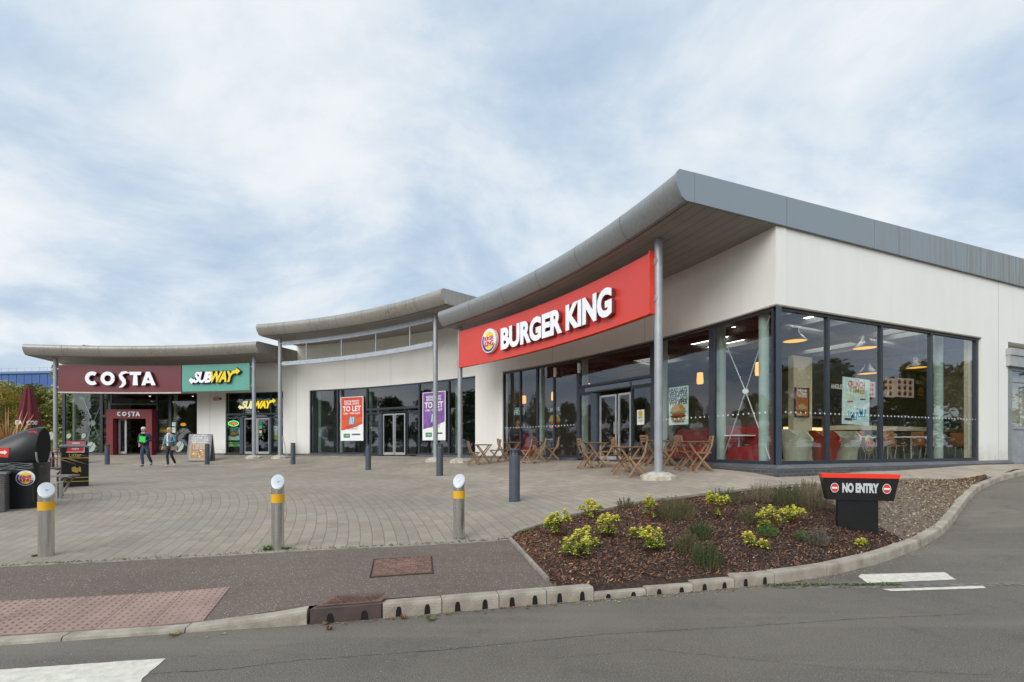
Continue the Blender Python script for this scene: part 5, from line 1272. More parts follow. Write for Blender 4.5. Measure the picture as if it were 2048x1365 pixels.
# ---------------- plants in the bed
LY = M('leaf_yellow', (.85, .72, .14), .5, 0, c2=(.55, .55, .07), scale=14); LG = M('leaf_green', (.20, .28, .05), .5, 0, c2=(.09, .15, .025), scale=14)
STEM = M('stem_red', (.16, .06, .03), .8); HB = M('heather_brown', (.15, .115, .055), .9, 0, c2=(.06, .07, .022), scale=9); HG = M('heather_green', (.06, .095, .025), .9, 0, c2=(.03, .05, .015), scale=9)
HP = M('heather_pink', (.30, .19, .16), .9, 0, c2=(.12, .12, .045), scale=12); HGY = M('heather_grey', (.20, .165, .14), .9, 0, c2=(.09, .07, .055), scale=9)
def shrub_yellow(px, py, w, h, label, heads):
    x, y, z = hit(px, py, bz); s = y/1000; t = thing('variegated_shrub', label, 'shrub', (x, y, z), random.uniform(0, 6), 'yellow green variegated shrubs in the bed')
    R0 = w*s*.62; H0 = h*s*1.1; st = MB(); lv = MB(); lv.mat(LY); lv.mat(LG)
    for k in range(int(heads*2.5)+1):
        a = random.uniform(0, 6.3); q = math.sqrt(random.random())*R0*.8; zz = H0*random.uniform(.22, .95)*(1-.3*(q/R0)**2)
        c = Vector((q*math.cos(a), q*math.sin(a), zz)); st.tube([(c.x*.15, c.y*.15, 0), (c.x*.6, c.y*.6, zz*.5), tuple(c)], [.006, .004, .003], 5)
        for tier in range(3):
            n = 8; ll = .066-.010*tier
            for i in range(n):
                b = 2*PI*i/n+tier*.4+random.uniform(-.2, .2); el = (.15, .55, 1.0)[tier]+random.uniform(-.15, .15)
                d = Vector((math.cos(b)*math.cos(el), math.sin(b)*math.cos(el), math.sin(el))); sd_ = Vector((-math.sin(b), math.cos(b), 0))*.013
                o = c+Vector((0, 0, -.01+.012*tier)); m1 = o+d*ll*.55+Vector((0, 0, .004)); e_ = o+d*ll-Vector((0, 0, .006*(2-tier)))
                lv.mat(LY if random.random() < (.55+.2*tier if zz > H0*.5 else .3) else LG); lv.add([o, m1+sd_, e_, m1-sd_], [(0, 1, 2, 3)])
    st.build('stem', STEM, t); lv.build('foliage', None, t); return t
def heather(px, py, w, h, label, m, dens=1.0, cat='heather', m2=None):
    x, y, z = hit(px, py, bz); s = y/1000; R0 = w*s*.62; H0 = h*s*1.05; t = thing('heather_plant', label, cat, (x, y, z), 0, 'heathers in the bed')
    st = MB(); lv = MB(); lv.mat(m)
    if m2: lv.mat(m2)
    ns = int(110*dens)
    for k in range(ns):
        a = random.uniform(0, 6.3); lean = math.sqrt(random.random()); l = H0*random.uniform(.6, 1.1)*(1-.5*lean**2); p0 = Vector((math.cos(a)*R0*.7*lean, math.sin(a)*R0*.7*lean, 0))
        p1 = Vector((math.cos(a)*R0*lean, math.sin(a)*R0*lean*.9, l)); pm_ = (p0+p1)/2+Vector((0, 0, l*.12)); st.tube([p0, pm_, p1], [.003, .002, .001], 3)
        for j in range(34):
            u = random.uniform(.06, 1); c = p0.lerp(pm_, u*2) if u < .5 else pm_.lerp(p1, u*2-1)
            d = Vector((random.gauss(0, 1), random.gauss(0, 1), random.uniform(.2, 1.5))).normalized()*random.uniform(.012, .026); e_ = d.orthogonal().normalized()*.0035
            lv.mat(m2 if (m2 and u > .7 and random.random() < .6) else m); lv.add([c-e_, c+e_, c+d], [(0, 1, 2)])
    st.build('stem', HB, t); lv.build('foliage', None, t)
for a in ((1118, 1072, 55, 46, 'dense yellow shrub at the left end of the bed near the edging', 11), (1180, 1036, 46, 34, 'yellow shrub right at the back edge of the bed, behind the two big left ones', 8), (1150, 1112, 62, 44, 'yellow shrub nearest the kerb at the left, spreading low', 10),
          (1219, 1074, 48, 42, 'upright yellow shrub with bare red stems in the left half of the bed', 8), (1171, 1084, 20, 27, 'tiny single stemmed yellow shrub between the left clumps', 2), (1187, 1094, 16, 14, 'single small yellow rosette by the kerb side clump', 1),
          (1301, 1102, 48, 42, 'yellow green shrub near the front centre of the bed', 9), (1270, 1078, 20, 20, 'small pale rosette left of the front centre shrub', 2), (1300, 1042, 24, 46, 'tall thin shrub with pale yellow tip in the middle back', 4),
          (1434, 1036, 44, 50, 'bushy lime shrub at the back of the bed centre', 9), (1546, 1064, 62, 46, 'bright yellow shrub with green base left of the sign', 10), (1590, 1046, 44, 30, 'pale variegated shrub beside the sign post', 6),
          (1500, 1092, 24, 24, 'small wispy yellow green plant right of the green heathers', 2), (1527, 1097, 20, 12, 'low faint seedling at the front right of the bed', 2), (1722, 1096, 16, 12, 'small bright green seedling against the curved kerb', 2)):
    shrub_yellow(*a)
for a in ((1250, 1018, 30, 24, 'small reddish brown heather on the back edging', HB, .5), (1351, 1038, 76, 44, 'wide olive brown heather in the middle of the bed', HB, 1.6), (1451, 1008, 60, 32, 'dark green heather on the back edge of the bed', HG, 1.2), (1520, 1004, 52, 40, 'pinkish tipped heather at the back, furthest left of the flowering ones', HP, 1.2),
          (1574, 1010, 60, 44, 'green heather with pale tips between the flowering ones', HG, 1.3), (1627, 1018, 62, 52, 'large pink brown heather left of the sign post', HP, 1.6), (1616, 994, 50, 36, 'tall grassy heather behind the pink brown one', HB, 1.0),
          (1498, 1046, 38, 36, 'thin brown heather between the lime shrub and the bright yellow one', HB, .7), (1402, 1076, 40, 34, 'dark green heather in the centre of the bed', HG, .9), (1372, 1106, 42, 46, 'brown spiky heather nearest the kerb', HB, 1.0), (1413, 1134, 52, 52, 'dark green heather closest to the kerb', HG, 1.3),
          (1536, 1072, 36, 22, 'fresh green heather under the bright yellow shrub', M('heather_fresh', (.07, .15, .03), .9), .7), (1606, 1080, 30, 18, 'small bright green heather beside the grey one', M('heather_fresh', 0), .6), (1633, 1090, 46, 34, 'dry grey heather near the curved kerb', HGY, .9)):
    heather(*a)

# ---------------- litter bins, benches, cabinet at the left
def rbox(w, d, z0, z1, r, n=5, taper=1.0):
    def ring(k, z):
        out = []
        for cx_, cy_, a0 in ((w/2-r, d/2-r, 0), (-w/2+r, d/2-r, PI/2), (-w/2+r, -d/2+r, PI), (w/2-r, -d/2+r, 3*PI/2)):
            for i in range(n): a = a0+PI/2*i/(n-1); out.append(((cx_+r*math.cos(a))*k, (cy_+r*math.sin(a))*k, z))
        return out
    return [ring(1, z0), ring(taper, z1)]
Yb = 9.5; Xb = (46-1024)/1000*Yb; zb_ = gz(Xb, Yb)
bb = thing('litter_bin', 'big black hooded bin with sideways mouth, red arrow sticker and round burger logo', 'litter bin', (Xb, Yb, zb_), .36)
mb = MB(); mb.loft(rbox(.68, .66, 0, .1, .1)); mb.loft(rbox(.64, .62, .08, .84, .12, taper=1.02)); mb.build('body', BLACK, bb, smooth=35)
# hood: ring loft from the low back to the open mouth
mb = MB(); HR = []
for (x, z, rx, rz_2, tl_, ry) in ((-.95, .62, .02, .10, .3, .16), (-.80, .70, .1, .22, .5, .24), (-.55, .84, .14, .33, .55, .31), (-.22, .93, .12, .42, .4, .33), (.04, 1.00, .08, .47, .2, .33), (.22, 1.07, .05, .45, .1, .31), (.31, 1.12, .04, .38, .12, .27)):
    HR.append([(x+math.sin(tl_)*-rz_2*math.cos(a)*.0+rz_2*.35*math.sin(a)*tl_, ry*math.cos(a), z+rz_2*math.sin(a)*1.0) for a in [2*PI*k/28 for k in range(28)]])
mb.loft(HR, False); mb.build('hood', BLACK, bb, smooth=60)
mb = MB(); last = HR[-1]; inn = [(p[0]-.40, p[1]*.9, 1.08+(p[2]-1.12)*.85) for p in last]; mb.loft([last, inn]); mb.build('mouth', M('mouth_shade_black', (.002, .002, .002), .95), bb)  # darkness inside the opening is put into the near-black colour
mb = MB(); mb.tube([last[k] for k in range(15, 28)], .014, 6); mb.build('lip', M('lip_grey', (.35, .35, .36), .4), bb)
mb = MB(); mb.box((.06, -.315, .44), (.46, .05, .74)); mb.build('door', BLACK, bb)
mb = MB()
for k in range(6):
    mb.tube([(-.2+.1*i, -.35-.01*math.sin(i*2+k), .72+.022*k+.012*math.sin(i*1.7+k*2)) for i in range(6)], .012, 5)
mb.tube([(.06+.26*math.cos(a), -.1+.25*math.sin(a), .76) for a in [k*PI/12 for k in range(25)]], .02, 6); mb.build('bin_liner', M('bag_black', (.03, .03, .032), .25), bb, smooth=True)
def onside(x, z):   # surface point on the hood's near side
    k = max(0, min(5, sum(1 for h_ in HR if min(p[1] for p in h_) and h_[21][0] < x)-1)); 
    best = None
    for a_, b_ in zip(HR[:-1], HR[1:]):
        for i in range(14, 28):
            p = a_[i]
            q = abs(p[0]-x)+abs(p[2]-z)
            if best is None or q < best[0]: best = (q, p[1])
    return best[1]
mb = MB(); mb.mat(M('sticker_red', (.72, .04, .02), .4))
def stk(P, o): return [(x, -.338-o+.10*max(0, (z-1.0))*1.0+.05*max(0, -.15-x), z) for x, z in P]
ys = -.33
P = [(-.50, .98), (-.42, 1.12), (-.05, 1.12), (-.07, .94)]
mb.add([(x, ys-.0, z) for x, z in P]+[(x, ys+.03, z) for x, z in P], [(0, 1, 2, 3), (4, 5, 6, 7), (0, 1, 5, 4), (1, 2, 6, 5), (2, 3, 7, 6), (3, 0, 4, 7)])
mb.mat(PWHITE)
for P in ([(-.42, 1.0), (-.30, 1.0), (-.30, 1.06), (-.42, 1.07)], [(-.36, 1.06), (-.27, 1.06), (-.27, 1.105), (-.36, 1.105)], [(-.30, .985), (-.21, .98), (-.19, 1.06), (-.29, 1.07)], [(-.18, 1.015), (-.12, 1.01), (-.12, .99), (-.08, 1.035), (-.12, 1.08), (-.12, 1.055), (-.18, 1.055)]):
    mb.prism(P, ys-.001, ys-.004, 'y')
mb.build('arrow_sticker', None, bb)
mb = MB(); mb.mat(M('sticker_red', 0)); mb.prism([(.14, 1.42), (.28, 1.44), (.30, 1.38), (.22, 1.36)], -.17, -.20, 'y'); mb.build('hood_sticker', None, bb)
bk_logo(bb, lambda x, y, z: (x, y, z), .19, .56, .14, -.345, .006)
# black heritage bin
Yl = 13.1; Xl = (149-1024)/1000*Yl; zl = gz(Xl, Yl)
lt = thing('litter_bin', 'square black litter bin with gold bands, gold LITTER wording and a grey hipped lid', 'litter bin', (Xl, Yl, zl), .80)
lt.scale = (.82, .82, 1)
mb = MB(); mb.loft(rbox(.66, .5, 0, .90, .03, 3)); mb.build('body', NB, lt)
mb = MB()
for z in (.13, .23, .74): mb.loft(rbox(.668, .508, z, z+.018, .03, 3), False)
add_text(mb, 'Litter', 0, .78, .13, GOLD, .003, -.254, .30, bold=.002)
mb.prism([(-.02, .38), (.06, .36), (.08, .5), (.03, .48), (0, .53), (-.09, .5), (-.08, .4)], -.254, -.257, 'y'); mb.prism([(.07, .4), (.14, .37), (.13, .5), (.09, .53)], -.254, -.257, 'y'); mb.build('gold_print', GOLD, lt)
mb = MB(); mb.box((0, -.252, .955), (.62, .006, .13)); mb.box((0, 0, .95), (.655, .49, .14)); mb.build('aperture', BLACKW, lt)
mb = MB(); mb.box((0, -.262, .955), (.40, .006, .12)); mb.mat(PRED); mb.build('advert_panel', M('advert_pink', (.42, .10, .12), .5), lt)
mb = MB(); mb.box((0, -.27, .90), (.44, .03, .015)); mb.box((.21, -.268, .96), (.012, .02, .13)); add_text(mb, 'COSTA', 0, .96, .06, PWHITE, .002, -.268, .18, bold=.002); mb.build('ledge', ALU, lt)
mb = MB(); mb.loft([rbox(.72, .56, 1.02, 1.05, .03, 3)[0], rbox(.72, .56, 1.05, 1.05, .03, 3)[1], [(p[0]*.6, p[1]*.6, 1.10) for p in rbox(.72, .56, 0, 0, .03, 3)[0]]]); mb.build('lid', M('lid_grey', (.12, .125, .13), .4), lt)
# louvred steel cabinet
Yc = 8.9; Xc = (2-1024)/1000*Yc
cb = thing('louvred_cabinet', 'waist high grey metal cabinet with horizontal louvres at the left edge', 'cabinet', (Xc-.28, Yc, gz(Xc, Yc)), .62)
mb = MB(); mb.box((0, 0, .34), (.56, .5, .68)); mb.build('case', M('cab_dark', (.10, .10, .10), .6, .2), cb)
mb = MB()
for k in range(20): mb.box((0, -.255, .03+k*.033), (.56, .02, .022), M_=Matrix.Rotation(.5, 3, 'X')); 
for k in range(20): mb.box((.285, 0, .03+k*.033), (.01, .5, .02))
mb.build('louvre', M('cab_louvre', (.27, .26, .25), .45, .5), cb)
mb = MB(); mb.box((0, 0, .695), (.62, .56, .035)); mb.build('lid', M('cab_top', (.33, .33, .34), .4, .5), cb)
# slatted benches on steel legs
def bench(px, py, Y, w, d, rz_, lb):
    X = (px-1024)/1000*Y; t = thing('bench', lb, 'bench', (X, Y, gz(X, Y)), rz_, 'weathered picnic seats at the left')
    mb = MB()
    for k in range(6): mb.box((0, -d/2+d*(k+.5)/6, .45), (w, d/6-.012, .035))
    mb.box((-w*.3, 0, .42), (.05, d, .03)); mb.box((w*.3, 0, .42), (.05, d, .03)); mb.build('seat', OLDWOOD, t)
    for s in (-1, 1):
        mb = MB(); mb.tube([(s*w*.40, -d*.3, .41), (s*w*.28, -d*.3, .30), (s*w*.22, -d*.1, .1), (s*w*.2, 0, 0)], .025, 8); mb.tube([(s*w*.40, d*.3, .41), (s*w*.28, d*.3, .30), (s*w*.22, d*.1, .1)], .025, 8); mb.build('leg', M('bench_metal', (.25, .24, .22), .4, .6), t)
    return t
bench(108, 0, 10.9, .75, .42, .25, 'nearer weathered slatted seat beside the hooded bin')
bench(102, 0, 13.6, .9, .4, .1, 'further weathered slatted seat, left of the black litter bin')
Ys_ = 10.6; Xs_ = (118-1024)/1000*Ys_
sp = thing('steel_stool', 'short stainless steel post under the end of the nearer slatted seat', 'post', (Xs_, Ys_, gz(Xs_, Ys_))); mb = MB(); mb.cyl((0, 0, 0), (0, 0, .34), .062, n=20); mb.build('post', STEEL, sp, smooth=True)
mb = MB(); mb.cyl((0, 0, .34), (0, 0, .35), .066, n=20); mb.build('cap', STEELTOP, sp)
# A-boards
def aboard(px, pb, Y, w, h, rz_, label, bg, texts, extra=None, txm=PWHITE, framem=BLACKM):
    X = (px-1024)/1000*Y; t = thing('advertising_board', label, 'advertising board', (X, Y, gz(X, Y)), rz_)
    for s, nm in ((-1, 'front_panel'), (1, 'rear_panel')):
        mb = MB(); R_x = Matrix.Rotation(s*-.17, 3, 'X'); mb.box((0, s*h*.09+(0), h/2), (w, .025, h), M_=Matrix.Rotation(s*.17, 3, 'X')); mb.build(nm, framem, t)
    if texts:
        mb = MB(lambda x, y, z: (x, -h*.09+(-.17)*(h/2-z)*1.0+y-.016, z)); mb.mat(bg); mb.prism([(-w*.45, h*.04), (w*.45, h*.04), (w*.45, h*.97), (-w*.45, h*.97)], 0, -.003, 'y')
        for tx, z_, sz, wd in texts: add_text(mb, tx, 0, z_*h, sz, txm, .002, -.005, wd*w, bold=sz*.02)
        if extra: extra(mb, w, h)
        mb.build('print', None, t)
    return t
aboard(153, 0, 25.3, .85, 1.16, .42, 'maroon and black A-board for the coffee shop behind the litter bin', M('board_pink', (.38, .05, .07), .5), [('COSTA', .86, .1, .35), ('Pick up', .70, .12, .45), ('a favourite', .60, .12, .62), ('in one easy go', .50, .1, .7)])
wv = aboard(402, 0, 25.9, 1.2, 1.42, 0, 'grey framed board with a sandwich photo reading IF YOU WANT THE SAME OLD LUNCH CHOICES', M('board_grey', (.26, .25, .25), .6),
       [('IF YOU WANT', .91, .11, .6), ('THE SAME OLD', .83, .11, .7), ('LUNCH CHOICES,', .75, .11, .74), ('KEEP WALKING', .67, .11, .68)],
       lambda mb, w, h: ([mb.mat(M('print_yellowframe', (.6, .5, .1), .6)), mb.prism([(-.38*w, .08*h), (.4*w, .08*h), (.4*w, .64*h), (-.38*w, .64*h)], -.004, -.005, 'y'), mb.mat(M('print_salad', (.45, .28, .16), .6, 0, c2=(.25, .12, .07), scale=12)), mb.prism([(-.36*w, .1*h), (.38*w, .1*h), (.38*w, .62*h), (-.36*w, .62*h)], -.006, -.007, 'y'),
          [ (mb.mat(random.choice([TOM, LETT, PWHITE, BUN, YEL, M('print_ham', (.6, .3, .25), .6)])), (lambda x, z, r: mb.prism([(x+r*math.cos(k*PI/3), z+r*.6*math.sin(k*PI/3)) for k in range(6)], -.008-i*.0002, -.0085-i*.0002, 'y'))(random.gauss(0, .14)*w, .27*h+random.gauss(0, .05)*h, random.uniform(.02, .06))) for i in range(70)],
          add_text(mb, 'IF YOU WANT', 0, .56*h, .09, PWHITE, .002, -.026, .5*w), add_text(mb, '21 NEW ONES,', 0, .50*h, .09, PWHITE, .002, -.026, .52*w), add_text(mb, 'COME ON IN', 0, .44*h, .09, PWHITE, .002, -.026, .5*w)]), framem=M('board_frame_grey', (.20, .20, .20), .6))
aboard(566, 0, 27.6, .35, 1.1, -1.1, 'narrow pale board seen edge on beside the slim column', PMINT, [('NEW', .8, .1, .5)], framem=M('board_pale', (.5, .5, .47), .5))
# stickers and lit signs at the sandwich shop
op = fpost('open_sign', 'oval neon OPEN sign, red letters in a green ring, left of the sandwich shop doors', 456, 479, 842, 853, BLACKM, [], off=-.25, cat='neon sign')
mb = MB(); NG = M('neon_green', (.1, 1, .25), .4, emit=2.2); NR = M('neon_red', (1, .12, .05), .4, emit=2.2); mb.mat(NG)
mb.tube([(.33*math.cos(a), -.02, .15*math.sin(a)) for a in [2*PI*k/30 for k in range(31)]], .018, 6); add_text(mb, 'OPEN', 0, -.07, .2, NR, .01, -.01, .46, bold=.004, shear=.15); mb.build('neon_tube', None, op)
fpost('window_poster', 'dark green poster with a burger below the neon sign', 455, 479, 856, 881, PMINT, [], lambda mb, w, h: (mb.mat(M('print_darkgreen', (.01, .08, .04), .6)), mb.prism([(-w*.45, -h*.15), (w*.45, -h*.15), (w*.45, h*.46), (-w*.45, h*.46)], -.001, -.002, 'y'), add_text(mb, 'NEW', 0, h*.33, .1, PMINT, .001, -.003, w*.3), add_text(mb, 'MELTS', 0, h*.2, .12, PMINT, .001, -.003, w*.5), burger(mb, 0, -.05*h, w*.5)), off=-.2)
fpost('window_poster', 'narrow bright green notice with yellow arrow, lowest left of the sandwich shop doors', 455, 479, 884, 893.5, M('print_brightgreen', (.08, .35, .04), .6), [], lambda mb, w, h: (mb.mat(YEL), mb.prism([(-w*.48, 0), (-w*.38, h*.5), (-w*.33, h*.5), (-w*.42, 0), (-w*.33, -h*.5), (-w*.38, -h*.5)], -.002, -.004, 'y')), off=-.2)
fpost('window_poster', 'white and yellow green poster right of the sandwich shop doors', 542, 555, 853, 880, PMINT, [('FRESH', 0, .3, .12, PGREEN, .7)], lambda mb, w, h: (mb.mat(M('print_lime', (.5, .5, .05), .6)), mb.prism([(-w*.5, -h*.5), (w*.5, -h*.5), (w*.5, -h*.1), (-w*.5, -h*.25)], -.001, -.002, 'y'), mb.mat(PGREEN), mb.prism([(-w*.2+w*.15*math.cos(k*PI/6), w*.15*math.sin(k*PI/6)) for k in range(12)], -.003, -.004, 'y')), off=-.2)
for i, (y0, y1, m, lb) in enumerate(((844, 849, PGREEN, 'top green sticker on the right sandwich shop door'), (850, 858, M('print_green2', (.05, .35, .15), .6), 'second green sticker on the right sandwich shop door'), (861, 867, M('print_peach', (.7, .35, .2), .6), 'round orange sticker on the right sandwich shop door'), (868, 872, PGREEN, 'lowest green sticker on the right sandwich shop door'))):
    if i == 2: fpost('door_sticker', lb, 518, 524, y0, y1, m, [('', 0, 0, .1, m, .1)], off=-.06, cat='sticker')
    else: fpost('door_sticker', lb, 518, 524.5, y0, y1, m, [], off=-.06, cat='sticker')
# coffee shop window graphics
def sand(mb, w, h):
    for z in (.15, -.35):
        mb.mat(BUN); mb.prism([(-.4*w, z*h-.05*h), (.3*w, z*h-.08*h), (.42*w, z*h+.04*h), (-.2*w, z*h+.10*h)], -.002, -.003, 'y'); mb.mat(YEL); mb.prism([(-.3*w, z*h-.02*h), (.3*w, z*h-.03*h), (.35*w, z*h), (-.25*w, z*h+.03*h)], -.0035, -.004, 'y')
PBR = M('print_brown', (.12, .08, .06), .5)
fpost('window_graphic', 'tall brown food graphic left of the coffee shop door', 203, 219.5, 838, 905, PBR, [("You're free", 0, .42, .1, PWHITE, .8), ('to choose', 0, .36, .1, PWHITE, .7), ('you eat out', 0, -.05, .1, PWHITE, .8)], sand, off=-.2)
fpost('window_graphic', 'tall brown food graphic right of the coffee shop door', 315, 336, 838, 905, PBR, [('Taste as good', 0, .43, .1, PWHITE, .85), ('as they look', 0, .37, .1, PWHITE, .75), ('Taste as good', 0, -.08, .1, PWHITE, .85), ('as they look', 0, -.13, .1, PWHITE, .7)], sand, off=-.2)
for a, b_, y0, y1, lb in ((344, 351, 845, 853, 'upper small white notice on the glass behind the walking woman'), (344, 351, 855, 866, 'lower small white notice on the glass behind the walking woman')): fpost('window_notice', lb, a, b_, y0, y1, PMINT, [], off=-.06)
ov = thing('oval_sticker', 'orange oval sticker on the right coffee shop window', 'sticker', (*F(phi(365.5), -.05), 1.5+(893-849)/1000*29.4), phi(365.5)-PI/2); mb = MB(); mb.prism([(.18*math.cos(k*PI/10), .10*math.sin(k*PI/10)) for k in range(20)], -.01, .0, 'y'); mb.build('sticker', M('sticker_orange', (.75, .28, .02), .5, emit=.1), ov)
FROST = M('frosted_leaf', (.42, .50, .46), .7, 0, .05)
def leafdec(t, x, z, s, rot=.5):
    mb = MB(); P = [(0, -1.1), (.45, -.7), (.62, -.1), (.5, .5), (.1, .8), (-.35, .75), (-.6, .3), (-.6, -.25), (-.35, -.7)]; c, q = math.cos(rot), math.sin(rot)
    for sd_ in (1, -1):
        mb.prism([(x+s*(a*c-b*q), z+s*(a*q+b*c)) for a, b in ([p for p in P if p[0] >= 0]+[(.04, .75), (.04, -1.05)] if sd_ > 0 else [(-.04, -1.05), (-.04, .75)]+[p for p in P if p[0] < 0])], -.003, .003, 'y')
    mb.build('leaf_graphic', FROST, t)
for px, py, s, lb in ((180, 895, .40, 'large frosted leaf graphic low on the left coffee shop window'), (136, 872, .18, 'small frosted leaf graphic left of the interior column'), (166, 872, .18, 'small frosted leaf graphic right of the interior column'), (358, 893, .38, 'large frosted leaf graphic low on the window behind the woman'), (382, 893, .38, 'large frosted leaf graphic beside the advertising board')):
    Y = ray(px, RR)[1]; t = thing('leaf_sticker', lb, 'window graphic', (*F(phi(px), -.06), 1.5+(893-py)/1000*Y), phi(px)-PI/2); leafdec(t, 0, 0, s, -.5)

# ---------------- interior furniture of the burger restaurant
def armchair(m):
    t = thing('tub_chair', 'x', 'armchair'); mb = MB()
    rings = []
    for rr_, z in ((.26, .0), (.30, .35), (.36, .75), (.38, .86), (.33, .87), (.29, .72), (.26, .45)):
        rings.append([(rr_*math.cos(a), rr_*math.sin(a), z-(.28*max(0, -math.sin(a)) if z > .5 else 0)) for a in [2*PI*k/24 for k in range(24)]])
    mb.loft(rings, False); mb.build('shell', m, t, smooth=True)
    mb = MB(); mb.cyl((0, 0, .28), (0, 0, .46), .27, n=20); mb.build('seat', m, t, smooth=True); return t
LC = M('leather_cream', (.40, .37, .27), .5, 0, .08); LR = M('leather_red', (.30, .03, .015), .45, 0, .1)
a1 = armchair(LC); a2 = armchair(LR)
def wplace(o, px, off, rz_, lb, gr=None): tt = wt(px, -off); x, y = W(tt, -off); place(o, (x, y, FL), rz_, lb, gr)
wplace(a1, 1592, .75, .6, 'cream tub chair nearest the corner of the window', 'tub chairs'); wplace(a2, 1650, 1.0, .4, 'red tub chair behind the first mullion', 'tub chairs'); a3 = copy_tree(a1); wplace(a3, 1690, 1.1, .2, 'cream tub chair below the crunch poster', 'tub chairs')
def cafe_chair():
    t = thing('cafe_chair', 'x', 'chair'); mb = MB(); P = [(-.02, 0), (.02, 0)]
    mb.loft([[(x, -.2, z), (x, .2, z), (x+.015, .2, z+.012), (x+.015, -.2, z+.012)] for x, z in ((.22, .46), (-.12, .44), (-.18, .50), (-.22, .66), (-.25, .9))]); mb.build('shell', M('ply', (.40, .17, .06), .4), t)
    for s in (-1, 1):
        mb = MB(); mb.tube([(.17, s*.18, .44), (.24, s*.2, 0)], .012, 6); mb.build('leg', STEEL, t); mb = MB(); mb.tube([(-.1, s*.18, .44), (-.22, s*.2, 0)], .012, 6); mb.build('leg', STEEL, t)
    return t
cc0 = cafe_chair(); wplace(cc0, 1785, 1.2, .3, 'plywood shell chair with steel legs facing the small white table'); cc1_ = copy_tree(cc0); wplace(cc1_, 1862, 1.4, PI+.4, 'plywood shell chair right of the small white table')
tt_ = thing('cafe_table', 'small white topped table on a steel pedestal inside the right window', 'table'); mb = MB(); mb.box((0, 0, .73), (.65, .6, .03)); mb.build('tabletop', WHITE, tt_); mb = MB(); mb.cyl((0, 0, .02), (0, 0, .72), .03); mb.cyl((0, 0, 0), (0, 0, .02), .24, n=20); mb.build('pedestal', STEEL, tt_)
wplace(tt_, 1822, 1.3, .4, 'small white topped table on a steel pedestal inside the right window')
random.seed(21)
for i, (px, off, lb) in enumerate(((1700, 2.0, 'small table behind the crunch poster'), (1775, 1.9, 'small table below the counter, left of the plywood chair'), (1880, 1.9, 'small table at the far right end of the glazing'), (1640, 1.8, 'small table behind the red tub chair'))):
    o = copy_tree(tt_); wplace(o, px, off, .4, lb)
for i, (px, off, r, lb) in enumerate(((1725, 2.0, .4, 'plywood chair pushed in behind the crunch poster'), (1760, 1.8, 3.6, 'plywood chair with its back to the counter'), (1845, 1.9, .3, 'plywood chair beyond the third mullion'), (1905, 1.7, 3.5, 'plywood chair by the last pane'), (1668, 1.9, 3.4, 'plywood chair between the tub chairs and the counter'))):
    o = copy_tree(cc0); wplace(o, px, off, r, lb)
SOFR = M('sofa_red', (.30, .02, .022), .35, 0, .1)
def sofa(px, off, lb, rz_, L_=1.6):
    x, y = ray(px, RR+off); t = thing('booth_sofa', lb, 'sofa', (x, y, FL), rz_, 'red booth seats behind the front glass')
    mb = MB(); mb.loft(rbox(L_, .6, 0, .44, .06)); mb.build('seat', SOFR, t, smooth=40); mb = MB(); 
    mb.f = lambda a, b, c: (a, b+.28+(c-.4)*.15, c); mb.loft(rbox(L_, .16, .3, 1.0, .07)); mb.build('backrest', SOFR, t, smooth=40); return t
sofa(1440, 1.1, 'long red booth seat left of the crossed rods', phi(1420)-PI/2); sofa(1502, .9, 'red booth seat behind the crossed rods, nearest the corner', phi(1500)-PI/2, 1.0); sofa(1385, 2.0, 'red booth seat deeper inside behind the burger poster', phi(1385)-PI/2+.2); sofa(1045, 1.2, 'red booth seat behind the fries poster', phi(1045)-PI/2)
def table_in(px, off, lb): x, y = ray(px, RR+off); o = copy_tree(tt_); place(o, (x, y, FL), .4, lb, None)
table_in(1478, .9, 'pale table between the red booth seats'); table_in(1090, 1.0, 'pale table by the angus poster inside'); 
def dome_lamp(X, Y, z, lb, R0=.27):
    t = thing('pendant_lamp', lb, 'pendant lamp', (X, Y, z), 0, 'black dome pendant lamps'); mb = MB()
    mb.lathe([(.03, .36), (.09, .35), (.11, .22), (.2, .13), (R0, .02), (R0, 0)], 24); mb.build('shade', BLACK, t, smooth=50)
    mb = MB(); mb.cyl((0, 0, .012), (0, 0, .016), R0*.97, n=24); mb.build('lit_inside', LAMPY, t); mb = MB(); mb.cyl((0, 0, .35), (0, 0, zc-z), .008, n=6); mb.build('cord', BLACK, t)
for px, py, Y, lb in ((1736, 748, 16.6, 'black dome lamp above the crunch poster'), (1834, 736, 16.4, 'black dome lamp in front of the menu boards'), (1651, 757, 19, 'small distant dome lamp behind the first mullion'), (1590, 683, 13.6, 'unlit looking dome lamp near the glass corner'), (1730, 697, 13.9, 'upper dome lamp hanging under the skylight')):
    dome_lamp((px-1024)/1000*Y, Y, 1.5+(893-py)/1000*Y, lb, .3)
def tube_lamp(X, Y, z, lb):
    t = thing('pendant_lamp', lb, 'pendant lamp', (X, Y, z), 0, 'orange cylinder pendant lamps'); mb = MB(); mb.lathe([(.09, 0), (.1, .1), (.085, .34), (.0, .34)], 16); mb.build('shade', LAMPO, t, smooth=50); mb = MB(); mb.cyl((0, 0, .34), (0, 0, zc-z), .007, n=6); mb.build('cord', BLACK, t)
for px, py, Y, lb in ((1518, 751, 13.2, 'orange cylinder lamp nearest the glass corner'), (1400, 768, 15.5, 'orange cylinder lamp above the burger poster'), (1176, 784, 20.5, 'orange cylinder lamp over the shop doors'), (1107, 801, 20.8, 'orange cylinder lamp above the angus poster'), (1048, 807, 22.8, 'orange cylinder lamp above the fries poster')):
    tube_lamp((px-1024)/1000*Y, Y, 1.5+(893-py)/1000*Y, lb)
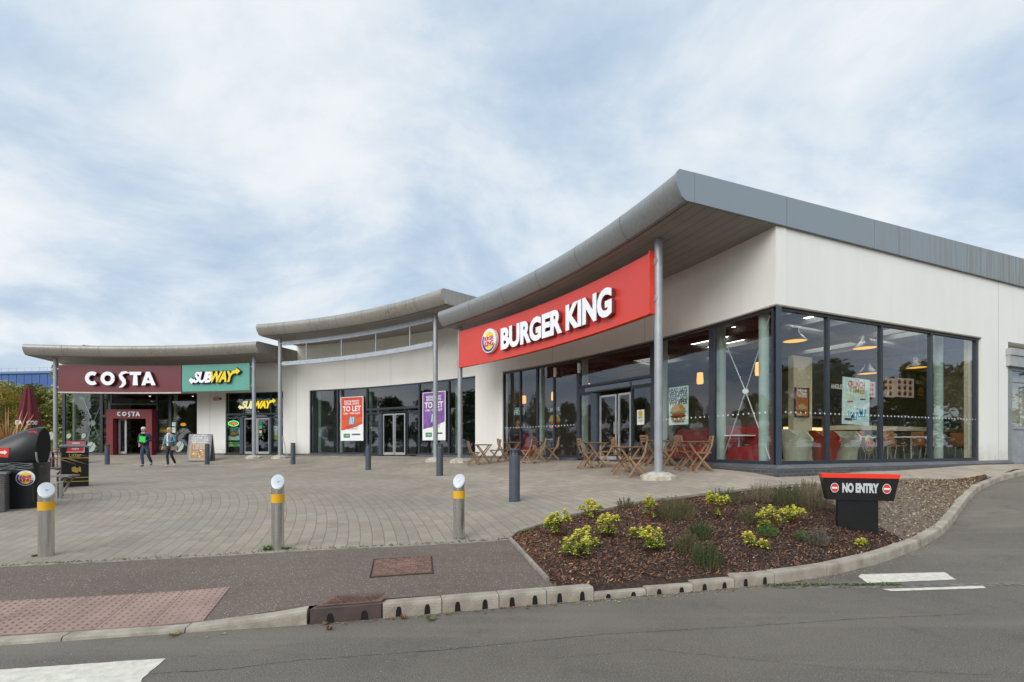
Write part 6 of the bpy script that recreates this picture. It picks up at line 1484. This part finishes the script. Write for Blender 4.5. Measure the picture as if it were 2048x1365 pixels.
for px, lb in ((1112, 'small white wall light on the frame left of the shop doors'), (1160, 'small white wall light at the top of the door bay')):
    t = thing('wall_light', lb, 'wall light', (*F(phi(px), .0), 4.25), phi(px)-PI/2, 'white wall lights on the glazing'); mb = MB(); mb.box((0, -.05, .0), (.07, .08, .34)); mb.build('case', WHITE, t); mb = MB(); mb.box((0, 0, 0), (.1, .03, .1)); mb.build('bracket', ALU, t)

# ================================================================ PEOPLE
def skin_mesh(V, E, Rd, sub=2, f=None):
    me = bpy.data.meshes.new('s'); me.from_pydata(V, E, []); me.update()
    ob = bpy.data.objects.new('s', me); col.objects.link(ob)
    m = ob.modifiers.new('skin', 'SKIN'); m.use_smooth_shade = True
    for i, r in enumerate(Rd):
        r = r if isinstance(r, tuple) else (r, r)
        me.skin_vertices[0].data[i].radius = r
    me.skin_vertices[0].data[0].use_root = True
    s = ob.modifiers.new('sub', 'SUBSURF'); s.levels = sub; s.render_levels = sub
    dg = bpy.context.evaluated_depsgraph_get(); nm = bpy.data.meshes.new_from_object(ob.evaluated_get(dg))
    vs = [tuple(v.co) for v in nm.vertices]; fs = [tuple(p.vertices) for p in nm.polygons]
    bpy.data.objects.remove(ob); bpy.data.meshes.remove(me); bpy.data.meshes.remove(nm); return vs, fs
class Sk:
    def __init__(s): s.V = []; s.E = []; s.R = []
    def chain(s, pts, parent=None):
        out = []
        for p, r in pts:
            s.V.append(tuple(p)); s.R.append(r); i = len(s.V)-1
            if parent is not None: s.E.append((parent, i))
            parent = i; out.append(i)
        return out
    def mesh(s, **k): return skin_mesh(s.V, s.E, s.R, **k)
def person(label, loc, rz_, J, cols, bulk=1.0, hair='short', k=1.0):
    t = thing('person', label, 'person', loc, rz_)
    t.scale = (k, k, k)
    b = Sk(); pel = b.chain([((0, 0, .93), (.13, .10)), ((0, 0, 1.10), (.12, .09)), ((0, J['lean'], 1.28), (.14, .10)), ((0, J['lean']*1.3, 1.42), (.12, .08)), ((0, J['lean']*1.5, 1.50), .05), ((0, J['lean']*1.8-.01, 1.56), (.062, .07)), ((0, J['lean']*2.2-.025, 1.63), (.072, .085)), ((0, J['lean']*2.2-.015, 1.70), (.065, .08)), ((0, J['lean']*2.2-.01, 1.735), .03)])
    for s, nm in ((-1, 'R'), (1, 'L')):
        sh, el, wr = J['arm'+nm]
        a = b.chain([(sh, .055), (el, .042), (wr, .028)], pel[3])
        d = (Vector(wr)-Vector(el)).normalized(); wv_ = Vector(wr); side = d.cross(Vector((0, 1, 0))).normalized() if abs(d.y) < .9 else Vector((0, 0, 1)); 
        palm = b.chain([(wv_+d*.05, (.036, .02)), (wv_+d*.085, (.038, .016))], a[-1])
        for q, ln in zip((-1.5, -.5, .5, 1.5), (.06, .075, .07, .055)):
            p0 = wv_+d*.085+side*q*.018; cur = Vector((0, -1, 0))*.35
            b.chain([(p0+d*ln*.4, .009), (p0+d*ln*.75+cur*ln*.5, .008), (p0+d*ln*.9+cur*ln*1.2, .007)], palm[-1])
        b.chain([(wv_+d*.05+side*.04*-s, .010), (wv_+d*.085+side*.055*-s, .009)], palm[0])
        hp, kn, an, toe = J['leg'+nm]
        b.chain([(hp, .066), (kn, .044), (an, .030), ((an[0], an[1]-.005, an[2]-.03), .03)], pel[0])
    vs, fs = b.mesh(sub=1); mb = MB(); mb.add(vs, fs); body = mb.build('body', SKIN, t, smooth=180)
    hz = 1.64; hy = J['lean']*2.2-.025
    mb = MB(); mb.mat(SKIN); mb.prism([(-.012, hz-.035), (.012, hz-.035), (.005, hz+.015), (-.005, hz+.015)], hy-.105, hy-.08, 'y'); mb.mat(M('eye', (.03, .02, .02), .3)); mb.ball((-.028, hy-.08, hz+.012), .009, 8, 6); mb.ball((.028, hy-.08, hz+.012), .009, 8, 6)
    mb.mat(M('mouth_red', (.30, .09, .08), .5)); mb.box((0, hy-.083, hz-.058), (.045, .01, .009)); mb.mat(SKIN); mb.ball((-.078, hy+.005, hz), .022, 8, 6, (.5, .8, 1.3)); mb.ball((.078, hy+.005, hz), .022, 8, 6, (.5, .8, 1.3)); mb.build('face', None, t)
    mb = MB(); mb.mat(cols['hair'])
    if hair == 'short': mb.ball((0, hy+.028, hz+.045), .097, 18, 12, (.95, 1.0, .85)); 
    else:
        mb.ball((0, hy+.035, hz+.035), .108, 18, 12, (.98, 1.0, .95)); mb.ball((-.075, hy+.03, hz-.03), .05, 10, 8, (.8, 1.1, 1.5)); mb.ball((.075, hy+.03, hz-.03), .05, 10, 8, (.8, 1.1, 1.5))
    mb.build('hair', None, t, smooth=180)
    j = Sk(); B_ = bulk; L_ = J['lean']
    c = j.chain([((0, 0, .90), (.175*B_, .125*B_)), ((0, 0, 1.02), (.165*B_, .125*B_)), ((0, L_*.7, 1.2), (.165*B_, .125*B_)), ((0, L_*1.3, 1.38), (.165*B_, .11*B_)), ((0, L_*1.5, 1.455), (.09, .075))])
    for nm in 'RL':
        sh, el, wr = J['arm'+nm]; w2 = Vector(el).lerp(Vector(wr), .88); j.chain([(sh, .078*B_), (Vector(sh).lerp(Vector(el), .5), .068*B_), (el, .060*B_), (w2, .045)], c[3])
    vs, fs = j.mesh(); mb = MB(); mb.add(vs, fs); mb.build('jacket', cols['jacket'], t, smooth=180)
    if cols.get('inner'):
        mb = MB(lambda x, y, z: (x, y+L_*(.7+(z-1.2)*3.0), z)); kw = cols.get('inw', 1); mb.prism([(-.055*kw, 1.47), (.055*kw, 1.47), (.06*kw, 1.0), (.05*kw, .93), (-.05*kw, .93), (-.06*kw, 1.0)], -.155*B_, -.05, 'y'); mb.build('pullover', cols['inner'], t)
    mb = MB(); mb.mat(cols['collar']); 
    mb.tube([(-.05, L_*1.5-.06, 1.50), (-.02, L_*1.5-.11, 1.43), (.0, L_*1.5-.125, 1.40), (.02, L_*1.5-.11, 1.43), (.05, L_*1.5-.06, 1.50)], .022, 8); mb.build('collar', None, t, smooth=True)
    g = Sk(); c = g.chain([((0, 0, .98), (.14*B_, .105*B_)), ((0, 0, .90), (.15*B_, .115*B_))])
    for nm in 'RL':
        hp, kn, an, toe = J['leg'+nm]; q = cols.get('legw', 1); g.chain([((hp[0], hp[1], hp[2]-.06), .095*q), (Vector(hp).lerp(Vector(kn), .55), .085*q), (kn, .068*q), (Vector(kn).lerp(Vector(an), .6), .062*q), ((an[0], an[1], an[2]-.01), .056*q)], c[1])
    vs, fs = g.mesh(); mb = MB(); mb.add(vs, fs); mb.build('trousers', cols['trousers'], t, smooth=180)
    for nm in 'RL':
        hp, kn, an, toe = J['leg'+nm]; d = Vector(toe)-Vector(an); d.z = 0; s_ = Sk(); A_ = Vector(an)
        ft = Vector(toe); heel = A_+Vector((0, .05, -.06)); s_.chain([(heel, (.035, .03)), (heel.lerp(ft, .5), (.04, .03)), (ft, (.042, .026)), (ft+(ft-heel).normalized()*.05, (.03, .018))])
        vs, fs = s_.mesh(sub=1); mb = MB(); mb.add(vs, fs); mb.build('shoe', cols['shoes'], t, smooth=180)
    return t
# man, coming towards the camera, left leg (screen right) trailing
def ground_at(px, Y): x = (px-1024)/1000*Y; return (x, Y, gz(x, Y)+.005)
Jm = dict(lean=-.05, armR=((-.19, -.05, 1.40), (-.32, .06, 1.17), (-.22, -.06, .98)), armL=((.19, -.05, 1.40), (.33, -.02, 1.17), (.17, -.24, 1.13)),
          legR=((-.09, 0, .90), (-.07, -.12, .50), (-.03, -.10, .09), (-.03, -.24, .03)), legL=((.09, 0, .90), (.12, .02, .50), (.10, .26, .17), (.12, .16, .06)))
JNS = M('jeans', (.035, .055, .10), .85, 0, .25, 8); NAVY = M('navy_jacket', (.012, .022, .07), .7, 0, .2, 6)
man = person('white haired man in open navy jacket and jeans walking with a green folder', ground_at(290.5, 22.4), .02, Jm, dict(hair=M('hair_white', (.62, .60, .56), .8, 0, .15, 30), jacket=NAVY, inner=BLACKM, collar=PWHITE, trousers=JNS, shoes=M('shoe_grey', (.06, .06, .065), .6)), 1.06)
fo = thing('folder', 'bright green folder held against the chest of the walking man', 'folder', (man.location.x+.11, man.location.y-.33, man.location.z+1.12), .1)
fo.rotation_euler = (.15, .12, .1)
mb = MB(); mb.box((0, 0, .09), (.25, .006, .27)); mb.build('cover', M('folder_green', (.03, .75, .06), .5, 0, .02), fo); mb = MB(); mb.box((.0, .008, .088), (.235, .008, .255)); mb.build('pages', PWHITE, fo)
Jw = dict(lean=-.01, armR=((-.16, 0, 1.38), (-.25, .02, 1.13), (-.29, -.04, .89)), armL=((.16, 0, 1.38), (.26, .0, 1.14), (.07, -.2, 1.10)),
          legR=((-.08, 0, .90), (-.06, -.08, .50), (-.02, -.08, .09), (-.02, -.22, .03)), legL=((.08, 0, .90), (.08, 0, .50), (.09, .24, .15), (.10, .13, .06)))
PUFF = M('puffer_blue', (.20, .42, .56), .5, 0, .12, 6); 
_pn = PUFF.node_tree; _b = _pn.nodes['Principled BSDF']; _w = N(_pn, 'ShaderNodeTexWave', wave_type='BANDS', bands_direction='Z'); _w.inputs['Scale'].default_value = 7; _t = N(_pn, 'ShaderNodeTexCoord'); _pn.links.new(_t.outputs['Object'], _w.inputs[0]); _bn = N(_pn, 'ShaderNodeBump'); _bn.inputs['Distance'].default_value = .03; _pn.links.new(_w.outputs['Fac'], _bn.inputs['Height']); _pn.links.new(_bn.outputs[0], _b.inputs['Normal'])
wom = person('fair haired woman in light blue quilted jacket and black trousers walking beside the man', ground_at(339.5, 22.6), -.02, Jw, dict(hair=M('hair_blond', (.50, .33, .15), .8, 0, .2, 30), jacket=PUFF, inner=M('blouse', (.75, .72, .70), .7), collar=PWHITE, trousers=BLACKM, shoes=M('shoe_cream', (.72, .62, .50), .5), legw=.86, inw=.5), .95, 'bob', k=1.0)
hbg = thing('handbag', 'brown handbag hanging at the hip of the woman in light blue', 'handbag', (wom.location.x+.27, wom.location.y-.08, wom.location.z+.82), .3)
mb = MB(); mb.loft(rbox(.28, .10, -.08, .10, .04)); mb.build('bag', M('bag_brown', (.22, .14, .10), .6, 0, .2), hbg, smooth=40); mb = MB(); mb.tube([(-.1, 0, .09), (-.14, 0, .25), (-.1, .0, .42), (-.02, 0, .30), (.1, 0, .09)], .01, 6); mb.build('strap', M('bag_strap', (.05, .03, .02), .6), hbg)

# ================================================================ BACKGROUND
# big blue shed on the left
bw = thing('warehouse', 'large plain blue clad warehouse beyond the trees at the far left', 'building', (-118, 118, 0), -.12)
mb = MB(); mb.box((0, 12, 9), (75, 30, 18.2)); mb.build('wall', M('blue_cladding', (.035, .10, .30), .5, .1, c2=(.03, .085, .26), scale=.2), bw)
mb = MB(); mb.box((0, -3.2, 18.3), (75.4, .3, .5)); mb.build('parapet', M('blue_trim', (.10, .17, .33), .5), bw)
mb = MB(); mb.tube([(-37, -3, 19.4), (37, -3, 19.4)], .05, 5)
for k in range(38): mb.cyl((-37+2*k, -3, 18.3), (-37+2*k, -3, 19.4), .04, n=5)
mb.build('roof_railing', M('rail_grey', (.5, .5, .5), .5), bw)
mb = MB()
for k in range(38): mb.box((-37+2*k, -3.02, 9), (.05, .06, 18))
mb.build('cladding_joint', M('blue_dark', (.02, .05, .16), .5), bw)
# trees
def leafmat(n, a, b): return M(n, a, .6, 0, c2=b, scale=.9)
LM1 = leafmat('leaves_olive', (.33, .32, .08), (.14, .16, .035)); LM2 = leafmat('leaves_dark', (.15, .175, .045), (.06, .085, .022)); LM3 = leafmat('leaves_yellow', (.58, .46, .11), (.28, .25, .06))
TR = M('bark_trunk', (.10, .08, .06), .9, 0, .3, 5)
def crown_mesh(seed, m, n=4500, R0=1.6, H0=2.6, ls=.09, blobs=26):
    rnd = random.Random(seed); mb = MB(); mb.mat(m)
    bl = []
    for _ in range(blobs):
        a = rnd.uniform(0, 6.3); z = rnd.uniform(-1, 1); q = math.sqrt(max(0, 1-z*z))*rnd.uniform(.3, .95); bl.append((q*math.cos(a)*R0, q*math.sin(a)*R0, z*H0*.85, rnd.uniform(.25, .5)*R0))
    for _ in range(n):
        c = rnd.choice(bl); d = Vector((rnd.gauss(0, 1), rnd.gauss(0, 1), rnd.gauss(0, 1))).normalized()*c[3]*rnd.uniform(.5, 1.05); p = Vector(c[:3])+d
        u = Vector((rnd.gauss(0, 1), rnd.gauss(0, 1), rnd.gauss(0, .6))).normalized(); v = u.orthogonal().normalized(); s = ls*rnd.uniform(.6, 1.4)
        mb.add([p-u*s, p+v*s*.5, p+u*s, p-v*s*.5], [(0, 1, 2, 3)])
    return mb
def make_tree(seed, m, label, trunkh=1.6, R0=1.6, H0=2.4, n=4500, ls=.09):
    t = thing('tree', label, 'tree'); rnd = random.Random(seed); mb = MB(); zc2 = trunkh+H0*.8
    mb.tube([(0, 0, -.2), (.05, .03, trunkh*.6), (-.05, .05, trunkh+.4), (0, 0, zc2+H0*.4)], [.14, .11, .08, .02], 8)
    for k in range(7):
        a = k*2.4; z = trunkh+H0*.15*k*.6; mb.tube([(0, 0, z), (math.cos(a)*R0*.4, math.sin(a)*R0*.4, z+H0*.25), (math.cos(a)*R0*.75, math.sin(a)*R0*.75, z+H0*.5)], [.05, .035, .012], 5)
    mb.build('trunk', TR, t, smooth=True); c = crown_mesh(seed, m, n, R0, H0, ls); c.f = None; c.v = [(x, y, z+zc2) for x, y, z in c.v]; c.build('crown', None, t); return t
tA = make_tree(1, LM1, 'x', n=6000, ls=.10); tB = make_tree(2, LM3, 'x', n=6000, ls=.10); tC = make_tree(5, LM2, 'x', n=5500, ls=.12)
used = set()
def tree(src, X, Y, s, lb, gr, z=0, sz=1): 
    o = src if src.name not in used else copy_tree(src); used.add(src.name); place(o, (X, Y, z), random.uniform(0, 6), lb, gr); o.scale = (s, s, s*sz)
G1 = 'trees beyond the coffee shop terrace'
for i, (src, px, Y, s, lb) in enumerate(((tA, 25, 42, 1.08, 'olive green tree with the highest crown left of the coffee shop'), (tB, 5, 36, .86, 'yellowing tree at the left edge of the picture'), (tA, 62, 38, .95, 'green tree behind the closed parasol'), (tB, 78, 44, 1.0, 'yellow green tree just left of the coffee shop column'),
      (tA, 100, 40, .9, 'bushy tree seen beside the coffee shop column'), (tA, -20, 44, 1.1, 'tree crown cut by the left edge of the picture'), (tC, 45, 50, 1.1, 'dark tree further back behind the parasol'), (tC, 90, 52, 1.1, 'dark tree furthest back near the warehouse'), (tC, 120, 47, 1.0, 'dark tree seen through the end window of the coffee shop'), (tA, 130, 41, .95, 'olive tree seen through the coffee shop glass'), (tB, -45, 38, 1, 'yellow tree just outside the left edge'), (tA, 150, 40, 1.3, 'tall olive tree behind the end glass of the coffee shop'), (tC, 180, 42, 1.5, 'tall dark tree behind the coffee shop interior'), (tC, 215, 43, 1.5, 'dark tree hidden behind the coffee shop portal'))):
    tree(src, (px-1024)/1000*Y, Y, s, lb, G1, .7)
# hedge masses under them
mb = MB(); 
for k in range(9000):
    X = random.uniform(-52, -27); Y = 37+random.uniform(-1.5, 1.5)+(X+30)*-.1; z = .7+abs(random.gauss(0, .9)); u = Vector((random.gauss(0, 1), random.gauss(0, 1), random.gauss(0, 1))).normalized()*.12; v = u.orthogonal()*.6; p = Vector((X, Y, z)); mb.add([p-u, p+v, p+u, p-v], [(0, 1, 2, 3)])
tag(mb.build('undergrowth', LM1), kind='stuff')
# trees and shed on the other side of the road (seen mirrored in the glass)
G2 = 'trees across the road, mirrored in the glass'
k = 0
spots = [(33+random.uniform(-1.5, 1.5), -22+3.3*i, random.uniform(.95, 1.25)) for i in range(14)]+[(38, -18+6*i, random.uniform(1.2, 1.45)) for i in range(8)]
spots += [(-16+4.2*i+random.uniform(-1, 1), -21+random.uniform(-1.5, 1.5), random.uniform(1.0, 1.4)) for i in range(11)]
spots += [(-44+random.uniform(-1, 1), -14+3.7*i, random.uniform(1.2, 1.55)) for i in range(13)]
for X, Y, s in spots:
    tree((tC, tA, tC)[k % 3], X, Y, s, ['dark', 'olive', 'tall dark'][k % 3]+' tree across the road behind the viewer', G2, 0, .95); k += 1
gw = thing('grey_warehouse', 'long grey panelled warehouse across the road, seen only mirrored in the coffee shop glass', 'building', (-30, -30, 0)); mb = MB(); mb.box((0, 0, 5), (34, 8, 10)); mb.build('wall', M('grey_panel', (.26, .27, .29), .6), gw)
mb = MB()
for z in (2.5, 5, 7.5): mb.box((0, 4.01, z), (34, .03, .06))
for q in range(-5, 6): mb.box((q*3, 4.01, 5), (.06, .03, 10))
mb.build('panel_joint', M('grey_joint', (.1, .1, .11), .6), gw)
# coffee terrace at the left: parasol, screen, spiky plant, red chairs
Yp = 15.6; Xp = (57-1024)/1000*Yp; zp = gz(Xp, Yp)
pr = thing('parasol', 'closed maroon parasol with white COSTA lettering round its hem', 'parasol', (Xp, Yp, zp), 0)
mb = MB(); rings = []
ztop, zbot = 1.5+(893-776)/1000*Yp-zp, 1.5+(893-852)/1000*Yp-zp
for i in range(9):
    u = i/8; z = ztop+(zbot-ztop)*u; r = .07+.20*u**.8; rings.append([(r*(1+.16*math.sin(8*a))*math.cos(a), r*(1+.16*math.sin(8*a))*math.sin(a), z) for a in [2*PI*k/48 for k in range(48)]])
mb.loft(rings); mb.build('canopy', M('parasol_cloth', (.14, .012, .022), .8, 0, .2, 8), pr, smooth=True)
mb = MB(); mb.cyl((0, 0, 0), (0, 0, ztop+.05), .03, n=10); mb.build('pole', M('pole_maroon', (.1, .015, .02), .5), pr)
mb = MB(lambda x, y, z: (.275*math.sin(x/.275), -.275*math.cos(x/.275)+y, z)); add_text(mb, 'COSTA', -.12, zbot+.03, .17, PWHITE, .004, -.03, .42, bold=.004); add_text(mb, 'COSTA', .40, zbot+.03, .17, PWHITE, .004, -.03, .42, bold=.004); mb.build('lettering', None, pr)
mb = MB(); mb.cyl((0, 0, 0), (0, 0, .1), .3, n=20); mb.build('base', BLACKM, pr)
fe = thing('glass_screen', 'low glass terrace screen with frosted leaves and wooden posts left of the coffee shop', 'fence', (-27.5, 27.8, .85), 0, world=True)
mb = MB(); mb.box((-31.5, 27.5, 1.45), (8, .02, 1.1)); mb.build('pane', GLASS, fe)
for i in range(5): mb = MB(); mb.box((-27.6-i*2, 27.5, 1.5), (.09, .09, 1.35)); mb.build('post', OLDWOOD, fe)
for px in (100, 93): mb = MB()
fe2 = thing('leaf_sticker', 'frosted leaf graphic on the terrace screen', 'window graphic', ((102-1024)/1000*27.3, 27.3, 1.5+(893-872)/1000*27.3)); leafdec(fe2, 0, 0, .28, -.5)
PH = M('phormium', (.55, .27, .10), .6, 0, c2=(.22, .13, .05), scale=5)
Yf = 12.3; Xf = (14-1024)/1000*Yf
ph = thing('spiky_plant', 'bronze strap leaved plant behind the hooded bin', 'plant', (Xf, Yf, gz(Xf, Yf)), 0)
mb = MB()
for k in range(240):
    a = random.uniform(0, 6.3); l = random.uniform(1.2, 2.0); el = random.uniform(.6, 1.45); w = .034; P = []
    for q in range(6):
        u = q/5; dr = l*u*math.cos(el)*(1+.3*u); z = .25+l*u*math.sin(el)-.5*u*u*u*math.cos(el)*l; P.append(((math.cos(a)*dr, math.sin(a)*dr, z), w*(1-u)**.6+.002))
    s, c = -math.sin(a), math.cos(a); vs = []
    for p, ww in P: vs += [(p[0]-s*ww, p[1]-c*ww, p[2]), (p[0]+s*ww, p[1]+c*ww, p[2])]
    mb.add(vs, [(2*i, 2*i+1, 2*i+3, 2*i+2) for i in range(5)])
mb.build('leaves', PH, ph); mb = MB(); mb.box((0, 0, .2), (.9, .9, .4)); mb.build('planter', M('planter_dark', (.05, .045, .04), .7, 0, .2), ph)
RC_ = M('red_chair', (.20, .02, .02), .5)
def tchair():
    t = thing('terrace_chair', 'x', 'chair'); mb = MB(); mb.box((0, 0, .44), (.42, .42, .03)); mb.build('seat', RC_, t); mb = MB()
    for k in range(6): mb.box((-.17+k*.068, .2, .68), (.03, .02, .4))
    mb.box((0, .2, .89), (.42, .03, .04)); mb.build('backrest', RC_, t)
    for sx_ in (-1, 1):
        for sy_ in (-1, 1): mb = MB(); mb.box((sx_*.19, sy_*.19, .22), (.025, .025, .44)); mb.build('leg', RC_, t)
    return t
tch = tchair()
for i, (px, Y, r, lb) in enumerate(((85, 22, .3, 'red terrace chair nearest the hooded bin'), (95, 24, 2.0, 'red terrace chair left of the first column, turned away'), (103, 22.5, -.8, 'red terrace chair against the first column'), (70, 24, 1.2, 'red terrace chair below the closed parasol'))):
    o = tch if i == 0 else copy_tree(tch); x = (px-1024)/1000*Y; place(o, (x, Y, gz(x, Y)), r, lb, 'red terrace chairs')
tt2 = thing('terrace_table', 'round maroon table among the terrace chairs', 'table', (-21.3, 23.2, gz(-21.3, 23.2))); mb = MB(); mb.cyl((0, 0, .7), (0, 0, .73), .4, n=24); mb.build('tabletop', RC_, tt2); mb = MB(); mb.cyl((0, 0, .0), (0, 0, .7), .04); mb.cyl((0, 0, 0), (0, 0, .03), .25, n=16); mb.build('pedestal', BLACKM, tt2)
# fallen leaves one can pick out
for px, py, lb, m in ((349, 1273, 'curled yellow leaf on the road below the dropped kerb', LEAFG), (658, 1260, 'brown leaf in the gutter below the drain box', LEAFB), (863, 1242, 'green leaf on the road below the slotted kerb', M('leaf_fresh', (.12, .16, .04), .7)), (651, 1250, 'crumpled pale leaf beside the drain box slot', LEAFG), (806, 1238, 'bent brown leaf below the slotted kerb stones', LEAFB)):
    x, y, z = hit(px, py, rz); t = thing('fallen_leaf', lb, 'leaf', (x, y, z+.006), random.uniform(0, 3)); mb = MB(); mb.grid(lambda u, v: ((u-.5)*.09, (v-.5)*.05*math.sin(PI*min(1, max(0.05, u)))**.7, .012*math.cos(u*5)+.02*(v-.5)**2*4), 8, 4); mb.build('blade', m, t); mb = MB(); mb.tube([(.045, 0, .003), (.07, .006, .0)], .0015, 4); mb.build('stalk', LEAFB, t)

for o in bpy.data.objects:
    for k_ in ('_w', '_wo'):
        if k_ in o: del o[k_]
